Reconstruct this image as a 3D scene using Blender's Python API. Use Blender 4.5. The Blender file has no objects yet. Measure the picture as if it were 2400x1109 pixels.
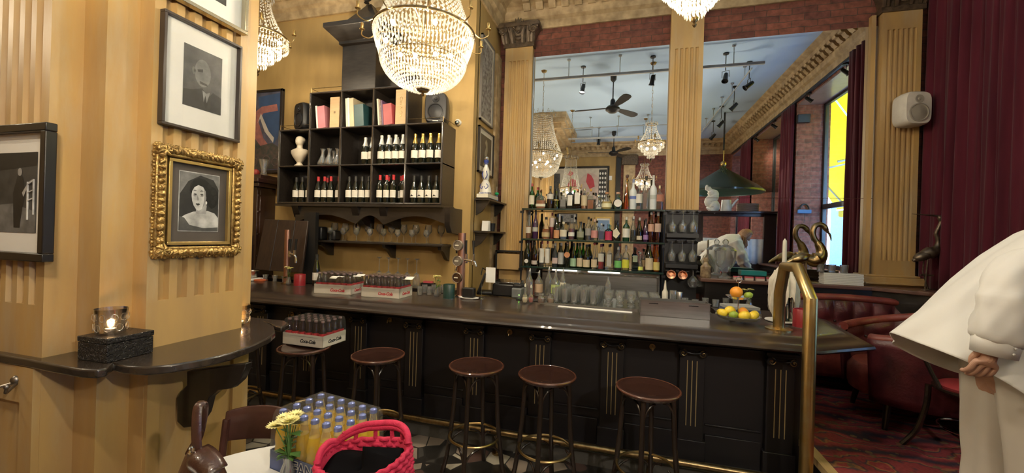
import bpy, bmesh, math, random
from mathutils import Vector, Matrix, Euler
random.seed(7)
PI = math.pi
S = bpy.context.scene
COL = S.collection
# ---------------------------------------------------------------- camera
F_PX, YAW, ROLL, EYE = 950.0, math.radians(15.64), math.atan(0.03), 1.70
fwd = Vector((-math.sin(YAW), math.cos(YAW), 0)); rgt = Vector((math.cos(YAW), math.sin(YAW), 0)); upv = Vector((0, 0, 1))
cx_ = rgt*math.cos(ROLL) + upv*math.sin(ROLL); cy_ = upv*math.cos(ROLL) - rgt*math.sin(ROLL); cz_ = -fwd
cam_d = bpy.data.cameras.new('camera'); cam = bpy.data.objects.new('camera', cam_d); COL.objects.link(cam)
cam.matrix_world = Matrix(((cx_.x, cy_.x, cz_.x, 0), (cx_.y, cy_.y, cz_.y, 0), (cx_.z, cy_.z, cz_.z, EYE), (0, 0, 0, 1)))
cam_d.sensor_width = 36; cam_d.lens = F_PX/2400*36; cam_d.clip_start = 0.05; cam_d.clip_end = 200
S.camera = cam
S.view_settings.view_transform = 'Standard'; S.view_settings.look = 'None'; S.view_settings.gamma = 1
S.view_settings.use_curve_mapping = False
S.view_settings.exposure = 0.52
S.cycles.max_bounces = 7; S.cycles.diffuse_bounces = 3; S.cycles.glossy_bounces = 4
S.cycles.transparent_max_bounces = 24; S.cycles.transmission_bounces = 4
S.cycles.caustics_reflective = False; S.cycles.caustics_refractive = False
S.cycles.sample_clamp_indirect = 4.0

def PR(px, py):
    u, v = px-1200, py-554.5
    a = u*math.cos(ROLL)+v*math.sin(ROLL); b = -u*math.sin(ROLL)+v*math.cos(ROLL)
    return fwd*F_PX + rgt*a - upv*b
def PY(px, py, y):
    r = PR(px, py); t = y/r.y; return Vector((r.x*t, y, EYE+r.z*t))
def PX(px, py, x):
    r = PR(px, py); t = x/r.x; return Vector((x, r.y*t, EYE+r.z*t))
def PZ(px, py, z):
    r = PR(px, py); t = (z-EYE)/r.z; return Vector((r.x*t, r.y*t, z))
YM = 5.15                                   # the mirror plane
def MY(px, py, yv):
    p = PY(px, py, yv); return Vector((p.x, 2*YM-p.y, p.z))
def MZ(px, py, z):
    p = PZ(px, py, z); return Vector((p.x, 2*YM-p.y, p.z))

# ---------------------------------------------------------------- world and lights
W = bpy.data.worlds.new('World'); S.world = W; W.use_nodes = True
bg = W.node_tree.nodes['Background']; bg.inputs[0].default_value = (0.36, 0.62, 1.0, 1); bg.inputs[1].default_value = 19.0
def lamp(name, kind, loc, power, col=(1, 1, 1), size=0.1, rot=None, **k):
    d = bpy.data.lights.new(name, kind); d.energy = power; d.color = col
    if kind in ('POINT', 'SPOT'): d.shadow_soft_size = size
    if kind == 'AREA': d.size = size
    if kind == 'SUN': d.angle = size
    for a, b in k.items(): setattr(d, a, b)
    o = bpy.data.objects.new(name, d); COL.objects.link(o); o.location = loc
    if rot is not None: o.rotation_euler = rot
    return o
WARM = (1.0, 0.84, 0.60)
XR = 3.0; XG = 3.45; YB = -3.3; XL = -6.2; YW = 4.25; XS = -1.68; ZC = 4.82; ZP = 0.35; XP = 1.2
lamp('sunlight', 'SUN', (8, 0, 9), 3.0, (1, 0.95, 0.85), 0.02, Euler((0, math.radians(38), math.radians(-20))))
for y0, y1 in ((1.65, 3.6), (-1.0, 1.0), (-3.1, -2.0)):    # daylight portals in the window openings
    o = lamp('window_portal', 'AREA', (XG+0.02, (y0+y1)/2, 2.8), 1, size=(y1-y0), rot=Euler((0, -PI/2, 0)), shape='RECTANGLE', size_y=1)
    o.data.size = 2.9; o.data.size_y = y1-y0
    o.rotation_euler = Euler((0, PI/2, 0)); o.data.cycles.is_portal = True

# ---------------------------------------------------------------- materials
MATS = {}
def node_mat(name):
    m = bpy.data.materials.new(name); m.use_nodes = True
    return m, m.node_tree, m.node_tree.nodes, m.node_tree.links, m.node_tree.nodes['Principled BSDF']
def mat(name, col, rough=0.5, metal=0.0, col2=None, scale=8.0, stretch=(1, 1, 1), bump=0.0, bscale=None, coat=0.0, spec=0.5, sheen=0, emit=None, alpha=None, detail=4):
    if name in MATS: return MATS[name]
    m, nt, N, L, P = node_mat(name)
    P.inputs['Base Color'].default_value = (*col, 1); P.inputs['Roughness'].default_value = rough
    P.inputs['Metallic'].default_value = metal; P.inputs['Coat Weight'].default_value = coat
    P.inputs['Specular IOR Level'].default_value = spec
    if sheen: P.inputs['Sheen Weight'].default_value = sheen
    tc = N.new('ShaderNodeTexCoord'); mp = N.new('ShaderNodeMapping'); L.new(tc.outputs['Object'], mp.inputs[0])
    mp.inputs['Scale'].default_value = stretch
    if col2 is None: col2 = tuple(c*0.82 for c in col)
    nz = N.new('ShaderNodeTexNoise'); nz.inputs['Scale'].default_value = scale; nz.inputs['Detail'].default_value = detail
    L.new(mp.outputs[0], nz.inputs['Vector'])
    cr = N.new('ShaderNodeValToRGB'); cr.color_ramp.elements[0].position = 0.32; cr.color_ramp.elements[1].position = 0.7
    cr.color_ramp.elements[0].color = (*col2, 1); cr.color_ramp.elements[1].color = (*col, 1)
    L.new(nz.outputs[0], cr.inputs[0]); L.new(cr.outputs[0], P.inputs['Base Color'])
    if bump:
        n2 = N.new('ShaderNodeTexNoise'); n2.inputs['Scale'].default_value = bscale or scale*4; n2.inputs['Detail'].default_value = 3
        L.new(mp.outputs[0], n2.inputs['Vector'])
        bp = N.new('ShaderNodeBump'); bp.inputs['Strength'].default_value = bump; bp.inputs['Distance'].default_value = 0.01
        L.new(n2.outputs[0], bp.inputs['Height']); L.new(bp.outputs[0], P.inputs['Normal'])
    if emit: P.inputs['Emission Color'].default_value = (*emit[:3], 1); P.inputs['Emission Strength'].default_value = emit[3]
    MATS[name] = m; return m
def glass(name, tint=(0.97, 0.98, 0.97), extra=0.0, rough=0.02, ior=1.45, haze=0.0):
    """thin clear glass: see-through with Fresnel gloss"""
    if name in MATS: return MATS[name]
    m, nt, N, L, P = node_mat(name); N.remove(P)
    out = N['Material Output']
    tr = N.new('ShaderNodeBsdfTransparent'); tr.inputs[0].default_value = (*tint, 1)
    gl = N.new('ShaderNodeBsdfGlossy'); gl.inputs['Roughness'].default_value = rough; gl.inputs[0].default_value = (1, 1, 1, 1)
    fr = N.new('ShaderNodeFresnel'); fr.inputs[0].default_value = ior
    ad = N.new('ShaderNodeMath'); ad.operation = 'ADD'; ad.inputs[1].default_value = extra; ad.use_clamp = True
    L.new(fr.outputs[0], ad.inputs[0])
    mx = N.new('ShaderNodeMixShader'); L.new(ad.outputs[0], mx.inputs[0]); L.new(tr.outputs[0], mx.inputs[1]); L.new(gl.outputs[0], mx.inputs[2])
    res = mx.outputs[0]
    if haze:
        df = N.new('ShaderNodeBsdfDiffuse'); df.inputs[0].default_value = (.9, .92, .92, 1); tl = N.new('ShaderNodeBsdfTranslucent'); tl.inputs[0].default_value = (.9, .92, .92, 1)
        a_ = N.new('ShaderNodeMixShader'); L.new(df.outputs[0], a_.inputs[1]); L.new(tl.outputs[0], a_.inputs[2])
        h_ = N.new('ShaderNodeMixShader'); h_.inputs[0].default_value = haze; L.new(res, h_.inputs[1]); L.new(a_.outputs[0], h_.inputs[2]); res = h_.outputs[0]
    L.new(res, out.inputs[0]); MATS[name] = m; return m
def crystal(name):
    m, nt, N, L, P = node_mat(name); out = N['Material Output']
    P.inputs['Base Color'].default_value = (0.40, 0.385, 0.35, 1); P.inputs['Roughness'].default_value = 0.12; P.inputs['Coat Weight'].default_value = 1
    tl = N.new('ShaderNodeBsdfTranslucent'); tl.inputs[0].default_value = (.40, .385, .34, 1)
    m1 = N.new('ShaderNodeMixShader'); m1.inputs[0].default_value = 0.35; L.new(P.outputs[0], m1.inputs[1]); L.new(tl.outputs[0], m1.inputs[2])
    tr = N.new('ShaderNodeBsdfTransparent')
    m2 = N.new('ShaderNodeMixShader'); m2.inputs[0].default_value = 0.45; L.new(m1.outputs[0], m2.inputs[1]); L.new(tr.outputs[0], m2.inputs[2])
    L.new(m2.outputs[0], out.inputs[0]); MATS[name] = m; return m
def brick_mat(name, plane, c1, c2, mortar, scale=1.0):
    m, nt, N, L, P = node_mat(name)
    tc = N.new('ShaderNodeTexCoord'); sp = N.new('ShaderNodeSeparateXYZ'); cb = N.new('ShaderNodeCombineXYZ')
    L.new(tc.outputs['Object'], sp.inputs[0])
    xy = N.new('ShaderNodeMath'); xy.operation = 'ADD'; L.new(sp.outputs['X'], xy.inputs[0]); L.new(sp.outputs['Y'], xy.inputs[1])
    L.new(xy.outputs[0], cb.inputs[0]); L.new(sp.outputs['Z'], cb.inputs[1])
    nz = N.new('ShaderNodeTexNoise'); nz.inputs['Scale'].default_value = 6; nz.inputs['Detail'].default_value = 4; L.new(cb.outputs[0], nz.inputs['Vector'])
    mv = N.new('ShaderNodeMix'); mv.data_type = 'VECTOR'; mv.inputs[0].default_value = 0.035
    L.new(cb.outputs[0], mv.inputs[4]); L.new(nz.outputs['Color'], mv.inputs[5])
    bk = N.new('ShaderNodeTexBrick'); bk.inputs['Scale'].default_value = 4.0*scale; bk.inputs['Mortar Size'].default_value = 0.02
    bk.inputs['Brick Width'].default_value = 0.95; bk.inputs['Row Height'].default_value = 0.29; bk.inputs['Mortar Smooth'].default_value = 0.6
    bk.inputs['Color1'].default_value = (*c1, 1); bk.inputs['Color2'].default_value = (*c2, 1); bk.inputs['Mortar'].default_value = (*mortar, 1)
    L.new(mv.outputs[1], bk.inputs['Vector'])
    n2 = N.new('ShaderNodeTexNoise'); n2.inputs['Scale'].default_value = 14; n2.inputs['Detail'].default_value = 6; L.new(cb.outputs[0], n2.inputs['Vector'])
    mc = N.new('ShaderNodeMix'); mc.data_type = 'RGBA'; mc.blend_type = 'MULTIPLY'; mc.inputs[0].default_value = 0.8
    cr = N.new('ShaderNodeValToRGB'); cr.color_ramp.elements[0].position = 0.3; cr.color_ramp.elements[0].color = (.45, .45, .47, 1); cr.color_ramp.elements[1].position = 0.65; cr.color_ramp.elements[1].color = (1.15, 1.1, 1.1, 1)
    L.new(n2.outputs[0], cr.inputs[0]); L.new(bk.outputs[0], mc.inputs[6]); L.new(cr.outputs[0], mc.inputs[7]); L.new(mc.outputs[2], P.inputs['Base Color'])
    P.inputs['Roughness'].default_value = 0.85
    ma = N.new('ShaderNodeMath'); ma.operation = 'SUBTRACT'; L.new(n2.outputs[0], ma.inputs[0]); L.new(bk.outputs['Fac'], ma.inputs[1])
    bp = N.new('ShaderNodeBump'); bp.inputs['Strength'].default_value = 0.6; bp.inputs['Distance'].default_value = 0.012
    L.new(ma.outputs[0], bp.inputs['Height']); L.new(bp.outputs[0], P.inputs['Normal'])
    MATS[name] = m; return m
def mosaic_mat():
    m, nt, N, L, P = node_mat('mosaic')
    tc = N.new('ShaderNodeTexCoord')
    v = N.new('ShaderNodeTexVoronoi'); v.inputs['Scale'].default_value = 7; L.new(tc.outputs['Object'], v.inputs['Vector'])
    sp = N.new('ShaderNodeSeparateColor'); L.new(v.outputs['Color'], sp.inputs[0])
    cr = N.new('ShaderNodeValToRGB'); cr.color_ramp.interpolation = 'CONSTANT'
    E = cr.color_ramp.elements; E[0].color = (.02, .018, .016, 1); E[1].position = .45; E[1].color = (.10, .06, .05, 1)
    for p_, c_ in ((.6, (.42, .38, .30)), (.72, (.06, .055, .05)), (.85, (.30, .24, .19))):
        e = E.new(p_); e.color = (*c_, 1)
    L.new(sp.outputs[0], cr.inputs[0])
    v2 = N.new('ShaderNodeTexVoronoi'); v2.feature = 'DISTANCE_TO_EDGE'; v2.inputs['Scale'].default_value = 7; L.new(tc.outputs['Object'], v2.inputs['Vector'])
    lt = N.new('ShaderNodeMath'); lt.operation = 'GREATER_THAN'; lt.inputs[1].default_value = 0.035; L.new(v2.outputs[0], lt.inputs[0])
    mx = N.new('ShaderNodeMix'); mx.data_type = 'RGBA'; L.new(lt.outputs[0], mx.inputs[0]); mx.inputs[6].default_value = (.03, .027, .025, 1); L.new(cr.outputs[0], mx.inputs[7])
    L.new(mx.outputs[2], P.inputs['Base Color']); P.inputs['Roughness'].default_value = 0.3
    MATS['mosaic'] = m; return m
def carpet_mat():
    m, nt, N, L, P = node_mat('carpet')
    tc = N.new('ShaderNodeTexCoord')
    wv = N.new('ShaderNodeTexWave'); wv.wave_type = 'RINGS'; wv.inputs['Scale'].default_value = 1.3; wv.inputs['Distortion'].default_value = 5; wv.inputs['Detail'].default_value = 3; wv.inputs['Detail Scale'].default_value = 2.5
    mp = N.new('ShaderNodeMapping'); mp.inputs['Location'].default_value = (-1.8, -2.9, 0); L.new(tc.outputs['Object'], mp.inputs[0]); L.new(mp.outputs[0], wv.inputs['Vector'])
    cr = N.new('ShaderNodeValToRGB'); E = cr.color_ramp.elements; E[0].color = (.05, .035, .06, 1); E[1].position = .25; E[1].color = (.25, .035, .045, 1)
    for p_, c_ in ((.55, (.42, .06, .07)), (.70, (.40, .05, .06)), (.8, (.45, .20, .08)), (.88, (.07, .05, .08)), (.95, (.35, .05, .06))):
        e = E.new(p_); e.color = (*c_, 1)
    L.new(wv.outputs[0], cr.inputs[0])
    vo = N.new('ShaderNodeTexVoronoi'); vo.inputs['Scale'].default_value = 11; L.new(tc.outputs['Object'], vo.inputs['Vector'])
    lt = N.new('ShaderNodeMath'); lt.operation = 'LESS_THAN'; lt.inputs[1].default_value = 0.22; L.new(vo.outputs[0], lt.inputs[0])
    mx = N.new('ShaderNodeMix'); mx.data_type = 'RGBA'; L.new(lt.outputs[0], mx.inputs[0]); L.new(cr.outputs[0], mx.inputs[6]); mx.inputs[7].default_value = (.22, .13, .07, 1)
    nz = N.new('ShaderNodeTexNoise'); nz.inputs['Scale'].default_value = 60; L.new(tc.outputs['Object'], nz.inputs['Vector'])
    mm = N.new('ShaderNodeMix'); mm.data_type = 'RGBA'; mm.blend_type = 'MULTIPLY'; mm.inputs[0].default_value = .6; L.new(mx.outputs[2], mm.inputs[6]); L.new(nz.outputs[0], mm.inputs[7])
    L.new(mm.outputs[2], P.inputs['Base Color']); P.inputs['Roughness'].default_value = 1
    MATS['carpet'] = m; return m
OCHRE = mat('ochre plaster', (.50, .335, .125), .5, col2=(.36, .235, .085), scale=2.4, stretch=(1.6, 1.6, .55), bump=.08, bscale=26, coat=.08)
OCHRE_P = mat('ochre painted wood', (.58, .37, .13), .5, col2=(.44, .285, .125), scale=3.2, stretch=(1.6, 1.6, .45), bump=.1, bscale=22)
_nt = OCHRE_P.node_tree; _P = _nt.nodes['Principled BSDF']; _src = _P.inputs['Base Color'].links[0].from_socket      # paler yellow-grey patches mixed over the ochre at random
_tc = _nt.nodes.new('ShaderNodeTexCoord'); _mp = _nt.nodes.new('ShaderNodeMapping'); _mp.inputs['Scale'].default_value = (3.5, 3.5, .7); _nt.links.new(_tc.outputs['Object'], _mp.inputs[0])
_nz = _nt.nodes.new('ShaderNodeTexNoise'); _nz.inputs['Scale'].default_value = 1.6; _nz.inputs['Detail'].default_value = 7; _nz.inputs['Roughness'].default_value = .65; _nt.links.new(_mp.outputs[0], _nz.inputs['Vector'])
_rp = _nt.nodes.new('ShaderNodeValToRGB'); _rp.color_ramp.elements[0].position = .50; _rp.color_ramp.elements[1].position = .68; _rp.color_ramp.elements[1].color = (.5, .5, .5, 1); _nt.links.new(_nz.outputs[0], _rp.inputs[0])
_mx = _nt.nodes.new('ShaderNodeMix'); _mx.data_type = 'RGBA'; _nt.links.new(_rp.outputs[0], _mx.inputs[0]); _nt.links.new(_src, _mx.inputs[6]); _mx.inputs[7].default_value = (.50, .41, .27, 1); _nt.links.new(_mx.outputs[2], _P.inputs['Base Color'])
CORN = mat('aged cream plaster', (.56, .42, .24), .6, col2=(.30, .21, .11), scale=9, bump=.25)
BRONZE = mat('bronzed plaster', (.17, .12, .075), .42, metal=.35, col2=(.07, .05, .035), scale=22, bump=.3)
DARK = mat('black stained wood', (.018, .014, .013), .28, col2=(.010, .008, .008), scale=12, stretch=(1, 8, 8), coat=.25)
DARKV = mat('black painted panel', (.012, .010, .012), .45, scale=6)
COUNTER = mat('worn dark counter wood', (.048, .033, .025), .30, col2=(.022, .015, .012), scale=7, stretch=(.35, 5, 5), coat=.3)
SHELFB = mat('black cabinet wood', (.028, .022, .018), .35, col2=(.014, .011, .009), scale=9, stretch=(1, 5, 5), coat=.2)
BRASS = mat('brass', (.52, .40, .20), .33, metal=1, col2=(.50, .34, .13), scale=14)
BRASSD = mat('dark brass', (.42, .30, .14), .32, metal=1, col2=(.20, .14, .07), scale=30)
GOLDLINE = mat('gold paint', (.55, .43, .22), .4, metal=.5)
GILT = mat('gilded wood', (.62, .42, .15), .34, metal=.75, col2=(.28, .17, .06), scale=26, bump=.4)
COPPER = mat('copper', (.80, .38, .22), .2, metal=1, col2=(.6, .26, .15), scale=10)
COPPERD = mat('brushed copper', (.62, .35, .26), .35, metal=1, col2=(.45, .24, .18), scale=10, stretch=(1, 1, .2))
STEEL = mat('brushed steel', (.55, .55, .54), .28, metal=1, col2=(.42, .42, .41), scale=12, stretch=(.3, 4, 4))
CHROME = mat('chrome', (.8, .8, .82), .08, metal=1, col2=(.75, .75, .77))
WHITE = mat('white paper', (.80, .79, .76), .7, col2=(.76, .75, .72))
CREAM = mat('cream paper', (.72, .68, .57), .7, col2=(.66, .61, .5))
CARD = mat('off-white cardboard', (.72, .67, .58), .7, col2=(.66, .61, .52))
BLACK = mat('black plastic', (.012, .012, .013), .4)
BLACKM = mat('black metal', (.015, .015, .017), .35, metal=.4)
BENT = mat('dark bentwood', (.030, .018, .014), .25, col2=(.015, .010, .008), coat=.4)
SEATW = mat('polished dark seat wood', (.045, .020, .015), .22, col2=(.035, .015, .011), scale=8, stretch=(1, 4, 1), coat=.6)
RIMW = mat('reddish rim wood', (.11, .042, .026), .25, coat=.5)
LEATHER = mat('oxblood leather', (.12, .022, .028), .35, col2=(.055, .012, .018), scale=9, bump=.25, bscale=60, coat=.25)
LEATHERW = mat('lighter red leather', (.26, .06, .045), .4, col2=(.16, .03, .025), scale=14, bump=.2, bscale=60, coat=.2)  # lighter, redder leather for rims and seat cushions
VELVET = mat('burgundy velvet', (.105, .014, .026), .9, col2=(.06, .008, .016), scale=4, stretch=(3, 3, .25), sheen=.15, spec=.2)
VELVETM = VELVET
CEIL = mat('daylight-blue ceiling', (.52, .70, .94), .7, col2=(.50, .68, .92), scale=1)  # blue cast of the daylight is put into the ceiling colour
CLEAR = glass('clear glass', (.97, .98, .975), .03, ior=1.3, haze=.07)
CUT = glass('cut glass', (.94, .95, .95), .16, .05, 1.25, .11)
GREENG = glass('green glass', (.10, .45, .14), .06)
OLIVEG = glass('olive glass', (.18, .22, .06), .06)
BLUEG = glass('pale blue glass', (.62, .85, .88), .05)
TEALG = glass('teal glass', (.05, .30, .30), .06)
AMBERG = glass('amber glass', (.85, .45, .08), .06)
FROST = mat('frosted glass', (.70, .74, .76), .35, col2=(.6, .64, .66), coat=.5)
DGLASS = mat('dark bottle glass', (.010, .012, .008), .06, coat=.6)
CRYST = crystal('chandelier crystal')
BULB = mat('lit bulb', (1, 1, 1), .5, emit=(1, .86, .62, 30))
MIRROR = mat('mirror silver', (.90, .91, .90), .0, metal=1, col2=(.90, .91, .90))
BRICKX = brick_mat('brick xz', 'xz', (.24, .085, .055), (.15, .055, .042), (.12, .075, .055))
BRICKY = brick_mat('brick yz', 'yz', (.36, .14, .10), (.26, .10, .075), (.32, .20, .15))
MOSAIC = mosaic_mat(); CARPET = carpet_mat()
def colmat(c, rough=.5, **k):
    return mat('paint %02d %02d %02d' % tuple(int(x*99) for x in c) + (' m' if rough < .3 else ''), c, rough, **k)

# ---------------------------------------------------------------- mesh building
class MB:
    def __init__(s): s.bm = bmesh.new(); s.M = Matrix.Identity(4)
    def v(s, p): return s.bm.verts.new(s.M @ Vector(p))
    def f(s, vs):
        try: return s.bm.faces.new(vs)
        except ValueError: return None
    def box(s, x0, x1, y0, y1, z0, z1, M=None):
        q = [Vector((x, y, z)) for z in (z0, z1) for y in (y0, y1) for x in (x0, x1)]
        if M is not None: q = [M @ p for p in q]
        a = [s.v(p) for p in q]
        for i in ((0, 2, 3, 1), (4, 5, 7, 6), (0, 1, 5, 4), (2, 6, 7, 3), (0, 4, 6, 2), (1, 3, 7, 5)): s.f([a[k] for k in i])
        return s
    def cbox(s, c, d, M=None):
        T = Matrix.Translation(c) @ (M.to_4x4() if M is not None else Matrix.Identity(4))
        return s.box(-d[0]/2, d[0]/2, -d[1]/2, d[1]/2, -d[2]/2, d[2]/2, T)
    def quad(s, a, b, c, d): s.f([s.v(p) for p in (a, b, c, d)]); return s
    def ring(s, c, ax, ay, r, n, ph=0):
        return [s.v(c + ax*(r*math.cos(ph+2*PI*i/n)) + ay*(r*math.sin(ph+2*PI*i/n))) for i in range(n)]
    def skin(s, rings, closed=False, cap=True):
        n = len(rings[0]); m = len(rings)
        for k in range(m if closed else m-1):
            A, B = rings[k], rings[(k+1) % m]
            for i in range(n): s.f([A[i], A[(i+1) % n], B[(i+1) % n], B[i]])
        if cap and not closed: s.f(rings[0][::-1]); s.f(rings[-1])
        return s
    def cyl(s, a, b, r, r2=None, n=16, cap=True):
        a, b = Vector(a), Vector(b); r2 = r if r2 is None else r2
        d = (b-a).normalized(); ax = d.orthogonal().normalized(); ay = d.cross(ax)
        return s.skin([s.ring(a, ax, ay, r, n), s.ring(b, ax, ay, r2, n)], cap=cap)
    def lathe(s, prof, c=(0, 0, 0), n=24, sx=1, sy=1, cap=True):
        c = Vector(c); R = []
        for r, z in prof: R.append([s.v((c.x+sx*r*math.cos(2*PI*i/n), c.y+sy*r*math.sin(2*PI*i/n), c.z+z)) for i in range(n)])
        return s.skin(R, cap=cap)
    def tube(s, pts, r, n=10, closed=False, cap=True, flat=1.0):
        pts = [Vector(p) for p in pts]; m = len(pts); R = []; prev = None
        for i, p in enumerate(pts):
            a = pts[(i-1) % m] if (closed or i > 0) else p; b = pts[(i+1) % m] if (closed or i < m-1) else p
            d = (b-a).normalized()
            if prev is None: ax = d.orthogonal().normalized()
            else:
                ax = prev - d*prev.dot(d)
                ax = ax.normalized() if ax.length > 1e-6 else d.orthogonal().normalized()
            prev = ax; ay = d.cross(ax); rr = r[i] if isinstance(r, (list, tuple)) else r
            R.append([s.v(p + ax*(rr*math.cos(2*PI*k/n)) + ay*(rr*flat*math.sin(2*PI*k/n))) for k in range(n)])
        return s.skin(R, closed=closed, cap=cap)
    def sphere(s, c, r, n=16, m=10, sc=(1, 1, 1), M=None):
        c = Vector(c); R = []
        for j in range(m+1):
            t = PI*j/m; rr = max(math.sin(t), 1e-3)*r
            ring = []
            for i in range(n):
                p = Vector((rr*math.cos(2*PI*i/n)*sc[0], rr*math.sin(2*PI*i/n)*sc[1], -math.cos(t)*r*sc[2]))
                if M is not None: p = M @ p
                ring.append(s.v(c+p))
            R.append(ring)
        return s.skin(R)
    def octa(s, c, r, h, h2=None):
        c = Vector(c); h2 = h if h2 is None else h2; t = s.v(c+Vector((0, 0, h))); b = s.v(c-Vector((0, 0, h2)))
        q = [s.v(c+Vector((r*math.cos(PI/2*i), r*math.sin(PI/2*i), 0))) for i in range(4)]
        for i in range(4): s.f([q[i], q[(i+1) % 4], t]); s.f([q[(i+1) % 4], q[i], b])
        return s
    def prism(s, poly, f0, f1):
        """poly: 2D points; f0/f1 map a 2D point to 3D on the two faces"""
        A = [s.v(f0(*p)) for p in poly]; B = [s.v(f1(*p)) for p in poly]; n = len(poly)
        s.f(A[::-1]); s.f(B)
        for i in range(n): s.f([A[i], A[(i+1) % n], B[(i+1) % n], B[i]])
        return s
    def ex(s, poly, axis, a, b):
        m = {'x': lambda t: (lambda p, q: (t, p, q)), 'y': lambda t: (lambda p, q: (p, t, q)), 'z': lambda t: (lambda p, q: (p, q, t))}[axis]
        return s.prism(poly, m(a), m(b))
    def grid(s, fn, nu, nv, cu=False):
        V = [[s.v(fn(i/nu, j/nv)) for j in range(nv+1)] for i in range(nu if cu else nu+1)]
        for i in range(nu):
            for j in range(nv): s.f([V[i][j], V[(i+1) % len(V)][j], V[(i+1) % len(V)][j+1], V[i][j+1]])
        return s
    def build(s, name, m, parent=None, smooth=None, bevel=0, sub=0, solid=0, kind=None, label=None, world=False, loc=None, stuff=False):
        bmesh.ops.recalc_face_normals(s.bm, faces=s.bm.faces[:])
        me = bpy.data.meshes.new(name); s.bm.to_mesh(me); s.bm.free()
        me.materials.append(m)
        o = bpy.data.objects.new(name, me); COL.objects.link(o)
        if smooth is None or smooth:
            me.polygons.foreach_set('use_smooth', [True]*len(me.polygons))
            try: me.set_sharp_from_angle(angle=math.radians(38 if smooth is None else 75))
            except Exception: pass
        if loc is not None: o.location = loc
        if parent is not None:
            o.parent = parent
            if world: o.matrix_parent_inverse = Matrix.LocRotScale(parent.location, parent.rotation_euler, parent.scale).inverted()
        if solid: md = o.modifiers.new('solid', 'SOLIDIFY'); md.thickness = solid; md.offset = 0
        if bevel: md = o.modifiers.new('bevel', 'BEVEL'); md.width = bevel; md.segments = 2; md.limit_method = 'ANGLE'; md.angle_limit = math.radians(40)
        if sub: md = o.modifiers.new('sub', 'SUBSURF'); md.levels = sub; md.render_levels = sub
        if kind: o['kind'] = kind
        if stuff: o['kind'] = 'stuff'
        if label: o['label'] = label
        return o
def thing(name, label, cat, loc=(0, 0, 0), rz=0.0, group=None):
    o = bpy.data.objects.new(name, None); COL.objects.link(o); o.empty_display_size = .05
    o.location = loc; o.rotation_euler = (0, 0, rz); o['label'] = label; o['category'] = cat
    if group: o['group'] = group
    return o
def tag(o, label, cat, group=None):
    o['label'] = label; o['category'] = cat
    if group: o['group'] = group
    return o
def struct(o): o['kind'] = 'structure'; return o
KIDS = {}
def copy_thing(root, loc, rz=None, label=None, group=None, scale=None):
    def cp(o, par):
        c = o.copy(); COL.objects.link(c)
        if par is not None: c.parent = par
        for ch in list(o.children): cp(ch, c)
        return c
    r = cp(root, None); r.location = loc
    if rz is not None: r.rotation_euler = (0, 0, rz)
    if scale: r.scale = (scale,)*3
    if label: r['label'] = label
    if group: r['group'] = group
    return r
def text(s, size, loc, rot, m, parent=None, world=False, shear=0.0, ext=.0006, name='lettering', sx=1.0, align='CENTER', bold=0.0):
    c = bpy.data.curves.new(name, 'FONT'); c.body = s; c.size = size; c.align_x = align; c.align_y = 'CENTER'; c.extrude = ext; c.shear = shear; c.offset = bold
    c.resolution_u = 3; q = bpy.data.objects.new(name, c); COL.objects.link(q); bpy.context.view_layer.update()
    me = bpy.data.meshes.new_from_object(q.evaluated_get(bpy.context.evaluated_depsgraph_get())); bpy.data.objects.remove(q); bpy.data.curves.remove(c)
    me.materials.clear(); me.materials.append(m)
    o = bpy.data.objects.new(name, me); COL.objects.link(o); o.location = loc; o.rotation_euler = rot; o.scale = (sx, 1, 1)
    if parent is not None:
        o.parent = parent
        if world: o.matrix_parent_inverse = Matrix.LocRotScale(parent.location, parent.rotation_euler, parent.scale).inverted()
    return o
ORD = ['first', 'second', 'third', 'fourth', 'fifth', 'sixth', 'seventh', 'eighth', 'ninth', 'tenth', 'eleventh', 'twelfth', 'thirteenth', 'fourteenth', 'fifteenth', 'sixteenth', 'seventeenth', 'eighteenth', 'nineteenth', 'twentieth', 'twenty-first', 'twenty-second', 'twenty-third', 'twenty-fourth', 'twenty-fifth', 'twenty-sixth']
def lerp(a, b, t): return a+(b-a)*t
def smoothpath(pts, k=6):
    P = [Vector(p) for p in pts]; out = []
    for i in range(len(P)-1):
        p0 = P[max(i-1, 0)]; p1 = P[i]; p2 = P[i+1]; p3 = P[min(i+2, len(P)-1)]
        for j in range(k):
            t = j/k
            out.append(.5*((2*p1)+(p2-p0)*t+(2*p0-5*p1+4*p2-p3)*t*t+(3*p1-p0-3*p2+p3)*t**3))
    out.append(P[-1]); return out
# ---------------------------------------------------------------- the room
struct(MB().box(XL, XR+.6, YB-.1, YM+.1, -.12, 0).build('floor', MOSAIC))
b = MB(); b.box(XP, XR+.0, YB, YM, 0, ZP-.012); struct(b.build('floor_platform', DARK))
struct(MB().box(XP+.05, XR, YB, YM, ZP-.012, ZP).build('floor_carpet', CARPET))
OAK = mat('pale oak nosing', (.55, .38, .18), .45, col2=(.45, .3, .14), scale=8, stretch=(6, .5, 6))
struct(MB().box(XP-.005, XP+.055, YB, YM-1.9, ZP-.04, ZP+.006).build('trim_1', OAK))
struct(MB().box(XL, XR+.6, YB-.1, YM+.1, ZC, ZC+.1).build('ceiling', CEIL))
struct(MB().box(XL, XS, YW, YW+.12, 0, ZC).build('wall_back_left', OCHRE))
struct(MB().box(XS-.12, XS, YW+.1, YM+.1, 0, ZC).build('wall_alcove', OCHRE))
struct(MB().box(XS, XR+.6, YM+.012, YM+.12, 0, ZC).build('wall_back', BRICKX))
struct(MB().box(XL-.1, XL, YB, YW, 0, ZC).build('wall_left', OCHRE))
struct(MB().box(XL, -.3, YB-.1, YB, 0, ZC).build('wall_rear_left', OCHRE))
struct(MB().box(-.3, XR+.6, YB-.1, YB, 0, ZC).build('wall_rear_right', BRICKX))
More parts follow.
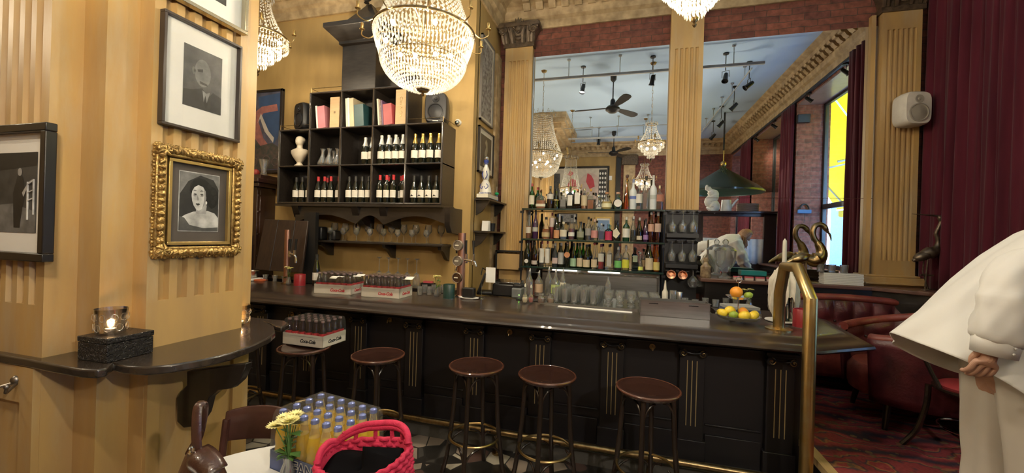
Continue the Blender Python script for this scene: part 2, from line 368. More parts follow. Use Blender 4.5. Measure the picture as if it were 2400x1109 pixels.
WIN = [(1.65, 3.6), (-1.0, 1.0), (-3.1, -2.0)]; SILL = 1.30; HEAD = 4.32
b = MB(); b.box(XR, XG+.08, YB, YM, 0, SILL); b.box(XR, XG+.08, YB, YM, HEAD, ZC)
ys = [YB, -3.1, -2.0, -1.0, 1.0, 1.65, 3.6, YM]
for i in range(0, 8, 2): b.box(XR, XG+.08, ys[i], ys[i+1], SILL, HEAD)
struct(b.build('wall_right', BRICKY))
FRAMEM = mat('dark window frame', (.020, .022, .026), .4); PANE = glass('window pane', (.93, .96, 1), .02)
STICK = mat('gold sign gilding', (.7, .5, .15), .4)
for i, (a, c) in enumerate(WIN):
    b = MB()
    for y in (a, c-.06): b.box(XG-.03, XG+.03, y, y+.06, SILL, HEAD)
    for z, h in ((SILL, .07), (2.36, .09), (HEAD-.07, .07)): b.box(XG-.03, XG+.03, a, c, z, z+h)
    m_ = (a+c)/2; b.box(XG-.025, XG+.025, m_-.025, m_+.025, SILL, HEAD)
    w = struct(b.build('window_%d' % (i+1), FRAMEM, bevel=.005))
    MB().quad((XG, a, SILL), (XG, c, SILL), (XG, c, HEAD), (XG, a, HEAD)).build('pane', PANE, w)
# recess soffit boards
SOFF = mat('dark soffit paint', (.30, .20, .20), .35, coat=.3)
b = MB()
for a, c in WIN: b.box(XR+.01, XG-.03, a, c, HEAD-.03, HEAD-.001)
struct(b.build('trim_2', SOFF))
def sweep(path, prof, out):
    """path: 2D corner points (x,y); out: unit normals per point (mitred); prof: (offset, z)"""
    b = MB(); rows = []
    for (x, y), (nx, ny) in zip(path, out): rows.append([b.v((x+nx*o, y+ny*o, z)) for o, z in prof])
    for i in range(len(rows)-1):
        for j in range(len(prof)-1): b.f([rows[i][j], rows[i+1][j], rows[i+1][j+1], rows[i][j+1]])
    b.f(rows[0]); b.f(rows[-1][::-1])
    return b
CP = [(0, 4.40), (.025, 4.40), (.03, 4.50), (.07, 4.53), (.08, 4.60), (.10, 4.62), (.10, 4.68), (.22, 4.71), (.24, 4.76), (.30, 4.79), (.32, ZC), (0, ZC)]
def cornice(name, path, out, seg, m=CORN):
    b = sweep(path, CP, out)
    for (x0, y0), (x1, y1), (nx, ny) in seg:     # scrolled brackets along the run
        L_ = math.hypot(x1-x0, y1-y0); n = max(1, int(L_/.16)); dx, dy = (x1-x0)/L_, (y1-y0)/L_
        for k in range(n):
            t = (k+.5)*L_/n; cx, cy = x0+dx*t, y0+dy*t
            pts = [(.08, 4.61), (.115, 4.60), (.15, 4.625), (.175, 4.665), (.21, 4.67), (.225, 4.70), (.08, 4.70)]
            f = lambda sgn: (lambda o, z: (cx+nx*o+dx*sgn*.045, cy+ny*o+dy*sgn*.045, z))
            b.prism(pts, f(-1), f(1))
    return struct(b.build(name, m))
CORND = CORN
cornice('cornice_back_left', [(XL, YW), (XS, YW), (XS, YM)], [(0, -1), (1, -1), (1, -1)], [((XL, YW), (XS, YW), (0, -1)), ((XS, YW), (XS, YM-.3), (1, 0))])
cornice('cornice_back', [(XS, YM), (XR, YM)], [(1, -1), (-1, -1)], [((XS+.3, YM), (XR-.3, YM), (0, -1))])
cornice('cornice_right', [(XR, YM), (XR, YB)], [(-1, -1), (-1, 1)], [((XR, YM-.3), (XR, YB+.3), (-1, 0))])
cornice('cornice_rear', [(XL, YB), (XR, YB)], [(1, 1), (-1, 1)], [((XL+.3, YB), (XR-.3, YB), (0, 1))])
# picture rail strip beside alcove
struct(MB().box(XS, XS+.03, 4.95, 5.14, 1.0, 4.05).build('trim_3', CORN))
def flute_pilaster(b, x0, x1, yb, yf, z0, z1, f0, f1, n, d=.018):
    """pilaster on a wall facing -Y: plain blocks above and below a fluted shaft"""
    b.box(x0, x1, yf, yb, z0, f0); b.box(x0, x1, yf, yb, f1, z1)
    pts = [(x0, yb), (x0, yf)]; mg = (x1-x0)*.11; p = (x1-x0-2*mg)/n
    for k in range(n):
        c = x0+mg+p*(k+.5); w = p*.62
        for t in (-1, -.75, -.35, .35, .75, 1): pts.append((c+t*w/2, yf+d*math.sqrt(max(0, 1-t*t))))
    pts += [(x1, yf), (x1, yb)]
    b.ex(pts, 'z', f0, f1)
YP = 5.06
for nm, x0, x1, z0, z1, f0, f1, n in (('pilaster', -1.58, -1.215, 1.0, 4.15, 1.35, 3.98, 5), ('pilaster', .445, .80, 2.07, 4.45, 2.08, 3.95, 5), ('pilaster', 2.50, 2.835, 1.42, 4.13, 1.57, 3.95, 6)):
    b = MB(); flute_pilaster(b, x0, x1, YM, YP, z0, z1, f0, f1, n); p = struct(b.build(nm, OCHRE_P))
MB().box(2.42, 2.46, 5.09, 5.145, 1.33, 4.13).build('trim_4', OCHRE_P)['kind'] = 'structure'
def capital(x0, x1, yf, z0, z1):
    cx = (x0+x1)/2; w = (x1-x0)/2; b = MB(); h = z1-z0
    b.box(x0-.02, x1+.02, yf-.02, YM, z0, z0+.05)
    R = []
    for t in range(6):
        k = t/5; e = .01+.07*k**2; R.append([b.v(q) for q in ((x0-e, yf-e, z0+.05+(h-.12)*k), (x1+e, yf-e, z0+.05+(h-.12)*k), (x1+e, YM, z0+.05+(h-.12)*k), (x0-e, YM, z0+.05+(h-.12)*k))])
    b.skin(R)
    b.box(x0-.10, x1+.10, yf-.10, YM, z1-.07, z1-.03); b.box(x0-.075, x1+.075, yf-.075, YM, z1-.03, z1)
    for sx in (-1, 1):                      # corner volutes and acanthus leaves
        vx = cx+sx*(w+.02)
        b.tube([(vx+sx*(.045*(1-t/14)*math.cos(t*.75)), yf-.09, z1-.13+.045*(1-t/14)*math.sin(t*.75)) for t in range(15)], .016, 6)
        for k, (dx, hh) in enumerate(((.35, .16), (.8, .20), (1.0, .13))):
            lx = cx+sx*w*dx
            b.tube([(lx, yf-.02, z0+.05), (lx+sx*.008, yf-.05, z0+.05+hh*.5), (lx+sx*.02, yf-.075, z0+.05+hh*.9), (lx+sx*.035, yf-.10, z0+.05+hh), (lx+sx*.04, yf-.105, z0+.05+hh*.82)], [.034, .040, .030, .018, .008], 6, flat=.5)
        b.tube(smoothpath([(cx+sx*.03, yf-.05, z0+.10), (cx+sx*.10, yf-.07, z0+.22), (cx+sx*w*.7, yf-.08, z0+.26), (cx+sx*w*.85, yf-.09, z1-.14)], 4), .012, 6)
    b.sphere((cx, yf-.06, z0+.22), .055, 12, 8, (.8, .5, 1.3)); b.sphere((cx, yf-.085, z1-.09), .04, 10, 6, (1, .5, 1)); b.sphere((cx, yf-.05, z0+.10), .04, 10, 6, (1.2, .5, .7))
    for t in range(-3, 4): b.tube([(cx, yf-.07, z0+.15), (cx+.03*t, yf-.085, z0+.15+.16*math.cos(t*.35)), (cx+.035*t, yf-.075, z0+.16+.19*math.cos(t*.35))], [.012, .016, .006], 5, flat=.5)
    return struct(b.build('pilaster_capital', BRONZE))
capital(-1.58, -1.215, YP, 4.15, 4.45); capital(2.50, 2.835, YP, 4.13, 4.45)
# mirrors
mg = thing('wall_mirror', 'tall wall mirror above the bottle shelves between fluted pilasters', 'mirror', (-.39, YM, 1.2))
MB().box(-1.215, .445, YM-.004, YM+.008, 1.15, 4.045).build('mirror_pane', MIRROR, mg, world=True, smooth=False)
MB().box(-1.235, -1.212, YM-.03, YM+.008, 1.15, 4.05).build('frame', STEEL, mg, world=True)
mg = thing('wall_mirror', 'wide two-pane wall mirror right of the middle pilaster, above the ledge', 'mirror', (1.6, YM, 1.33))
MB().box(.80, 2.505, YM-.004, YM+.008, 2.219, 4.04).build('mirror_pane', MIRROR, mg, world=True, smooth=False)
MB().box(.445, 2.505, YM-.004, YM+.008, 1.10, 2.214).build('mirror_pane', MIRROR, mg, world=True, smooth=False)
# ---- big ochre pillar on the left
def pill(b, z0, z1, fl):
    fr = [(-3.6, 1.17)]
    if fl:
        for k in range(12, -1, -1):
            c = -2.55-.083*k
            if c-.03 < -3.58: continue
            fr += [(c-.024, 1.17), (c-.016, 1.195), (c+.016, 1.195), (c+.024, 1.17)]
    fr += [(-2.47, 1.17), (-2.47, 1.283), (-2.317, 1.283), (-2.317, 1.412), (-2.22, 1.412)]
    if fl:
        for k in range(5):
            c = 1.487+.088*k; fr += [(-2.22, c-.025), (-2.248, c-.017), (-2.248, c+.017), (-2.22, c+.025)]
    fr += [(-2.22, 1.924), (-2.30, 1.924), (-2.30, 2.05), (-3.6, 2.05)]
    b.ex(fr, 'z', z0, z1)
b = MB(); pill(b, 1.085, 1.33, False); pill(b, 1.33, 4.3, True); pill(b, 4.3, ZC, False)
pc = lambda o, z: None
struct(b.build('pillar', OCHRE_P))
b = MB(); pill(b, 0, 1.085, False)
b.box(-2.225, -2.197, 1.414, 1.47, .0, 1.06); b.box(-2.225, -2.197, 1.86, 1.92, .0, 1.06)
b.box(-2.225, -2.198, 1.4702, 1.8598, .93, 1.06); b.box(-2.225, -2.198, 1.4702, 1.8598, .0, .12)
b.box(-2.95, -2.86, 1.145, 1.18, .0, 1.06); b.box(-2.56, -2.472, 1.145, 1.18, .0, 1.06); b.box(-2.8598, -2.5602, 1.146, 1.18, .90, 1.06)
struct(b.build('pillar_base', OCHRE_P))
# second pillar behind the camera with its spreading cornice, seen in the mirror
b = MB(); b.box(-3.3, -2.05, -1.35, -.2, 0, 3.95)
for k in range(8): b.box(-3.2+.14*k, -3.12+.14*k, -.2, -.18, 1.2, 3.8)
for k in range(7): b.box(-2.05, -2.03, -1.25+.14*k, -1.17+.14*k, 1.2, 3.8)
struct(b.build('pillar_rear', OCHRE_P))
b = MB()
for o, z0, z1 in ((.03, 3.95, 4.0), (.10, 4.0, 4.1), (.13, 4.1, 4.22)): b.box(-3.3-o, -2.05+o, -1.35-o, -.2+o, z0, z1)
for k in range(6):
    b.sphere((-2.0, -1.25+.19*k, 4.1), .09, 8, 6, (.7, 1, 1.2)); b.sphere((-3.15+.21*k, -.12, 4.1), .09, 8, 6, (1, .7, 1.2))
struct(b.build('pillar_rear_capital', BRONZE))
b = MB()
for o, z0, z1 in ((.16, 4.22, 4.34), (.28, 4.34, 4.46), (.42, 4.46, 4.58), (.52, 4.58, 4.68), (.56, 4.68, 4.82)): b.box(-3.3-o, -2.05+o, -1.35-o, -.2+o, z0, z1)
for k in range(22): b.box(-3.8+.11*k, -3.74+.11*k, -.2+.52, -.2+.55, 4.6, 4.66)
struct(b.build('pillar_rear_cornice', CORN))
# rear wall pilaster + picture, left doorway joinery
b = MB(); M0 = Matrix.Rotation(PI, 4, 'Z'); b.M = Matrix.Translation((0, 2*YB+YM-YM, 0)) if False else Matrix.Identity(4)
b.box(-.12, .24, YB, YB+.09, 0, 4.1)
for k in range(4): b.box(-.07+.075*k, -.025+.075*k, YB+.09, YB+.105, 1.0, 3.8)
struct(b.build('pilaster_rear', CORN)); struct(MB().box(-.2, .32, YB, YB+.16, 4.1, 4.42).build('pilaster_rear_capital', BRONZE, bevel=.03))
struct(MB().box(-.36, -.2, YB, YB+.05, 0, 4.4).build('trim_5', DARK))
# ledge under the mirror and along the windows
LEDG = mat('reddish ledge wood', (.17, .085, .06), .35, col2=(.09, .04, .03), scale=6, stretch=(.5, 5, 5), coat=.3)
b = MB(); b.ex([(.80, 5.15), (.80, 4.80), (2.35, 4.80), (2.66, 4.55), (2.66, .9), (3.0, .9), (3.0, 5.15)], 'z', 1.27, 1.31)
struct(b.build('trim_6', LEDG, bevel=.008))
b = MB(); b.ex([(.85, 5.15), (.85, 4.84), (2.37, 4.84), (2.70, 4.58), (2.70, .9), (3.0, .9), (3.0, 5.15)], 'z', ZP, 1.27)
for k in range(9): b.box(2.685, 2.70, .95+.40*k, .98+.40*k, .5, 1.2)
b.box(2.68, 2.70, .9, 4.55, 1.18, 1.21)
struct(b.build('trim_7', DARK))
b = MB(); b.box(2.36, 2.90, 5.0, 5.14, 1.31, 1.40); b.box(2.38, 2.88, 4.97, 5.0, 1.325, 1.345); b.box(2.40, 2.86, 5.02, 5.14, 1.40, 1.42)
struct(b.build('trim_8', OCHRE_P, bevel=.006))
# outside: pavement, facade, awning
MB().box(XG+.1, 30, -30, 30, -.3, -.15).build('ground', mat('street asphalt', (.16, .17, .18), .8))['kind'] = 'structure'
fb = thing('building', 'pale blue-grey street building seen through the window in the mirror', 'building', (15, 0, -.15))
MB().box(15, 16, -26, 26, -.15, 13).build('facade', mat('pale facade', (.085, .14, .19), .8, col2=(.065, .11, .16)), fb, world=True)
wb = MB()
for i in range(14):
    for j in range(4): wb.box(14.95, 15.0, -24+3.5*i, -22.4+3.5*i, .8+3.1*j, 2.9+3.1*j)
wb.build('window', mat('dark far pane', (.03, .05, .08), .1), fb, world=True)
AW = mat('yellow awning cloth', (.42, .25, .008), .7, col2=(.40, .23, .008), scale=2)
nt = AW.node_tree; P = nt.nodes['Principled BSDF']; tl = nt.nodes.new('ShaderNodeBsdfTranslucent'); tl.inputs[0].default_value = (.42, .26, .006, 1)
mx = nt.nodes.new('ShaderNodeMixShader'); mx.inputs[0].default_value = .7; nt.links.new(P.outputs[0], mx.inputs[1]); nt.links.new(tl.outputs[0], mx.inputs[2]); nt.links.new(mx.outputs[0], nt.nodes['Material Output'].inputs[0])
for i, (a, c) in enumerate(WIN[:2]):
    t = thing('awning', ('yellow awning outside the window nearest the mirror', 'yellow awning outside the farther window, low behind brick pier')[i], 'awning', (XG+.1, (a+c)/2, 4.5))
    b = MB(); b.quad((XG+.12, a-.3, 4.7), (XG+.12, c+.3, 4.7), (XG+1.5, c+.3, 2.55), (XG+1.5, a-.3, 2.55))
    b.grid(lambda u, v: (XG+1.5, a-.3+(c-a+.6)*u, 2.55-v*(.12+.04*abs(math.sin(u*PI*7)))), 56, 1)
    b.build('canopy', AW, t, world=True)
    b = MB()
    for y in (a+.2, c-.2): b.tube([(XG+.12, y, 3.2), (XG+.8, y+.1, 3.35), (XG+1.45, y, 2.6)], .022, 8)
    b.tube([(XG+1.48, a-.3, 2.57), (XG+1.48, c+.3, 2.57)], .025, 8)
    b.build('folding_arm', STEEL, t, world=True)
# curtains
def curtain(y0, y1, z0, z1, label, x=2.93, amp=.035, n=9, group=None):
    def fn(u, v):
        ph = u*n*2*PI; k = .75+.25*math.sin(u*9+1)
        return (x+amp*k*math.sin(ph)*(1-.35*v)+.012*math.sin(ph*2.3+v*3), y0+(y1-y0)*u+.012*math.sin(ph+1.3), z0+(z1-z0)*v)
    o = MB().grid(fn, n*16, 14).build('curtain', VELVET, smooth=1, solid=.006)
    return tag(o, label, 'curtain', group)
curtain(3.66, 5.08, 1.312, 4.36, 'wide burgundy velvet curtain hanging at the right edge beside the bronze crane', n=10, amp=.042, x=2.90)
curtain(1.02, 1.62, 1.312, 4.32, 'burgundy curtain on the brick pier between the mirrored windows', n=6, x=2.95)
curtain(-1.95, -1.05, 1.312, 4.32, 'farthest burgundy curtain reflected beside the small blue window', n=7, x=2.95)
# ---------------------------------------------------------------- bar counter
YF = 3.25
bar = thing('bar_counter', 'long black panelled bar counter with gold-lined pilasters and worn dark top', 'bar counter', (-1, YF, 0))
b = MB(); b.box(-6.0, 1.22, YF, 3.60, .10, 1.04); b.box(.80, 1.22, 3.5, 4.15, .10, 1.04)
for i in range(13):                                       # raised mouldings of the panels
    xa = 1.06-.565*i-.565+.10; xb = 1.06-.565*i-.10
    b.box(xa, xb, YF-.012, YF, .36, .375); b.box(xa, xb, YF-.02, YF, .10, .30); b.box(xa, xb, YF-.012, YF, .93, .945)
b.build('front_panel', DARKV, bar, world=True, bevel=.004)
TP = [(-6.0, 3.09), (1.13, 3.09), (1.45, 3.32), (1.56, 4.15)]
ON = [(0, -1), (.33, -1.02), (.95, -.72), (1, -.1)]
prof = [(-.02, 1.10), (0, 1.10), (.03, 1.097), (.055, 1.088), (.075, 1.072), (.10, 1.064), (.135, 1.060), (.155, 1.048), (.16, 1.034), (.15, 1.022), (.12, 1.016), (-.02, 1.016)]
b = sweep(TP, prof, ON)
def top_poly(z):
    return [(-6.0, 3.11), (1.125, 3.11), (1.43, 3.33), (1.54, 4.15), (.78, 4.15), (.78, 3.76), (-6.0, 3.76)]
b.ex(top_poly(0), 'z', 1.018, 1.1005)
b.build('countertop', COUNTER, bar, world=True, smooth=None)
for i in range(9):
    x = 1.06-.565*i; b = MB()
    b.box(x-.085, x+.085, YF-.045, YF, .10, 1.0); b.box(x-.10, x+.10, YF-.06, YF, .10, .26); b.box(x-.10, x+.10, YF-.055, YF, .975, 1.016)
    p = b.build('pilaster', DARKV, bar, world=True, bevel=.004)
    b = MB()
    for dx in (-.032, 0, .032): b.box(x+dx-.0028, x+dx+.0028, YF-.0475, YF-.044, .36, .835)
    b.build('gold_line', GOLDLINE, p, world=True, smooth=False)
    b = MB()
    b.box(x-.10, x+.10, YF-.085, YF-.03, .935, .955)
    b.box(x-.088, x+.088, YF-.075, YF-.03, .915, .935)
    b.tube([(x-.05+.1*t/6, YF-.085, .905-.010*math.sin(PI*t/6)) for t in range(7)], .008, 6)
    for s_ in (-1, 1): b.cyl((x+s_*.066, YF-.03, .895), (x+s_*.066, YF-.078, .895), .030, n=14)
    b.build('ionic_capital', BLACKM, p, world=True, bevel=.003)
    b = MB()
    for s_ in (-1, 1):
        b.tube([(x+s_*(.066+(.027-.0016*t)*math.cos(t*.55+PI/2)), YF-.081, .895+(.027-.0016*t)*math.sin(t*.55+PI/2)) for t in range(16)], .0032, 5)
        b.sphere((x+s_*.066, YF-.082, .895), .006, 8, 6)
    b.build('volute', BRASSD, p, world=True)
for px, py in ((685, 737), (914, 750), (1195, 779), (1529, 813)):
    p = PY(px, py, YF-.01); b = MB(); b.cyl((p.x, YF, p.z), (p.x, YF-.012, p.z), .022, n=16); b.tube([(p.x, YF-.01, p.z+.008), (p.x, YF-.05, p.z+.004), (p.x, YF-.055, p.z-.02)], .005, 6)
    b.build('coat_hook', BRASSD, bar, world=True)
MB().box(-6, 1.2, 3.10, 3.26, 0, .10).build('plinth', mat('grey stone plinth', (.10, .095, .085), .6, bump=.3), bar, world=True)
b = MB(); b.cyl((-5.9, 3.03, .17), (1.16, 3.03, .17), .024, n=14)
for x in (-4.5, -3.2, -2.05, -.92, .2, 1.1): b.tube([(x, 3.03, .17), (x, 3.03, .02), (x, 3.03, .0)], .012, 8); b.cyl((x, 3.03, 0), (x, 3.03, .012), .035)
b.build('foot_rail', BRASSD, bar, world=True)
# raised leaf rest at the end of the counter and the brass rail
c0 = PZ(1825, 772, 1.1); c1 = Vector((1.07, 2.80, 0))
hr = thing('brass_handrail', 'angular polished brass handrail rising from floor over the counter end', 'handrail', (c1.x, c1.y, 0))
def over(P, z): return Vector((P.x, P.y, z))
pts = [over(c0, 1.1), over(c0, 1.355), over(c0.lerp(c1, .16), 1.55), over(c0.lerp(c1, .60), 1.555), over(c1, 1.385), over(c1, 0.0)]
b = MB(); b.tube(pts, .036, 18); b.build('rail_tube', BRASS, hr, world=True, smooth=None)
for P, z in ((c0, 1.1), (c1, 0)): MB().lathe([(.036, .0), (.085, 0), (.085, .008), (.07, .014), (.037, .016)], over(P, z), 28).build('flange', BRASS, hr, world=True)
# ---------------------------------------------------------------- bar stools
def make_stool(label):
    t = thing('bar_stool', label, 'bar stool', group='bentwood bar stools along the counter')
    MB().lathe([(0, .762), (.165, .762), (.186, .768), (.192, .780), (.188, .790), (.172, .793), (.15, .787), (.08, .783), (.0, .782)], n=40).build('seat', SEATW, t)
    b = MB(); b.tube([(.187*math.cos(2*PI*i/40), .187*math.sin(2*PI*i/40), .786) for i in range(40)], .0075, 8, closed=True); b.build('seat_rim', RIMW, t)
    for k in range(4):
        a = PI/4+k*PI/2+.35; c, s_ = math.cos(a), math.sin(a)
        b = MB(); b.tube([(.145*c, .145*s_, .77), (.150*c, .150*s_, .70), (.165*c, .165*s_, .45), (.180*c, .180*s_, .30), (.205*c, .205*s_, .12), (.235*c, .235*s_, 0)], [.016, .016, .016, .016, .016, .018], 10)
        b.build('leg', BENT, t)
        a2 = a+PI/2; c2, s2 = math.cos(a2), math.sin(a2)
        for z0, z1, r0, nm in ((.56, .745, .16, 'curved_brace'), (.12, .28, .20, 'curved_brace')):
            A = Vector((r0*c, r0*s_, z0)); B_ = Vector((r0*c2, r0*s2, z0)); up = Vector((0, 0, z1-z0)); mid = (A+B_)/2
            q = [A, A+up*.55+(mid-A)*.12, A+up*.85+(mid-A)*.42, mid+up*.95+(A-mid)*.25]
            b = MB(); b.tube(smoothpath(q, 5), .0075, 8); b.tube(smoothpath([Vector((B_.x+A.x-p.x if 0 else 0, 0, 0)) for p in []] or [B_+(p-A)-(mid-A).normalized()*2*((p-A).dot((mid-A).normalized())) for p in q], 5), .0075, 8)
            b.build(nm, BENT, t)
    b = MB(); b.tube([(.175*math.cos(2*PI*i/44), .175*math.sin(2*PI*i/44), .30) for i in range(44)], .0085, 8, closed=True); b.build('foot_ring', BRASS, t)
    return t
SL = ['bar stool carrying the cola crate, left of the empty stools', 'second bar stool, empty, just right of the cola crate stool',
      'middle bar stool with glossy brown seat, third from the cola crate', 'bar stool between the middle one and the rightmost stool',
      'rightmost bar stool, nearest the brass handrail', 'bar stool mostly hidden behind the curved dark ledge, only its ring shows']
st = make_stool(SL[0]); st.location = (-2.39, 2.62, 0)
for (x, y), l in zip(((-1.75, 2.65), (-.98, 2.68), (-.476, 2.67), (.161, 2.65), (-3.13, 2.68)), SL[1:]): copy_thing(st, (x, y, 0), random.uniform(0, 3), l)
# ---------------------------------------------------------------- drink crates
LABR = mat('red bottle label', (.55, .03, .04), .45); COLA = mat('cola in glass', (.035, .018, .012), .06, coat=.8); CAPS = mat('silver red cap', (.40, .27, .27), .3, metal=.4)
FILM = glass('shrink film', (.99, .99, .99), .02, .10, 1.12, .04)
REDTX = mat('red print', (.62, .06, .07), .6); BLKTX = mat('black print', (.03, .03, .03), .6)
def small_bottle(label, body, lab, cap, h=.20, r=.028, group=None, liquid=None, low=.075, hi=.105):
    t = thing('soft_drink_bottle', label, 'bottle', group=group)
    MB().lathe([(r*.9, 0), (r, .008), (r, h*.42), (r*.94, h*.50), (r*.97, h*.56), (r*.72, h*.70), (.013, h*.86), (.0125, h*.96), (.0, h*.96)], n=14).build('bottle_body', body, t)
    MB().lathe([(r+.0006, h*low/.2), (r+.0006, h*hi/.2)], n=14, cap=False).build('bottle_label', lab, t)
    MB().lathe([(.0145, h*.94), (.015, h*.955), (.0135, h), (.0, h*1.003)], n=14).build('cap', cap, t)
    return t
def film(name, w, d, z0, z1, par, slump=.007):
    b = MB(); R = []
    for z, e in ((z0, .002), (z0+.6*(z1-z0), -.001), (z1-.02, -slump*.7), (z1, -slump*1.6)):
        R.append([b.v((sx*(w/2+e)+0*z, sy*(d/2+e), z)) for sx, sy in ((-1, -1), (-.33, -1), (.33, -1), (1, -1), (1, -.33), (1, .33), (1, 1), (.33, 1), (-.33, 1), (-1, 1), (-1, .33), (-1, -.33))])
    b.skin(R, cap=False); b.f(R[-1]); return b.build(name, FILM, par)
def tray(label, w, d, h, loc, rz, m, tx, script, nx, ny, bot, blabel, bh, group, cat='crate', lettering='Coca-Cola', note=True):
    t = thing('drink_crate', label, cat, loc, rz)
    b = MB(); k = .003
    b.box(-w/2, w/2, -d/2, -d/2+k, 0, h); b.box(-w/2, w/2, d/2-k, d/2, 0, h); b.box(-w/2, -w/2+k, -d/2, d/2, 0, h); b.box(w/2-k, w/2, -d/2, d/2, 0, h); b.box(-w/2, w/2, -d/2, d/2, 0, .004)
    b.build('cardboard_tray', m, t)
    film('shrink_wrap', w, d, h*.6, .004+bh+.004, t)
    if lettering == 'Coca-Cola':
        text(lettering, h*.42, (.05, -d/2-.001, h*.42), (PI/2, 0, 0), tx, t, shear=.35, sx=.9, bold=.0014)
        text(lettering, h*.42, (w/2+.001, 0, h*.42), (PI/2, 0, PI/2), tx, t, shear=.35, sx=.9, bold=.0014)
        for a_ in range(2):
            b = MB(); b.box(-w/2+.05, w/2-.05, -d/2-.0012, -d/2, h*.80, h*.815); b.build('printed_line', colmat((.35, .30, .27)), t)
    i = 0
    for r_ in range(ny):
        for c_ in range(nx):
            x = -w/2+w*(c_+.5)/nx; y = -d/2+d*(r_+.5)/ny
            p = Matrix.Rotation(rz, 4, 'Z') @ Vector((x, y, 0)); L = Vector(loc)+p+Vector((0, 0, .0045))
            lb = '%s, %s row from the front, %s from left' % (blabel, ORD[r_], ORD[c_])
            if bot[0] is None: bot[0] = bot[1](lb); bot[0].location = L; bot[0]['group'] = group; o = bot[0]
            else: o = copy_thing(bot[0], L, rz, lb, group)
            i += 1
    return t
cb = [None, lambda lb: small_bottle(lb, COLA, LABR, CAPS, .195, .0295)]
def crate_from(pL, pF, pR, z):
    """front-left, front-right, back-right bottom corners in the picture -> centre, width, depth, angle"""
    A, B_, C_ = PZ(*pL, z), PZ(*pF, z), PZ(*pR, z)
    u = (B_-A); rz = math.atan2(u.y, u.x)
    return A, B_, C_, u.length, (C_-B_).length, rz
def place_crate(pL, pF, w, d, z):
    A, B_ = PZ(*pL, z), PZ(*pF, z); rz = math.atan2((B_-A).y, (B_-A).x); u = Vector((math.cos(rz), math.sin(rz), 0)); n = Vector((-u.y, u.x, 0))
    c = (A+B_)/2 + n*d/2; c.z = z; return c, rz
for (pL, pF, w, d, z, lab, bl, g, tx) in (
    ((736, 687), (822, 692), .385, .262, 1.1005, 'white cola crate with red script, left one on the bar counter', 'cola bottle in left counter crate', 'cola bottles in the left crate on the counter', REDTX),
    ((846, 695), (936, 701), .385, .262, 1.1005, 'white cola crate with red script, right one on the bar counter', 'cola bottle in right counter crate', 'cola bottles in the right crate on the counter', REDTX),
    ((663, 805), (755, 817), .385, .262, .796, 'white cola crate with black script lying on a bar stool', 'cola bottle in crate on the stool', 'cola bottles in the crate on the stool', BLKTX)):
    c, rz = place_crate(pL, pF, w, d, z)
    tray(lab, w, d, .09, c, rz, CARD, tx, True, 6, 4, cb, bl, .195, g)
for k, (px, py) in enumerate(((790, 648), (842, 645), (958, 652))):
    p = PZ(px, py, 1.3015); M_ = Matrix.Rotation((-.1, .2, .15)[k], 4, 'Z')
    b = MB(); b.grid(lambda u, v: M_ @ Vector(((u-.5)*.075, (v-.5)*.10, .008*math.sin(v*6+k)-(.03*(.5-v) if v < .5 else 0))), 3, 8)
    o = b.build('paper_slip', WHITE, solid=.0008); o.location = p
    tag(o, ('crumpled white receipt on film of left counter crate', 'white slip at right end of left counter crate', 'white slip at right end of right counter crate')[k], 'paper')
# ---------------------------------------------------------------- vases of flowers
YEL = mat('pale yellow petals', (.85, .80, .42), .6, col2=(.75, .68, .25), scale=40); STEMG = mat('green stems', (.10, .22, .05), .5, col2=(.05, .12, .03), scale=30)
WATER = glass('water in vase', (.85, .88, .82), .05)
def flower_vase(label, loc, h=.10, r=.03, top=.17, nf=4, fr=.028, spread=.045, seed=1, leaf=8):
    R_ = random.Random(seed); t = thing('flower_vase', label, 'vase', loc)
    MB().lathe([(r*.7, 0), (r, .012), (r*.95, h*.45), (r*.6, h*.8), (r*.72, h), (r*.66, h), (r*.54, h*.8), (r*.88, h*.45), (r*.9, .014), (0, .012)], n=20, cap=False).build('vase_glass', CUT, t)
    MB().lathe([(r*.85, .014), (r*.85, h*.4), (0, h*.4)], n=16).build('water', WATER, t)
    b = MB(); F = []
    for k in range(nf):
        a = 2*PI*k/nf+R_.random(); d = spread*(.4+.6*R_.random()) if k else 0; z = top*(.86+.14*R_.random()); e = Vector((d*math.cos(a), d*math.sin(a), z)); F.append(e)
        b.tube(smoothpath([(0, 0, .02), (e.x*.3, e.y*.3, z*.6), e], 4), .0017, 5)
    b.build('stems', STEMG, t)
    for e in F:
        b = MB(); n = 16
        for ring, (rr, tilt) in enumerate(((fr, .15), (fr*.8, .5), (fr*.5, .9))):
            for k in range(n-ring*3):
                a = 2*PI*k/(n-ring*3)+ring*.3; dr = Vector((math.cos(a), math.sin(a), tilt)); sd = Vector((-math.sin(a), math.cos(a), 0))*rr*.19
                p0 = e; p1 = e+dr*rr*.6; p2 = e+dr*rr
                b.quad(p0, p1-sd, p2, p1+sd)
        b.build('blossom', YEL, t)
    b = MB()
    for k in range(leaf):
        a = R_.random()*6.3; z = top*(.35+.4*R_.random()); l = spread*(.7+.6*R_.random()); d = Vector((math.cos(a), math.sin(a), .25)); sd = Vector((-math.sin(a), math.cos(a), .2))
        p0 = Vector((0, 0, z)); v0, v1, v2, v3, v4, v5 = p0, p0+d*l*.4+sd*l*.16, p0+d*l*.75+sd*l*.20, p0+d*l+Vector((0, 0, -.2*l)), p0+d*l*.75-sd*l*.20, p0+d*l*.4-sd*l*.16
        b.f([b.v(q) for q in (v0, v1, v2, v3, v4, v5)])
    b.build('leaves', STEMG, t)
    return t
flower_vase('small glass vase of pale yellow flowers beside the red candle on the bar', PZ(676, 668, 1.1), .085, .028, .19, 5, .026, .05, 3)
flower_vase('small glass vase of yellow flowers right of the counter crates', PZ(1023, 696, 1.1), .09, .028, .20, 4, .028, .05, 5)
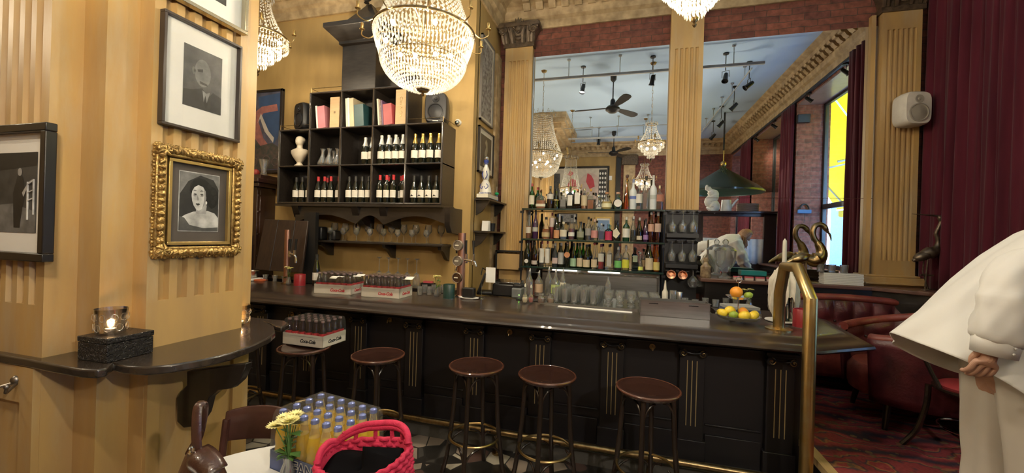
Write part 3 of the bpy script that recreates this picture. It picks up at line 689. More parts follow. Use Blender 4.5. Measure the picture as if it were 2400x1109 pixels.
flower_vase('glass of small yellow flowers behind the fruit stand', PZ(1755, 722, 1.1), .08, .03, .19, 6, .022, .05, 9)
# ---------------------------------------------------------------- things on the counter
def candle_block(label, loc, r, h, m, col='candle'):
    t = thing('candle', label, 'candle', loc)
    MB().lathe([(r*.93, 0), (r, .004), (r, h-.004), (r*.96, h), (r*.88, h), (r*.86, h-.02), (0, h-.022)], n=32).build('wax', m, t)
    MB().cyl((0, 0, h-.022), (.002, 0, h-.008), .0015, n=6).build('wick', BLACK, t)
    MB().lathe([(0, 0), (r*.9, 0), (r*1.05, .001), (r*1.05, .007)], n=32, cap=False).build('glass_coaster', CUT, t)
    return t
REDW = mat('deep red wax', (.32, .02, .03), .35, coat=.3); GRNW = mat('dark green wax', (.012, .045, .038), .35, coat=.4)
candle_block('red pillar candle left of the cola crates on the bar', PZ(702, 670, 1.1), .058, .125, REDW)
candle_block('dark green pillar candle left of the beer tower', PZ(1052, 700, 1.1), .055, .135, GRNW)
candle_block('red pillar candle beside the brass handrail', PZ(1882, 768, 1.1), .065, .135, REDW)
for k, (px, py) in enumerate(((622, 659), (644, 661), (666, 663))):
    o = MB().lathe([(.022, 0), (.024, .004), (.020, .03), (.030, .075), (.028, .075), (.018, .03), (.018, .012), (0, .010)], PZ(px, py, 1.1), 18, cap=False).build('shot_glass', CUT)
    tag(o, '%s of three small tumblers left of the flower vase' % ('leftmost', 'middle', 'rightmost')[k], 'glass', 'three small tumblers on the bar')
p = PZ(590, 656, 1.1); p.y -= .04
o = MB().lathe([(.075, 0), (.085, .004), (.105, .075), (.108, .08), (.100, .078), (.08, .006), (0, .006)], p+Vector((0, 0, .03)), 28, cap=False).build('steel_bowl', STEEL); tag(o, 'shallow steel bowl at the left end of the counter', 'bowl')
b = MB(); b.cbox((p.x, p.y, 1.115), (.26, .16, .026)); o = b.build('serving_tray', WHITE, bevel=.006); tag(o, 'white tray under the steel bowl on the counter', 'tray')
o = MB().cbox((p.x+.19, p.y-.01, 1.111), (.10, .10, .02)).build('orange_box', colmat((.60, .14, .05)), bevel=.003); tag(o, 'flat orange box beside the steel bowl', 'box')
# copper column tap
p = PZ(728, 658, 1.1); p.y = 3.66
t = thing('tap_column', 'tall thin copper column tap left of the cola crates', 'beer tap', p)
MB().cyl((0, 0, 0), (0, 0, .60), .030, n=20).build('column', COPPERD, t)
MB().lathe([(.05, 0), (.05, .008), (.03, .02)], n=24).build('flange', BRASSD, t)
b = MB()
for y, z in ((-.0, .33),): b.tube([(0, 0, z), (.07, -.02, z+.01), (.13, -.03, z+.0), (.15, -.03, z-.03), (.152, -.03, z-.09)], .013, 10); b.cyl((.05, -.015, z-.03), (.05, -.015, z+.04), .016); b.cyl((.13, -.03, z-.01), (.13, -.03, z+.05), .014)
b.build('spout', CHROME, t)
for x in (.05, .13): MB().cyl((x, -.02, .37), (x+.008, -.02, .50), .009, .013, 10).build('tap_handle', BLACK, t)
# beer tower with three badges
p = PZ(1079, 696, 1.1); t = thing('beer_tower', 'copper beer tower with three round badges', 'beer tap', p)
MB().cyl((0, 0, 0), (0, 0, .62), .038, n=24).build('column', COPPERD, t)
MB().lathe([(.06, 0), (.06, .006), (.04, .02)], n=24).build('flange', CHROME, t)
BADGE = mat('badge grey', (.26, .23, .19), .4, metal=.3, col2=(.16, .13, .10), scale=60)
for k, z in enumerate((.50, .35, .19)):
    bb = MB().cyl((-.012, -.035, z), (-.018, -.062, z), .048, n=28).build('badge', BADGE if k < 2 else mat('badge brown', (.10, .055, .03), .3, metal=.3), t)
    b = MB(); b.tube([(-.018+.046*math.cos(2*PI*i/28), -.063, z+.046*math.sin(2*PI*i/28)) for i in range(28)], .004, 6, closed=True)
    b.build('badge_rim', mat('badge rim', (.5, .42, .34), .3, metal=.7), bb)
    MB().cbox((-.018, -.0635, z), (.055, .002, .010)).build('badge_emblem', CREAM, bb)
b = MB(); b.tube([(.03, 0, .36), (.10, -.01, .355), (.14, -.01, .345), (.16, -.015, .30)], .014, 10); b.cyl((.05, 0, .33), (.05, 0, .42), .014); b.cyl((.125, -.01, .32), (.125, -.01, .42), .014)
b.tube([(-.03, 0, .30), (-.05, -.01, .29), (-.055, -.01, .25)], .012, 8); b.build('spout', CHROME, t)
for x, z in ((.05, .42), (.125, .42), (-.05, .42)): MB().cyl((x, -.005, z), (x-.006, -.005, z+.13), .008, .013, 10).build('tap_handle', BLACK, t)
p = PZ(1092, 700, 1.1)
t = thing('black_dispenser', 'small black box on a white saucer beside the beer tower', 'box', p+Vector((.03, 0, 0)))
MB().cbox((0, 0, .06), (.115, .07, .09)).build('box_body', BLACK, t, bevel=.008); MB().lathe([(.07, .0), (.09, .012), (.088, .015), (.065, .006), (0, .006)], n=28, sx=1.1, sy=.6).build('saucer', WHITE, t)
# till monitor, spike, printer
p = PZ(1140, 692, 1.1); t = thing('till_monitor', 'black touchscreen till seen from behind beside the beer tower', 'monitor', p+Vector((.03, .08, 0)), .25)
MB().cbox((-.10, -.02, .12), (.022, .20, .22), Matrix.Rotation(.35, 4, 'Y')).build('screen', BLACK, t, bevel=.01)
MB().cbox((-.07, 0, .02), (.16, .16, .035)).build('stand', BLACK, t, bevel=.01); b = MB(); b.tube([(-.11, -.06, .2), (-.10, -.03, .27), (-.06, .02, .24)], .006, 6); b.build('bracket', BLACKM, t)
t = thing('cash_drawer', 'low glossy black cash machine behind the till', 'machine', p+Vector((.21, .10, 0)))
MB().cbox((0, 0, .06), (.30, .20, .12)).build('case', BLACK, t, bevel=.012); MB().cbox((0, -.02, .135), (.28, .14, .03), Matrix.Rotation(.12, 4, 'X')).build('glossy_lid', mat('gloss black', (.01, .01, .01), .08, coat=1), t, bevel=.008)
t = thing('card_spike', 'small chrome bill spike on the counter before the till', 'holder', PZ(1128, 700, 1.1)); b = MB(); b.lathe([(.032, 0), (.032, .004), (.003, .008)], n=20); b.cyl((0, 0, .005), (0, 0, .14), .002, n=6); b.build('spike', CHROME, t)
t = thing('receipt_printer', 'grey receipt printer with green light right of the till', 'printer', PZ(1209, 700, 1.1)+Vector((0, .07, 0)))
MB().cbox((0, 0, .05), (.10, .13, .10)).build('case', mat('grey plastic', (.16, .17, .17), .5), t, bevel=.012); MB().cbox((0, .0, .115), (.08, .09, .03)).build('lid', BLACK, t, bevel=.006)
MB().sphere((.03, -.066, .035), .004, 8, 6).build('status_light', mat('green led', (.2, 1, .1), .4, emit=(.3, 1, .1, 6)), t)
o = MB().cbox(PZ(1150, 640, 1.33)+Vector((0, 0, -.02)), (.10, .004, .15)).build('paper_sheet', WHITE); o.location.y += .0; tag(o, 'upright white paper behind the till', 'paper')
# syrup bottles on black mat
p = PZ(1262, 706, 1.1); o = MB().cbox((p.x, p.y+.02, 1.106), (.42, .13, .010), Matrix.Rotation(-.06, 4, 'Z')).build('bar_mat', BLACK, bevel=.003); tag(o, 'black rubber mat under the little cordial bottles', 'mat')
for k, (px, h, r, liq, lab) in enumerate(((1230, .17, .026, (.75, .62, .40), 'first tiny flask with pale liquid on the black mat'), (1244, .16, .024, (.45, .08, .05), 'second tiny flask with red liquid on the black mat'))):
    t = thing('cordial_flask', lab, 'bottle', PZ(px, 709, 1.111)); MB().lathe([(r*.8, 0), (r*1.1, .03), (r*.9, .055), (.009, .075), (.008, h*.8), (.010, h*.82)], n=18, cap=False).build('flask_glass', CUT, t)
    MB().lathe([(r*.7, .003), (r, .03), (r*.8, .045), (0, .045)], n=16).build('liquid', colmat(liq, .2), t); MB().lathe([(.008, h*.82), (.009, h*.9), (.003, h)], n=10).build('stopper', CREAM, t)
for k, (px, liq, lab) in enumerate(((1268, (.25, .13, .08), 'first small jar with lid on the black mat'), (1290, (.50, .28, .16), 'second small jar with brown nuts on the black mat'))):
    t = thing('glass_jar', lab, 'jar', PZ(px, 710, 1.111)); MB().lathe([(.028, 0), (.032, .01), (.032, .05), (.022, .066), (.024, .075)], n=20, cap=False).build('jar_glass', CUT, t)
    MB().lathe([(.028, .004), (.029, .035), (0, .04)], n=16).build('contents', colmat(liq, .7), t); MB().lathe([(.025, .073), (.026, .085), (0, .088)], n=18).build('lid', CHROME, t)
p0, p1 = PZ(1308, 718, 1.103), PZ(1482, 733, 1.103)
a = math.atan2(p1.y-p0.y, p1.x-p0.x); o = MB().cbox((p0+p1)/2, ((p1-p0).length, .045, .008), Matrix.Rotation(a, 4, 'Z')).build('white_strip', WHITE, bevel=.003); tag(o, 'long white plastic strip lying on the counter edge', 'strip')
# steel ice trough standing on the counter
A, B_ = PZ(1500, 739, 1.1005), PZ(1664, 751, 1.1005); a = math.atan2(B_.y-A.y, B_.x-A.x); w = (B_-A).length
t = thing('steel_trough', 'open brushed steel trough on the counter left of the fruit stand', 'container', A, a)
b = MB(); b.box(0, w, 0, .004, 0, .125); b.box(0, w, .146, .15, 0, .125); b.box(0, .004, 0, .15, 0, .125); b.box(w-.004, w, 0, .15, 0, .125); b.box(0, w, 0, .15, 0, .004); b.box(-.005, w+.005, -.012, .004, .122, .126); b.build('trough_body', STEEL, t)
for x in (.10, w-.12): MB().box(x-.035, x+.035, -.004, 0, .098, .104).build('slot', BLACKM, t)
# fruit stand
FR = PZ(1733, 757, 1.1)+Vector((0, .05, 0))
t = thing('fruit_stand', 'two-tier cut-glass stand with metal ring handle on the counter', 'stand', FR)
MB().lathe([(.05, 0), (.06, .012), (.13, .022), (.155, .05), (.160, .052), (.13, .030), (0, .022)], n=12, cap=False).build('lower_dish', CUT, t)
MB().lathe([(.0, .175), (.06, .175), (.085, .195), (.090, .197), (.06, .182), (0, .180)], n=12, cap=False).build('upper_dish', CUT, t)
MB().cyl((0, 0, .02), (0, 0, .30), .004, n=8).build('stem', CHROME, t)
b = MB(); b.tube([(.020*math.cos(2*PI*i/20), 0, .32+.022*math.sin(2*PI*i/20)) for i in range(20)], .0035, 8, closed=True); b.build('ring_handle', CHROME, t)
LEM = mat('lemon skin', (.85, .62, .05), .42, col2=(.75, .52, .03), bump=.15, bscale=90); ORA = mat('orange skin', (.85, .33, .03), .45, bump=.15, bscale=90); LIM = mat('lime skin', (.30, .42, .05), .4, bump=.15, bscale=90)
def fruit(x, y, z, r, m, lab, cat, el=1.25, a=0, tl=.3):
    M_ = Matrix.Rotation(a, 3, 'Z') @ Matrix.Rotation(PI/2-tl, 3, 'Y')
    b = MB(); b.sphere((0, 0, 0), r, 18, 12, (1, 1, el), M_)
    if el > 1.1:
        d = M_ @ Vector((0, 0, 1)); b.cyl(d*r*el*.93, d*r*el*1.08, r*.25, r*.12, 8)
    o = b.build(cat, m); o.location = FR+Vector((x, y, z)); tag(o, lab, cat, 'citrus fruit on the glass stand')
fruit(-.018, -.012, .225, .044, ORA, 'large orange on the upper dish', 'orange', 1.02); fruit(.062, -.018, .207, .026, LIM, 'lime beside the orange on the upper dish', 'lime', 1.2)
for k, (x, y, r, m, c, a) in enumerate(((-.115, -.03, .031, LEM, 'lemon', 2.6), (-.05, -.085, .027, LIM, 'lime', .2), (.02, -.095, .034, LEM, 'lemon', .1), (.085, -.065, .032, LEM, 'lemon', 1.0), (.115, .0, .030, LEM, 'lemon', 1.5), (-.06, -.01, .033, LEM, 'lemon', .5), (.03, -.02, .032, ORA, 'orange', 0), (-.03, .07, .032, LEM, 'lemon', .9), (.06, .07, .032, LEM, 'lemon', 2))):
    fruit(x, y, .063+.02*(1 if k in (5, 6) else 0), r, m, '%s on the lower dish, %s around from the left' % (c, ORD[k]), c, 1.25 if c != 'orange' else 1.0, a)
# candle dripping over a bottle
p = PZ(1842, 758, 1.1); WAX = mat('dripped cream wax', (.74, .70, .60), .45, col2=(.62, .57, .48), scale=14, bump=.3, bscale=30)
t = thing('wax_covered_bottle', 'tall white taper in a bottle buried under dripped wax', 'candle', p+Vector((0, .07, 0)))
MB().lathe([(.085, 0), (.12, .006), (.12, .012), (.08, .010), (0, .010)], n=30).build('plate', WHITE, t)
MB().lathe([(.045, .01), (.047, .20), (.02, .30), (.016, .40), (0, .40)], n=20).build('bottle', mat('bottle under wax', (.03, .035, .02), .2), t)
def wx(u, v):
    a = u*2*PI; z = .43-v*.40; R0 = .030+.045*min(1, v*4) + .020*math.sin(min(v*2.2, 1.57)); R0 *= 1+.12*math.sin(a*5+v*3)+.09*math.sin(a*11+2*v)+.05*math.sin(a*17+5*v)
    hang = .40*(.55+.45*abs(math.sin(a*4.5+.7)*math.sin(a*1.5+2))); z = .43-min(v*.40, hang)
    return (R0*math.cos(a), R0*math.sin(a), z)
b = MB(); b.grid(wx, 90, 26, cu=True)
R_ = random.Random(4)
for k in range(46):
    a = R_.random()*2*PI; r = .062+.022*R_.random(); z1 = .34*R_.random()+.06; z0 = max(.015, z1-.05-.16*R_.random()); b.tube([(r*.86*math.cos(a), r*.86*math.sin(a), z1), (r*math.cos(a), r*math.sin(a), (z0+z1)/2), (r*1.03*math.cos(a), r*1.03*math.sin(a), z0)], [.005, .006, .004], 6)
b.lathe([(0, .435), (.03, .43), (.036, .42), (.03, .38)], n=16)
b.build('dripped_wax', WAX, t)
MB().lathe([(.016, .42), (.0145, .60), (.013, .63), (.004, .645), (0, .65)], n=16).build('taper', mat('white taper', (.80, .77, .68), .4), t)
# ---------------------------------------------------------------- chandeliers, fans, tracks
def chandelier(label, loc, R, rc, zc, zb, style, ns=34, arms=8, power=30, group=None, chain_top=None):
    """loc: centre of the main ring; zc crown ring above it; zb lowest point below (both relative, zb<0)"""
    t = thing('chandelier', label, 'chandelier', loc, group=group)
    b = MB()
    b.tube([(R*math.cos(2*PI*i/48), R*math.sin(2*PI*i/48), 0) for i in range(48)], .010, 8, closed=True, flat=1.6)
    for k in range(4): a = k*PI/2+.3; b.tube([(R*math.cos(a), R*math.sin(a), 0), (0, 0, .02)], .004, 5)
    b.cyl((0, 0, -.02), (0, 0, zc), .006, n=6)
    b.tube([(rc*math.cos(2*PI*i/30), rc*math.sin(2*PI*i/30), zc) for i in range(30)], .007, 6, closed=True)
    if style == 'basket': b.tube([(R*.74*math.cos(2*PI*i/40), R*.74*math.sin(2*PI*i/40), zb*.48) for i in range(40)], .005, 6, closed=True)
    b.build('ring_frame', BRASSD, t)
    b = MB()                                                   # bead strings from crown to ring
    for k in range(ns):
        a = 2*PI*k/ns; n = max(8, int(zc/.036)) if R > .3 else max(8, int(zc/.028))
        for j in range(n+1):
            q = j/n; r = rc+(R-rc)*(q**1.9)*.92+.02*R*math.sin(q*3); z = zc*(1-q); s_ = (.0075+.006*q)*(1 if R > .3 else .75)
            b.octa((r*math.cos(a), r*math.sin(a), z), s_, s_*1.35)
    b.build('bead_strings', CRYST, t, smooth=False, stuff=True)
    b = MB()                                                   # crown drops
    for k in range(14):
        a = 2*PI*k/14; b.tube([(rc*.9*math.cos(a), rc*.9*math.sin(a), zc), (rc*1.15*math.cos(a), rc*1.15*math.sin(a), zc+rc*.45), (rc*1.35*math.cos(a), rc*1.35*math.sin(a), zc+rc*.30)], .0035, 5)
        b.octa((rc*1.35*math.cos(a), rc*1.35*math.sin(a), zc+rc*.12), .010, .03)
    b.build('crown', CRYST, t, smooth=False)
    b = MB()
    if style == 'basket':
        n = int(2*PI*R/.030); H = -zb
        for k in range(n):                                    # long prisms
            a = 2*PI*k/n
            for (r0, z0, l, w_) in ((R*1.0, -.015, H*.30, .009), (R*.93, -H*.24, H*.26, .008)):
                a2 = a+(.5*2*PI/n if l < H*.28 else 0); dr = Vector((math.cos(a2), math.sin(a2), 0)); P0 = dr*r0+Vector((0, 0, z0)); P1 = dr*(r0*.93)+Vector((0, 0, z0-l))
                b.octa(P0-Vector((0, 0, .008)), w_*.8, .010); sd = Vector((-dr.y, dr.x, 0))*w_; m_ = P0.lerp(P1, .3)
                v = [b.v(P0+Vector((0, 0, -.016))), b.v(m_+sd), b.v(m_+dr*w_*.7), b.v(m_-sd), b.v(m_-dr*w_*.7), b.v(P1)]
                for i in range(4): b.f([v[0], v[1+i], v[1+(i+1) % 4]]); b.f([v[5], v[1+(i+1) % 4], v[1+i]])
        m2 = 76
        for k in range(m2):
            a = 2*PI*k/m2
            for j in range(15):
                q = j/14; th = q*PI/2*.93; r = R*.86*math.cos(th); z = -H*.44-(H*.56)*math.sin(th)
                if j > 9 and k % 2: continue
                b.octa((r*math.cos(a), r*math.sin(a), z), .0095, .0145)
    else:
        H = -zb
        for tr in range(4):
            r0 = R*(1-.24*tr); n = int(2*PI*r0/.024)
            for k in range(n):
                a = 2*PI*(k+.5*(tr % 2))/n; z0 = -H*.20*tr-.005
                for j in range(3): b.octa((r0*math.cos(a), r0*math.sin(a), z0-.018*j), .006, .009)
                b.octa((r0*math.cos(a), r0*math.sin(a), z0-.075), .0095, .028, .022)
    b.build('crystal_basket', CRYST, t, smooth=False, stuff=True)
    MB().lathe([(0, zb-.05), (.008, zb-.045), (.014, zb-.03), (.006, zb-.02), (.045 if R > .3 else .02, zb-.005), (.055 if R > .3 else .022, zb+.012), (0, zb+.014)], n=20).build('bottom_finial', BRASSD, t)
    for k in range(arms):
        a = 2*PI*(k+.35)/arms; c, s_ = math.cos(a), math.sin(a); L_ = .115 if R > .3 else .07
        for q, dz in ((0, 0),):
            b = MB(); b.tube(smoothpath([((R+.005)*c, (R+.005)*s_, .0), ((R+L_*.5)*c, (R+L_*.5)*s_, -.035), ((R+L_)*c, (R+L_)*s_, -.01), ((R+L_)*c, (R+L_)*s_, .03)], 4), .0045, 6)
            b.lathe([(.004, .03), (.020, .034), (.021, .039), (.007, .045), (.011, .055), (.012, .085), (.009, .085)], ((R+L_)*c, (R+L_)*s_, 0), 12)
            b.build('candle_arm', BRASS, t)
    nb = 6 if R > .3 else 4
    for k in range(nb):
        a = 2*PI*(k+.2)/nb; MB().sphere((R*.80*math.cos(a), R*.80*math.sin(a), -.05), .017 if R > .3 else .014, 10, 8, (1, 1, 1.3)).build('bulb', BULB, t)
    if R > .3:
        for k in range(4): a = 2*PI*(k+.6)/4; MB().sphere((R*.5*math.cos(a), R*.5*math.sin(a), zb*.5), .016, 10, 8).build('bulb', BULB, t)
    b = MB(); top = ZC-loc[2]; n = max(2, int((top-zc)/.06))
    for k in range(n): z = zc+(top-zc)*(k+.5)/n; b.tube([((.010 if k % 2 else 0)*math.cos(2*PI*i/8), (0 if k % 2 else .010)*math.cos(2*PI*i/8), z+.036*math.sin(2*PI*i/8)) for i in range(8)], .0028, 4, closed=True)
    b.lathe([(0, top-.04), (.04, top-.03), (.055, top-.001), (0, top-.001)], n=16); b.build('chain', BRASSD, t)
    for k in range(2):
        o = lamp('chandelier_light', 'POINT', (loc[0]+(k-.5)*R*.6, loc[1], loc[2]+zb*.35), power*.42, WARM, .022)
    return t
chandelier('large lit crystal basket chandelier hanging before the wine shelves', (-1.555, 2.85, 3.26), .385, .18, .72, -.44, 'basket', 54, 10, 95)
chandelier('lit tiered crystal chandelier hanging before the brick strip, top right of centre', (.385, 2.80, 3.42), .215, .075, .32, -.30, 'tier', 26, 6, 60)
chandelier('small lit tiered crystal chandelier half hidden by the ochre pillar', (-3.36, 3.0, 3.50), .245, .085, .36, -.32, 'tier', 28, 6, 60)
q = MY(1337, 430, 9.9); chandelier('slender lit chandelier in the mirror, right of the big reflected one', (q.x, q.y, 2.92), .24, .13, .72, -.30, 'tier', 28, 6, 70)
q = MY(1510, 415, 10.9); chandelier('smallest lit chandelier in the mirror, before the reflected brick wall', (q.x, q.y, 3.25), .24, .08, .38, -.28, 'tier', 24, 6, 70)
chandelier('lit crystal chandelier hanging behind the pillar, low at rear left of the room', (-4.4, .4, 3.3), .28, .1, .45, -.34, 'tier', 26, 6, 70)
t = thing('added_fill_globe', 'added opal globe fill lamp, unseen behind the viewer near the dark partition', 'lamp', (1.4, -.3, 2.75))  # added lamp out of view, fills the table and pillar base
MB().lathe([(0, -.12), (.06, -.105), (.105, -.06), (.12, 0), (.105, .06), (.06, .105), (.03, .12), (0, .12)], n=28).build('globe', mat('fill globe glow', (.9, .9, .85), .4, emit=(1, .88, .70, 9)), t); MB().cyl((0, 0, .12), (0, 0, ZC-2.75), .006, n=6).build('cord', BLACK, t)
lamp('fill_globe_light', 'POINT', (1.4, -.3, 2.58), 90, (1, .90, .76), .04)  # fill light of the added globe
def ceiling_fan(label, loc, ang):
    t = thing('ceiling_fan', label, 'fan', loc, ang, 'black three-bladed ceiling fans')
    b = MB(); b.lathe([(.0, -.10), (.07, -.10), (.13, -.055), (.135, -.02), (.10, .02), (.05, .04), (.045, .13), (.025, .16), (0, .16)], n=28); b.build('motor', BLACKM, t)
    MB().cyl((0, 0, .14), (0, 0, ZC-loc[2]-.08), .012, n=10).build('rod', BLACK, t)
    MB().lathe([(.02, ZC-loc[2]-.14), (.055, ZC-loc[2]-.10), (.06, ZC-loc[2]-.001), (0, ZC-loc[2]-.001)], n=20).build('ceiling_cup', BLACK, t)
    for k in range(3):
        M_ = Matrix.Rotation(k*2*PI/3, 4, 'Z') @ Matrix.Translation((.10, 0, -.01)) @ Matrix.Rotation(.22, 4, 'X')
        b = MB(); pts = [(0, -.025), (.08, -.04), (.2, -.062), (.45, -.082), (.58, -.075), (.625, -.04), (.635, 0), (.625, .04), (.58, .075), (.45, .082), (.2, .062), (.08, .04), (0, .025)]
        b.M = M_; b.ex(pts, 'z', -.006, .006); b.build('fan_blade', BLACKM, t)
    return t
f = MZ(1436, 252, 4.20); ceiling_fan('larger black ceiling fan in the mirror, centre of the blue ceiling', (f.x, f.y, 4.20), PI+.12)
f = MZ(1438, 357, 4.22); ceiling_fan('smaller farther black ceiling fan in the mirror, below the first', (f.x, f.y, 4.22), PI-.15)
TRK = mat('grey track paint', (.42, .44, .46), .5)
def bar_track(label, p0, p1, w=.03, hang=5):
    t = thing('ceiling_rail', label, 'rail', ((p0[0]+p1[0])/2, (p0[1]+p1[1])/2, p0[2]), group=None)
    b = MB(); b.tube([p0, p1], w, 4); b.build('rail_bar', TRK, t, world=True)
    for k in range(hang):
        q = Vector(p0).lerp(Vector(p1), (k+.5)/hang); b = MB(); b.cyl(q, (q.x, q.y, ZC), .009, n=6); b.lathe([(.03, -.02), (.03, 0)], (q.x, q.y, ZC-.001), 12); b.build('hanger', STEEL, t, world=True)
a0 = MZ(1250, 187, 4.50); a1 = MZ(1790, 150, 4.50); ym = (a0.y+a1.y)/2
bar_track('nearest horizontal grey ceiling rail in the mirror above the fan', (-3.2, ym, 4.5), (a1.x, ym, 4.5), .028, 6)
a0 = MZ(1560, 318, 4.5); bar_track('farther horizontal ceiling rail in the mirror below the fan', (-2.0, a0.y, 4.5), (1.4, a0.y, 4.5), .03, 5)
a0 = MZ(1560, 292, 4.55); bar_track('thin second ceiling rail in the mirror behind the fan', (-2.0, a0.y, 4.55), (1.5, a0.y, 4.55), .012, 5)
q0 = MZ(1762, 160, 4.62); q1 = MZ(1655, 350, 4.62); bar_track('thin rail running away along the mirrored ceiling', (q0.x, q0.y, 4.62), (q0.x-.1, -2.0, 4.62), .012, 6)
def spot(label, p, lit, yaw, tilt, zt, power=0, big=1.0, colr=WARM):
    t = thing('spotlight', label, 'spotlight', (p.x, p.y, p.z), yaw, 'black track spotlights')
    MB().cyl((0, 0, .10*big), (0, 0, zt-p.z), .007, n=6).build('stem', BLACK, t)
    MB().lathe([(0, zt-p.z-.02), (.045, zt-p.z-.02), (.045, zt-p.z), (0, zt-p.z)], n=16).build('ceiling_cup', BLACK, t)
    b = MB(); b.tube([(-.045*big, 0, 0), (-.045*big, 0, .09*big), (.045*big, 0, .09*big), (.045*big, 0, 0)], .005, 6); b.build('yoke', BLACK, t)
    M_ = Matrix.Rotation(tilt, 4, 'X'); b = MB(); b.M = M_
    b.lathe([(0, .07*big), (.026*big, .07*big), (.030*big, .04*big), (.034*big, -.05*big), (.045*big, -.075*big), (.043*big, -.075*big), (.030*big, -.05*big), (.0, -.045*big)], n=18); b.build('lamp_head', BLACKM, t)
    if lit:
        b = MB(); b.M = M_; b.lathe([(0, -.062*big), (.034*big, -.06*big), (.02*big, -.04*big), (0, -.04*big)], n=16); b.build('lit_lens', mat('lit lens', (1, 1, 1), .5, emit=(1, .93, .8, 25)), t)
        d = Matrix.Rotation(yaw, 3, 'Z') @ (M_.to_3x3() @ Vector((0, 0, -1)))
        if power:
            o = lamp('spot_beam', 'SPOT', p+d*.12, power, colr, .05, d.to_track_quat('-Z', 'Y').to_euler(), spot_size=math.radians(95), spot_blend=.8)
    return t
SP = ((1366, 208, 1, 'lit spotlight in the mirror, left of the large fan'), (1529, 188, 1, 'lit spotlight in the mirror, right of the large fan by the pilaster'), (1700, 182, 0, 'unlit black spotlight in the mirror, highest right of the pilaster'),
      (1755, 200, 0, 'black spotlight with yellow reflection on its flap'), (1720, 250, 0, 'black tilted spotlight in the mirror below the yellow-lit one'), (1690, 290, 0, 'black spotlight in the mirror above the pendant lamp pole'),
      (1671, 320, 0, 'lowest black spotlight in the mirror near the pilaster'), (1403, 332, 0, 'small black spotlight in the mirror left of the small fan'), (1510, 345, 0, 'small dark spotlight in the mirror left of the small chandelier'))
for k, (px, py, lit, lb) in enumerate(SP):
    p = MZ(px, py, 4.42); spot(lb, p, lit, (.6, 2.6, .4, 1.4, 2.0, 2.2, 2.4, 0, 0)[k], (.25, .3, .5, .9, .8, .8, .9, .2, .3)[k], ZC, 28, 1.15)
# spots on the dark track over the windows
t = thing('window_track', 'long black lighting track under the cornice above the windows', 'rail', (XR-.03, 1, 4.33)); MB().box(XR-.05, XR-.01, -3.0, 3.62, 4.33, 4.37).build('track_bar', BLACK, t, world=True)
for px, yv, lit, lb in ((1941, 6.9, 1, 'lit window-track spotlight nearest the mirror curtain'), (1880, 8.1, 0, 'unlit black spotlight on the window track above the brick pier'), (1800, 9.8, 1, 'lit window-track spotlight above the middle curtain'), (1763, 11.0, 1, 'farthest lit spotlight on the window track')):
    p = Vector((XR-.03, 2*YM-yv, 4.22)); spot(lb, p, lit, PI/2, -.9, 4.33, 25 if lit else 0, .9)
# large dark green pendant hood with brass ball
p = MY(1695, 392, 10.7); t = thing('pendant_lamp', 'large dark green conical pendant hood with brass ball in the mirror', 'lamp', (p.x, p.y, p.z))
zz = ZC-p.z
MB().lathe([(.0, .0), (.05, -.01), (.07, -.04), (.74, -.46), (.88, -.58), (.885, -.62), (.87, -.62), (.86, -.58), (.72, -.47), (.05, -.06), (0, -.05)], n=40).build('lamp_shade', mat('dark green enamel', (.008, .022, .016), .3, coat=.3), t)
MB().sphere((0, 0, .075), .07, 18, 12).build('brass_ball', BRASS, t); MB().cyl((0, 0, .14), (0, 0, .40), .012, n=8).build('brass_rod', BRASS, t); MB().cyl((0, 0, .40), (0, 0, zz), .02, n=8).build('pole', BLACK, t)
b = MB(); R_ = random.Random(2)
for k in range(160):
    s_ = R_.random(); a = 1.2+R_.gauss(0, .35); r = .05+.35*s_; c = Vector((-r*math.cos(a)*.6, r*math.sin(a), -.02-.28*s_+R_.gauss(0, .02))); c += Vector((R_.gauss(0, .03), R_.gauss(0, .03), .02)); b.octa(c, .012, .022)
b.build('trailing_ivy', mat('dark ivy', (.02, .035, .015), .5), t, stuff=True)
# ---------------------------------------------------------------- wine shelf cabinet on the ochre wall
XC = [-4.035, -3.600, -3.170, -2.750, -2.331, -1.900]; ZS = [2.023, 2.455, 2.885, 3.305]; YS = 3.93; T_ = .011
cab = thing('wine_shelf_unit', 'black stepped pigeonhole shelf unit with tower top on the ochre wall', 'shelf unit', (-2.97, YW, 2.0))
b = MB()
for x in XC: b.box(x-T_, x+T_, YS, YW-.0, ZS[0], ZS[2])
for z in ZS[:3]: b.box(XC[0]-T_, XC[5]+T_, YS, YW, z-T_, z+T_)
for x in XC[1:5]: b.box(x-T_, x+T_, YS, YW, ZS[2], ZS[3])
b.box(XC[1]-T_, XC[4]+T_, YS, YW, ZS[3]-T_, ZS[3]+T_)
b.box(XC[0], XC[5], YW-.012, YW, ZS[0], ZS[2]); b.box(XC[1], XC[4], YW-.012, YW, ZS[2], ZS[3])
b.build('carcass', SHELFB, cab, world=True, bevel=.004)
b = MB()
for x in XC: b.tube([(x, YS-.004, ZS[0]), (x, YS-.004, ZS[2])], .010, 8)
for x in XC[1:5]: b.tube([(x, YS-.004, ZS[2]), (x, YS-.004, ZS[3])], .010, 8)
for z in ZS[:3]: b.tube([(XC[0], YS-.004, z), (XC[5], YS-.004, z)], .009, 8)
b.tube([(XC[1], YS-.004, ZS[3]), (XC[4], YS-.004, ZS[3])], .009, 8)
b.build('edge_beading', mat('polished black beading', (.05, .04, .034), .18, coat=.8), cab, world=True)
b = MB(); b.box(XC[2]-T_, XC[3]+T_, YS, YW, ZS[3], 3.82); b.build('tower', SHELFB, cab, world=True, bevel=.004)
b = MB(); b.box(XC[3]+T_, XC[4]+T_, YS+.16, YW, ZS[3], ZS[3]+.22); b.box(XC[3]+.02, XC[4]+T_, YS+.02, YW, ZS[3], ZS[3]+.02); b.build('tower_side_box', SHELFB, cab, world=True)
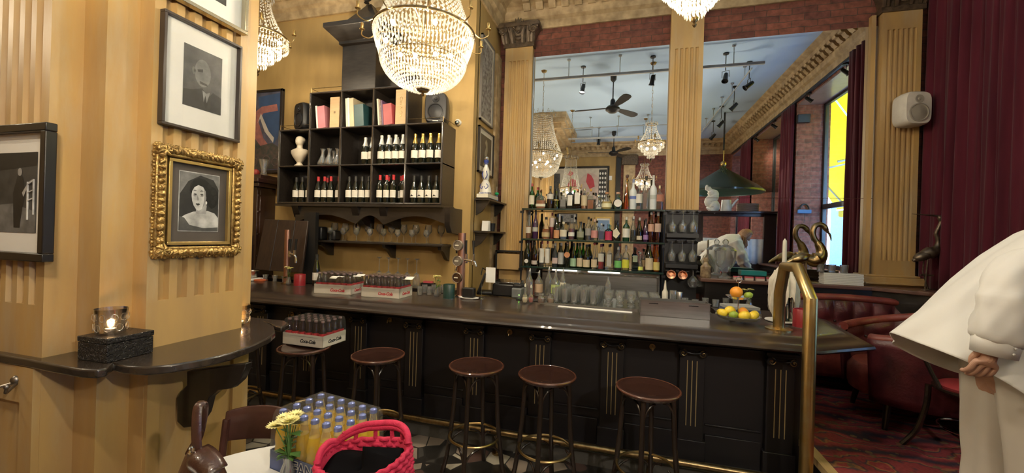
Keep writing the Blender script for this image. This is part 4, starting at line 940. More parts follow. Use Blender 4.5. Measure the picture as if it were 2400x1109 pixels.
xm = (XC[2]+XC[3])/2; hw = (XC[3]-XC[2])/2+T_; ym = (YS+YW)/2; hd = (YW-YS)/2
b = MB(); R = []
for o, z in ((.0, 3.82), (.03, 3.83), (.03, 3.86), (.06, 3.89), (.12, 3.95), (.15, 3.98), (.15, 4.03), (.06, 4.03), (.05, 4.05)):
    R.append([b.v(q) for q in ((xm-hw-o, YS-o, z), (xm+hw+o, YS-o, z), (xm+hw+o, YW, z), (xm-hw-o, YW, z))])
b.skin(R); R = []
for o, z in ((.03, 4.05), (-.02, 4.12), (-.11, 4.24), (-.18, 4.34), (-.19, 4.36)): R.append([b.v(q) for q in ((xm-hw-o*1, YS+.0-o*.8, z), (xm+hw+o*1, YS-o*.8, z), (xm+hw+o*1, YW-.02+o*.3, z), (xm-hw-o*1, YW-.02+o*.3, z))])
b.skin(R); b.build('tower_roof', SHELFB, cab, world=True, bevel=.004, smooth=False)
MB().lathe([(.03, 0), (.02, .02), (.05, .045), (.055, .08), (.03, .12), (.012, .14), (0, .18)], (xm, ym-.05, 4.35), 18).build('roof_finial', SHELFB, cab, world=True)
# crown bracket board with arches below
b = MB(); xa, xb = -3.80, -1.80
b.box(XC[0]-.02, XC[5]+.02, YS-.02, YW, 1.985, 2.012)
def arch(x0, x1):
    pts = [(x0, 1.985), (x0, 1.75)]; n = 12
    for k in range(n+1): t = k/n; pts.append((lerp(x0, x1, t), 1.79+.10*math.sin(PI*t)))
    pts += [(x1, 1.75), (x1, 1.985)]; b.ex(pts, 'y', YS+.03, YS+.05)
arch(-3.80, -2.96); arch(-2.96, -2.60); arch(-2.60, -1.80)
for x in (-3.78, -2.96, -2.60): b.ex([(YS-.0, 1.985), (YW, 1.985), (YW, 1.72), (YS+.12, 1.78), (YS+.03, 1.86), (YS-.01, 1.93)], 'x', x-.04, x+.04) if 0 else b.prism([(YS-.01, 1.985), (YW, 1.985), (YW, 1.74), (YS+.15, 1.78), (YS+.04, 1.86)], lambda p, q, x=x: (x-.045, p, q), lambda p, q, x=x: (x+.045, p, q))
b.prism([(YS-.02, 1.985), (YW, 1.985), (YW, 1.70), (YS+.05, 1.72), (YS-.01, 1.80)], lambda p, q: (-1.84, p, q), lambda p, q: (-1.78, p, q))
b.build('arched_apron', SHELFB, cab, world=True)
b = MB()
for (x0, x1, z) in ((XC[0], XC[1]-.02, ZS[2]), (XC[4]+.02, XC[5], ZS[2]), (XC[1], XC[2]-.02, ZS[3])):
    b.tube([(x0 if x0 != XC[4]+.02 else x0, YS+.01, z+.06), (x1, YS+.01, z+.06)], .003, 5)
    xe = x0 if x0 != XC[4]+.02 else x1
    b.tube([(xe, YS+.01, z), (xe, YS+.01, z+.07)], .004, 5); b.tube([(xe, YS+.01, z+.06), (xe, YW-.01, z+.06)], .003, 5)
b.build('gallery_rail', BRASSD, cab, world=True)
# speakers
def speaker(label, loc, rz, m, w=.24, h=.33, d=.20, cone=BLACK, name='loudspeaker', tilt=0):
    t = thing(name, label, 'speaker', loc, rz); b = MB()
    def rr(y, e):
        return [b.v(((w/2-e)*(abs(math.cos(a))**.45)*(1 if math.cos(a) > 0 else -1), y, h/2+(h/2-e)*(abs(math.sin(a))**.45)*(1 if math.sin(a) > 0 else -1))) for a in [2*PI*i/36+.001 for i in range(36)]]
    b.skin([rr(d/2, .03), rr(d/2-.02, .008), rr(0, .0), rr(-d/2+.02, .004), rr(-d/2, .014)]); b.build('cabinet', m, t)
    b = MB(); b.M = Matrix.Translation((0, -d/2-.002, h*.36)) @ Matrix.Rotation(PI/2, 4, 'X'); b.lathe([(w*.36, 0), (w*.36, .006), (w*.32, .008), (w*.30, -.0), (w*.12, .012), (0, .014)][::-1], n=28); b.build('woofer', cone, t)
    b = MB(); b.M = Matrix.Translation((0, -d/2-.002, h*.76)) @ Matrix.Rotation(PI/2, 4, 'X'); b.lathe([(w*.16, 0), (w*.15, .005), (w*.06, -.0), (w*.04, .008), (0, .009)], n=20); b.build('tweeter', cone, t)
    return t
SPK = mat('dark grey speaker shell', (.028, .028, .032), .4); CONE = mat('speaker cone', (.012, .012, .014), .5)
speaker('black loudspeaker at the left end on top of the wine shelf', (-3.76, 4.05, ZS[2]+.012), -.35, BLACK, cone=CONE)
s_ = speaker('dark grey loudspeaker at the right end on top of the wine shelf', (-2.03, 4.06, ZS[2]+.012), .25, SPK, .25, .34, cone=CONE)
MB().box(-.03, .03, -.103, -.10, .02, .028).build('front_emblem', STEEL, s_)
p = PY(2130, 262, 4.93); WSP = mat('white speaker shell', (.72, .67, .58), .45)
s_ = speaker('white loudspeaker mounted on the right fluted pilaster', (p.x-.0, 4.90, p.z-.16), .18, WSP, .25, .33, .18, cone=mat('beige speaker grille', (.40, .36, .29), .7), name='wall_speaker')
MB().box(-.02, .02, .08, .16, .14, .20).build('wall_bracket', WSP, s_)
# bust
t = thing('marble_bust', 'small white classical bust in the upper left pigeonhole', 'bust', (-3.83, 4.03, ZS[1]+.011))
MARB = mat('cream marble', (.74, .66, .52), .45, col2=(.62, .54, .42))
b = MB(); b.lathe([(.055, 0), (.058, .012), (.05, .02), (.035, .03), (.028, .05), (.04, .065), (.045, .075)], n=24)
R = []
for z, rx, ry in ((.07, .045, .04), (.095, .065, .055), (.13, .095, .065), (.165, .118, .062), (.195, .122, .058), (.212, .085, .048), (.222, .036, .038), (.245, .032, .034), (.26, .033, .036)): R.append([b.v((rx*math.cos(2*PI*i/24), ry*math.sin(2*PI*i/24), z)) for i in range(24)])
b.skin(R); b.build('shoulders', MARB, t)
b = MB(); b.sphere((0, -.005, .305), .054, 20, 14, (.84, .95, 1.15)); b.sphere((0, -.05, .297), .009, 8, 6, (.7, 1, 1.6)); b.sphere((0, -.043, .275), .010, 8, 6, (1.4, .6, .5))
for sx in (-1, 1): b.sphere((sx*.016, -.040, .306), .007, 8, 6, (1.2, .5, .6)); b.sphere((sx*.038, .0, .30), .009, 8, 6, (.5, 1, 1.3))
b.build('head', MARB, t)
b = MB(); b.sphere((0, .008, .328), .058, 18, 10, (.92, 1, .78)); b.sphere((0, .05, .32), .024, 12, 8)
for k in range(9): b.sphere((-.034+.0085*k, -.032+.02*abs(k-4)/4, .335+.008*math.cos((k-4)*.5)), .011, 8, 6)
b.build('hair', MARB, t)
# carafes
for k, (x, y) in enumerate(((-3.47, 4.0), (-3.37, 3.99), (-3.27, 4.01), (-3.42, 4.13), (-3.30, 4.13))):
    o = MB().lathe([(.03, 0), (.055, .008), (.058, .03), (.035, .085), (.018, .13), (.017, .17), (.030, .20), (.027, .20), (.014, .17), (.015, .13), (.032, .085), (.054, .03), (0, .012)], (x, y, ZS[1]+.0115), 20, cap=False).build('glass_carafe', CUT)
    tag(o, 'clear glass carafe, %s in the second pigeonhole' % ('front left', 'front middle', 'front right', 'back left', 'back right')[k], 'carafe', 'carafes in the pigeonhole')
# books and wooden boxes
def book(label, x, z, w, h, d, m, lean=0, y=None, rz=0, spine=None, tx=None, nm='book', cat='book'):
    t = thing(nm, label, cat, (x, y or YS+.02, z+.0115), rz)
    b = MB(); b.M = Matrix.Rotation(-lean, 4, 'Y'); b.box(0, w, 0, d, 0, h); b.build('cover' if cat == 'book' else 'box_body', m, t, bevel=.002)
    if cat == 'book': b = MB(); b.M = Matrix.Rotation(-lean, 4, 'Y'); b.box(.003, w-.003, .004, d+.001, h-.0005, h+.0008); b.build('pages', CREAM, t)
    if tx:
        M_ = Matrix.Rotation(-lean, 4, 'Y'); o = text(tx[0], tx[1], M_ @ Vector((w/2, -.0012, h*.5)), (PI/2, 0, 0) if len(tx) > 3 else (PI/2, -PI/2-lean if 0 else PI/2-lean if 0 else 0, 0), tx[2], t)
        if len(tx) <= 3: o.rotation_euler = Euler((PI/2, PI/2 + 0, 0)); o.rotation_euler = (Matrix.Rotation(-lean, 3, 'Y') @ Matrix.Rotation(PI/2, 3, 'Y') @ Matrix.Rotation(PI/2, 3, 'X')).to_euler()
    return t
PINK = mat('pink cover', (.62, .24, .28), .5); BALSA = mat('pale wine box wood', (.62, .44, .25), .6, col2=(.54, .37, .2), scale=5, stretch=(1, 1, 8)); TEALB = mat('dark teal cover', (.03, .09, .10), .45); REDB = mat('dusty red cover', (.45, .08, .09), .5)
zb = ZS[2]
book('white slim book leaning left of the pink one', -3.525, zb, .022, .27, .2, WHITE, .11)
book('pink hardback with dark lettering on the stepped shelf', -3.50, zb, .10, .26, .2, PINK, .11)
book('tall pale wooden wine box beside the pink book', -3.345, zb, .13, .355, .25, BALSA, 0, tx=('III', .035, BLACK, 1), nm='wine_box', cat='box')
book('cream book, first in middle pigeonhole of the stepped shelf', -3.12, zb, .024, .33, .22, CREAM, .07)
book('white book, second in middle pigeonhole of the stepped shelf', -3.094, zb, .026, .335, .22, WHITE, .07)
book('thick cream book leaning third in the middle pigeonhole', -3.066, zb, .055, .33, .22, mat('ivory cover', (.66, .55, .36), .5), .07)
book('large dark teal book leaning in the middle pigeonhole', -3.008, zb, .125, .25, .22, TEALB, .07)
book('white leaning book behind the teal one', -2.99, zb, .03, .31, .18, WHITE, .42, y=YS+.05) if 0 else None
book('cream paperback, first in right pigeonhole of the stepped shelf', -2.70, zb, .022, .30, .2, CREAM, .10)
book('patterned dark book, second in right pigeonhole of the stepped shelf', -2.676, zb, .025, .29, .2, mat('patterned cover', (.35, .25, .18), .5, col2=(.08, .05, .06), scale=40), .10)
book('dark violet book, third in right pigeonhole of the stepped shelf', -2.649, zb, .02, .28, .2, mat('violet cover', (.12, .06, .14), .5), .10)
book('thick dusty red hardback in the right pigeonhole', -2.627, zb, .11, .235, .2, REDB, .10)
book('tallest pale wooden wine box with script lettering', -2.485, zb, .14, .385, .25, BALSA, 0, tx=('Clos & Cie', .05, BRASSD), nm='wine_box', cat='box')
# wine bottles
FOILW = mat('white foil', (.72, .72, .68), .3, metal=.4); FOILG = mat('gold foil', (.80, .58, .18), .25, metal=.9); FOILR = mat('red foil', (.55, .03, .04), .35); FOILB = mat('black foil', (.03, .03, .03), .35)
LABW = mat('white wine label', (.78, .75, .68), .6, col2=(.72, .69, .62))
def wine(kind, foil, labm, h=.30, lz=(.10, .19), rl=1.0):
    t = thing('wine_bottle', 'x', 'bottle')
    P = {'champ': [(.040, 0), (.044, .006), (.044, .15), (.036, .20), (.020, .25), (.015, .28), (.0145, .31), (0, .31)],
         'burg': [(.038, 0), (.040, .006), (.040, .14), (.031, .19), (.0165, .235), (.0145, .26), (.0145, .298), (0, .30)],
         'bord': [(.036, 0), (.0375, .006), (.0375, .185), (.033, .205), (.0155, .228), (.0145, .25), (.0145, .298), (0, .30)]}[kind]
    MB().lathe([(r, z*h/.30) for r, z in P], n=20).build('bottle_glass', DGLASS, t)
    r0 = {'champ': .0445, 'burg': .0405, 'bord': .038}[kind]
    b = MB(); n = 12; A = [[b.v((r0*math.sin(a), -r0*math.cos(a), z)) for z in (lz[0]*.4+.02, lz[1]*.75)] for a in [(-1.25+2.5*i/n)*rl for i in range(n+1)]]
    for i in range(n): b.f([A[i][0], A[i+1][0], A[i+1][1], A[i][1]])
    b.build('wine_label', labm, t)
    fz = {'champ': .205, 'burg': .245, 'bord': .245}[kind]*h/.30
    fp = [(r+.0008, z*h/.30) for r, z in P if z*h/.30 > fz]
    if kind == 'champ': fp = [(.0345, .21*h/.30)]+[(.0215, .25*h/.30), (.017, .275*h/.30), (.0165, .285*h/.30), (.019, .292*h/.30), (.018, .312*h/.30), (0, .316*h/.30)]
    else: fp = [(.0158, fz)]+[(.0158, .299*h/.30), (0, .3015*h/.30)]
    MB().lathe(fp, n=16, cap=False).build('foil', foil, t)
    return t
CELLS = [  # cell col, shelf z index, x fractions front/back, kind, foil, label, descr
    (2, 1, [(.70, 0), (.95, 0)], 'champ', FOILW, LABW, .30, 'white-capped dark wine bottle', 'otherwise empty middle pigeonhole'),
    (3, 1, [(.12, 0), (.37, .0), (.62, .0), (.87, .0), (.245, .10), (.495, .10), (.745, .10), (.37, .19), (.62, .19)], 'champ', FOILW, LABW, .315, 'silver-foiled sparkling wine bottle', 'fourth pigeonhole of the upper row'),
    (4, 1, [(.12, 0), (.37, .0), (.62, .0), (.87, .02), (.245, .10), (.495, .10), (.745, .11), (.98, .12)], 'champ', FOILG, LABW, .315, 'gold-foiled champagne bottle', 'rightmost pigeonhole of the upper row'),
    (0, 0, [(.45, .0), (.69, .0), (.93, .01)], 'burg', FOILB, LABW, .30, 'dark red wine bottle with pale label', 'lower left pigeonhole'),
    (1, 0, [(.14, 0), (.38, .0), (.62, .0), (.90, .01), (.26, .10), (.74, .10)], 'burg', FOILR, LABW, .305, 'red-topped wine bottle', 'second pigeonhole of the lower row'),
    (2, 0, [(.14, 0), (.38, .0), (.62, .0), (.86, .0), (.98, .09)], 'burg', FOILB, LABW, .30, 'dark wine bottle with wide white label', 'middle pigeonhole of the lower row'),
    (3, 0, [(.10, 0), (.34, 0), (.58, .0), (.90, .02), (.22, .10), (.70, .09)], 'bord', FOILR, LABW, .315, 'red-capped claret bottle', 'fourth pigeonhole of the lower row'),
    (4, 0, [(.12, 0), (.36, .0), (.60, .0), (.84, .0), (.24, .10), (.48, .10), (.72, .10), (.97, .10)], 'burg', FOILB, LABW, .30, 'dark bottle with hill drawn on its label', 'lower right pigeonhole')]
for col, row, fr, kind, foil, lab, h, ds, where in CELLS:
    x0, x1 = XC[col]+.03, XC[col+1]-.03; src = wine(kind, foil, lab, h); n = 0
    if col == 4 and row == 0:
        b = MB(); b.f([b.v((x, -.0415, z)) for x, z in ((-.022, .075), (-.012, .082), (-.004, .094), (.004, .085), (.012, .080), (.022, .075))]); b.build('label_drawing', BLACK, src)
    for fx, dy in fr:
        o = src if n == 0 else copy_thing(src, (0, 0, 0))
        o.location = (lerp(x0, x1, fx), YS+.07+dy, ZS[row]+.0115); o['group'] = 'wine bottles in the '+where
        rank = sorted(range(len(fr)), key=lambda i: fr[i][0]).index(n)
        o['label'] = '%s, %s from left%s, %s' % (ds, ORD[rank], ' set back' if dy >= .1 else '', where.replace('otherwise empty ', '')); n += 1
# glass shelf under the cabinet
sh = thing('glass_shelf', 'black wall shelf holding two rows of wine glasses', 'shelf', (-2.7, YW, 1.58))
MB().box(-3.56, -1.90, 4.0, YW, 1.565, 1.59).build('board', SHELFB, sh, world=True, bevel=.004)
for x in (-2.63, -1.94, -3.5): MB().prism([(4.02, 1.565), (YW, 1.565), (YW, 1.40), (4.19, 1.42), (4.10, 1.50), (4.03, 1.53)], lambda p, q, x=x: (x-.02, p, q), lambda p, q, x=x: (x+.02, p, q)).build('bracket', SHELFB, sh, world=True)
def stem_glass(h=.21, r=.042):
    return MB().lathe([(.034*r/.04, 0), (.034*r/.04, .003), (.006, .008), (.004, .02), (.004, h*.42), (.012, h*.46), (r*.85, h*.60), (r, h*.72), (r*.80, h), (r*.78, h), (r*.97, h*.72), (r*.82, h*.61), (0, h*.48)], n=20, cap=False)
wg = stem_glass().build('wine_glass', CLEAR)
first = True
for row, (n, y, x0, x1, nm) in enumerate(((10, 4.18, -3.42, -2.0, 'back'), (8, 4.06, -3.38, -2.12, 'front'))):
    for k in range(n):
        o = wg if first else wg.copy()
        if not first: COL.objects.link(o)
        first = False; o.location = (lerp(x0, x1, k/(n-1)), y, 1.5905)
        if row == 1: o.scale = (.8, .8, .72)
        tag(o, 'clear wine glass, %s from left in the %s row on the black wall shelf' % (ORD[k], nm), 'glass', 'wine glasses on the black wall shelf, %s row' % nm)
# back worktop on the left and upturned flutes
b = MB(); b.box(-4.3, -1.75, 4.0, YW, 0, 1.10); struct(b.build('trim_9', DARK))
for k in range(5):
    p = PY(888+22*k, 652, 4.10); o = MB().lathe([(.040, .0), (.042, .05), (.030, .14), (.006, .16), (.004, .26), (.008, .30), (.030, .315), (.03, .318), (0, .318)], (p.x, p.y, 1.1005), 16, cap=False).build('upturned_glass', CUT)
    tag(o, 'upturned stemmed glass behind the crates, %s of five from left' % ORD[k], 'glass', 'five upturned glasses behind the crates')
for k in range(6):
    p = PZ(984+11*k, 692-(k % 2)*5, 1.1); o = MB().lathe([(.020, 0), (.025, .005), (.028, .085), (.026, .085), (.023, .008), (0, .006)], p, 14, cap=False).build('tumbler', CUT); tag(o, 'small ribbed tumbler, %s from left, right of the cola crates' % ORD[k], 'glass', 'ribbed tumblers right of the crates')
t = thing('paper_bundle', 'dark and red folded papers behind the ribbed tumblers', 'papers', PZ(1000, 672, 1.1)+Vector((0, .05, 0)))
MB().cbox((0, 0, .02), (.16, .10, .04)).build('dark_folder', BLACK, t); MB().cbox((0, 0, .05), (.11, .08, .02), Matrix.Rotation(.2, 4, 'Z')).build('red_paper', colmat((.5, .08, .09)), t)
# painting, console, dark panel on the left
pc_ = thing('framed_poster', 'dark framed coastal poster with blue bay and pink cliffs', 'picture', (-4.58, YW, 2.5))
X0, X1, Z0, Z1 = -4.92, -4.30, 2.43, 3.52; yp = YW-.03
b = MB()
for q in ((X0, X1, Z0, Z0+.035), (X0, X1, Z1-.035, Z1), (X0, X0+.035, Z0, Z1), (X1-.035, X1, Z0, Z1)): b.box(q[0], q[1], yp-.012, YW, q[2], q[3])
b.build('frame', DARK, pc_, world=True, bevel=.004)
MB().box(X0+.03, X1-.03, yp+.002, YW-.002, Z0+.03, Z1-.03).build('canvas', mat('dusky canvas', (.10, .10, .15), .5, col2=(.05, .05, .07), scale=9), pc_, world=True)
def blob(pts, m, y, nm):
    b = MB(); b.f([b.v((X0+(X1-X0)*u, y, Z0+(Z1-Z0)*v)) for u, v in pts]); b.build(nm, m, pc_, world=True, smooth=False)
blob([(.35, .92), (.93, .95), (.93, .45), (.80, .35), (.62, .45), (.48, .62), (.40, .75)], mat('painted blue bay', (.035, .075, .17), .5, col2=(.03, .06, .13), scale=8), yp, 'blue_bay')
blob([(.10, .60), (.22, .72), (.45, .80), (.85, .82), (.88, .74), (.5, .72), (.38, .62), (.52, .42), (.72, .30), (.30, .22), (.10, .3)], mat('painted pink cliffs', (.38, .14, .11), .6, col2=(.22, .09, .09), scale=14), yp-.001, 'pink_cliffs')
blob([(.35, .60), (.42, .66), (.55, .50), (.78, .36), (.80, .42), (.66, .50), (.52, .64), (.44, .72)], mat('painted beach', (.5, .45, .40), .6), yp-.002, 'pale_beach')
blob([(.05, .05), (.95, .05), (.95, .30), (.75, .36), (.45, .33), (.30, .42), (.20, .25), (.05, .22)], mat('painted dark foliage', (.03, .045, .04), .6, col2=(.10, .07, .06), scale=20), yp-.003, 'dark_foliage')
for k, (u, v, r) in enumerate(((.30, .14, .05), (.62, .15, .06), (.85, .13, .05))):
    b = MB(); b.tube([(X0+(X1-X0)*u+r*math.cos(2*PI*i/20), yp-.005, Z0+(Z1-Z0)*v+r*math.sin(2*PI*i/20)) for i in range(20)], .005, 4, closed=True); b.build('painted_wheel', colmat((.14, .10, .10)), pc_, world=True)
bk = thing('back_cabinet', 'dark carved back-bar cabinet with bright mirror strips behind the pillar', 'cabinet', (-4.75, YW, 0))
b = MB(); b.box(-5.3, -4.36, 3.85, YW, 0, 1.10); b.box(-5.3, -4.40, 4.02, YW, 1.1, 2.22); b.box(-5.35, -4.32, 3.92, YW, 2.22, 2.27); b.box(-5.38, -4.29, 3.88, YW, 2.27, 2.32); b.box(-5.34, -4.33, 3.95, YW, 2.32, 2.37)
for x in (-4.44, -4.80, -5.2): b.box(x-.035, x+.035, 3.98, 4.03, 1.1, 2.22)
for z in (1.35, 1.62, 1.9, 2.1): b.box(-5.3, -4.4, 3.99, 4.03, z, z+.03)
b.build('carcass', mat('mahogany black', (.035, .015, .012), .2, coat=.8), bk, world=True, bevel=.005)
for z in (1.68, 1.78, 1.96, 2.03): MB().box(-4.74, -4.50, 4.008, 4.018, z, z+.045).build('mirror_strip', STEEL, bk, world=True)
t = thing('glowing_menu_box', 'small glowing amber box in the dark cabinet behind the pillar', 'lamp', (-4.66, 3.90, 1.50)); MB().cbox((0, 0, .06), (.20, .05, .11)).build('case', BLACK, t); MB().cbox((0, -.027, .06), (.16, .006, .07)).build('glowing_face', mat('amber glow', (.8, .6, .3), .5, emit=(1, .72, .35, 1.2)), t)
MB().box(-.11, .11, -.03, .03, -.50, -.0).build('support', BLACK, t)
for k, (px, m, lb, cat) in enumerate(((585, ORA, 'orange fruit on the dark cabinet top below the poster', 'orange'), (600, mat('red glass', (.35, .05, .04), .15, coat=.5), 'small red glass ball on the dark cabinet top', 'ornament'))):
    p = PY(px, 408, 4.08); p.z = 2.37; o = MB().sphere((p.x, p.y, 2.37+.045), .045, 14, 10).build(('orange', 'glass_ball')[k], m); tag(o, lb, cat)
p = PY(618, 412, 4.05); o = MB().lathe([(.035, 0), (.04, .01), (.03, .06), (.06, .20), (.057, .20), (.026, .06), (0, .02)], (p.x, p.y, 2.37), 18, cap=False).build('glass_vase', CUT); tag(o, 'empty clear vase on the dark cabinet top', 'vase')
pn = thing('leaning_board', 'large dark wooden board leaning behind the left end of the bar', 'board', (-3.6, 3.9, 1.1))
A, B_, C_, D_ = PY(597, 632, 3.77), PY(706, 640, 3.77), PY(722, 518, 3.88), PY(620, 514, 3.88)
b = MB(); n_ = Vector((0, .03, .0)); V1 = [b.v(q) for q in (A, B_, C_, D_)]; V2 = [b.v(q+n_) for q in (A, B_, C_, D_)]; b.skin([V1, V2]); b.build('board_panel', mat('dark brown board', (.040, .022, .014), .45, col2=(.022, .012, .009), stretch=(5, 5, .6)), pn, world=True, bevel=.006)
for f_ in (.33, .72):
    b = MB(); b.cyl(A.lerp(B_, f_)+Vector((0, -.002, 0)), D_.lerp(C_, f_)+Vector((0, -.002, 0)), .0035, n=6); b.build('board_joint', BLACK, pn, world=True)
b = MB(); q = C_; b.cbox((q.x+.02, q.y+.03, 1.5), (.16, .05, .82)); b.build('black_upright', BLACK, pn, world=True)
p = PZ(744, 668, 1.1); p.y = 3.72; t = wine('burg', FOILB, LABW, .34); t.location = (p.x+.02, 3.70, 1.1005); t['label'] = 'dark wine bottle with white label standing behind the copper column'; t.name = 'wine_bottle'
for k, (dx, w_, h_) in enumerate(((.0, .16, .16), (.18, .10, .12))):
    p = PY(745+dx*200, 562, 4.1); o = MB().cbox((p.x, 4.12, 1.59+h_/2), (w_, .12, h_)).build('black_gadget', BLACK, bevel=.02); tag(o, ('square black device at the left end of the glass shelf', 'second black device beside it on the glass shelf')[k], 'device')
t = thing('faucet', 'curved black tap behind the steel bowl at far left', 'tap', PZ(566, 640, 1.1)); b = MB(); b.tube([(.12*math.cos(PI*i/12), .1, .18+.10*math.sin(PI*i/12)) for i in range(13)], .012, 8); b.cyl((-.12, .1, 0), (-.12, .1, .18), .02); b.build('spout', BLACKM, t)
t.location.x += .02
# dome camera on the wall
p = PY(1075, 288, YW); t = thing('wall_sensor', 'small white dome sensor on the ochre wall', 'sensor', (p.x, YW, p.z)); MB().cyl((0, 0, 0), (0, -.03, 0), .035, n=20).build('base', WHITE, t); MB().sphere((0, -.04, -.01), .03, 14, 10).build('lens', CHROME, t)
# posters on the side wall
def side_frame(label, y0, y1, z0, z1, frm, art, mw):
    t = thing('framed_print', label, 'picture', (XS, (y0+y1)/2, z0)); b = MB(); k = .018
    for q in ((y0, y1, z0, z0+k), (y0, y1, z1-k, z1), (y0, y0+k, z0, z1), (y1-k, y1, z0, z1)): b.box(XS, XS+.028, *q)
    b.build('frame', frm, t, world=True); MB().box(XS+.002, XS+.012, y0+k, y1-k, z0+k, z1-k).build('mat_board', CREAM, t, world=True)
    MB().box(XS+.012, XS+.014, y0+mw, y1-mw, z0+mw*1.1, z1-mw).build('print', art, t, world=True); return t
side_frame('tall narrow framed print of grey ornament on the side wall', 4.41, 4.86, 3.05, 4.05, mat('grey frame', (.20, .18, .16), .4), mat('etched ornament print', (.42, .40, .37), .6, col2=(.12, .10, .09), scale=26), .05)
t = side_frame('dark framed print with pale figure on the lower side wall', 4.40, 4.93, 2.44, 2.98, DARK, mat('sepia print', (.10, .085, .06), .5), .075)
b = MB(); b.f([b.v((XS+.0155, y, z)) for y, z in ((4.56, 2.54), (4.70, 2.54), (4.68, 2.64), (4.72, 2.74), (4.70, 2.84), (4.65, 2.87), (4.62, 2.82), (4.66, 2.78), (4.61, 2.70), (4.62, 2.62))]); b.build('pale_figure', mat('sepia pale', (.36, .32, .22), .6), t, world=True, smooth=False)
# corner shelves
for k, z in enumerate((2.125, 1.755)):
    t = thing('corner_shelf', ('upper small black bracket shelf under the ceramic lady bottle', 'lower small black bracket shelf holding cards')[k], 'shelf', (XS, 4.8, z))
    MB().box(XS, XS+.17, 4.36, 5.10, z-.02, z).build('board', SHELFB, t, world=True)
    for y in (4.42, 5.02): MB().prism([(0, z-.02), (.16, z-.02), (.15, z-.05), (.07, z-.15), (0, z-.19)], lambda p, q, y=y: (XS+p, y-.015, q), lambda p, q, y=y: (XS+p, y+.015, q)).build('bracket', SHELFB, t, world=True)
o = MB().cbox((XS+.08, 4.58, 2.16), (.14, .38, .045)).build('book_stack', CREAM, bevel=.003); tag(o, 'cream box under the blue and white ceramic bottle', 'box')
o = MB().cbox((XS+.08, 4.50, 2.195), (.11, .16, .018)).build('ceramic_plinth', mat('blue white ceramic', (.72, .72, .70), .2, col2=(.10, .13, .35), scale=40, coat=.8), bevel=.003); tag(o, 'small blue-edged plinth under the ceramic lady bottle', 'stand')
t = thing('ceramic_lady_bottle', 'tall white and blue ceramic bottle with silver cap on corner shelf', 'bottle', (XS+.08, 4.50, 2.205)); POR = mat('white porcelain', (.78, .76, .70), .18, coat=.8)
MB().lathe([(.0, 0), (.072, 0), (.068, .05), (.050, .11), (.032, .145), (.040, .17), (.044, .22), (.040, .27), (.022, .31), (.017, .33), (.024, .345), (0, .345)], n=24).build('bottle_body', POR, t)
MB().lathe([(.018, .33), (.030, .36), (.031, .38), (0, .39)], n=20).build('blue_collar', mat('cobalt glaze', (.04, .06, .28), .2, coat=.8), t); MB().sphere((0, 0, .40), .030, 16, 10).build('cap', CHROME, t)
b = MB()
for s_ in (-1, 1): b.tube(smoothpath([(-.0+s_*.02, -.047, .25), (s_*.03, -.042, .20), (s_*.01, -.048, .16)], 5), .005, 6); b.tube(smoothpath([(s_*.03, -.062, .10), (s_*.05, -.055, .07), (s_*.025, -.072, .04), (s_*.01, -.068, .07)], 5), .004, 6)
b.build('blue_scrollwork', MATS['cobalt glaze'], t)
t = thing('green_topped_figurine', 'tiny blue figurine with green top beside the ceramic bottle', 'figurine', (XS+.09, 4.90, 2.126)); MB().lathe([(.02, 0), (.024, .05), (.01, .09)], n=12).build('base', mat('blue glaze', (.12, .22, .45), .3), t); MB().sphere((0, 0, .11), .028, 10, 8, (1, 1, .8)).build('green_top', mat('bright green', (.03, .55, .22), .4), t); MB().cyl((0, 0, .12), (0, 0, .20), .003, n=6).build('pin', WHITE, t)
t = thing('card_holder', 'black cup beside folded white cards on the lower corner shelf', 'holder', (XS+.08, 4.78, 1.756)); MB().lathe([(.035, 0), (.045, .10), (.04, .10), (0, .01)], n=16).build('cup', BLACK, t)
t = thing('folded_cards', 'folded white cards on the lower corner shelf', 'cards', (XS+.08, 4.56, 1.756))
for k in range(3): MB().cbox((0, (k-1)*.035, .06), (.08, .004, .12), Matrix.Rotation(.12*(k-1), 4, 'X')).build('card', WHITE, t)
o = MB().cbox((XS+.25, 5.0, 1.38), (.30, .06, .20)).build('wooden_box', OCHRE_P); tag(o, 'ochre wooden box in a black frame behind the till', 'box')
b = MB()
for q in ((-.17, -.15, 0, .24), (.15, .17, 0, .24), (-.17, .17, .22, .24)): b.box(XS+.25+q[0], XS+.25+q[1], 4.95, 5.05, 1.28+q[2], 1.28+q[3])
o = b.build('black_frame_stand', BLACK); tag(o, 'black frame around the ochre box behind the till', 'stand')
# ---------------------------------------------------------------- back bar bottle shelves
RK = mat('dark green glass shelf', (.012, .035, .028), .15, coat=.8)
bs = thing('bottle_shelf_unit', 'three-tier black and green shelf rack full of spirit bottles', 'shelf unit', (-.4, 5.0, 1.0))
ZT = (2.055, 1.682, 1.343); XA, XB = -1.245, .425
for z in ZT: MB().box(XA, XB, 4.86, 5.10, z-.022, z).build('shelf_board', RK, bs, world=True, bevel=.003)
for x in (XA+.01, XB-.01):
    for y in (4.87, 5.09): MB().cyl((x, y, .95), (x, y, 2.05), .010, n=8).build('post', BLACKM, bs, world=True)
b = MB()
for z in ZT:
    for x in (XA, XB):
        b.tube([(x+(.01 if x < 0 else -.01), 4.87, z-.03), (x+(.03 if x < 0 else -.03), 4.87, z-.02)], .006, 6); b.box(x-.02, x+.02, 4.86, 4.90, z-.06, z-.03)
b.build('clamp', BLACKM, bs, world=True)
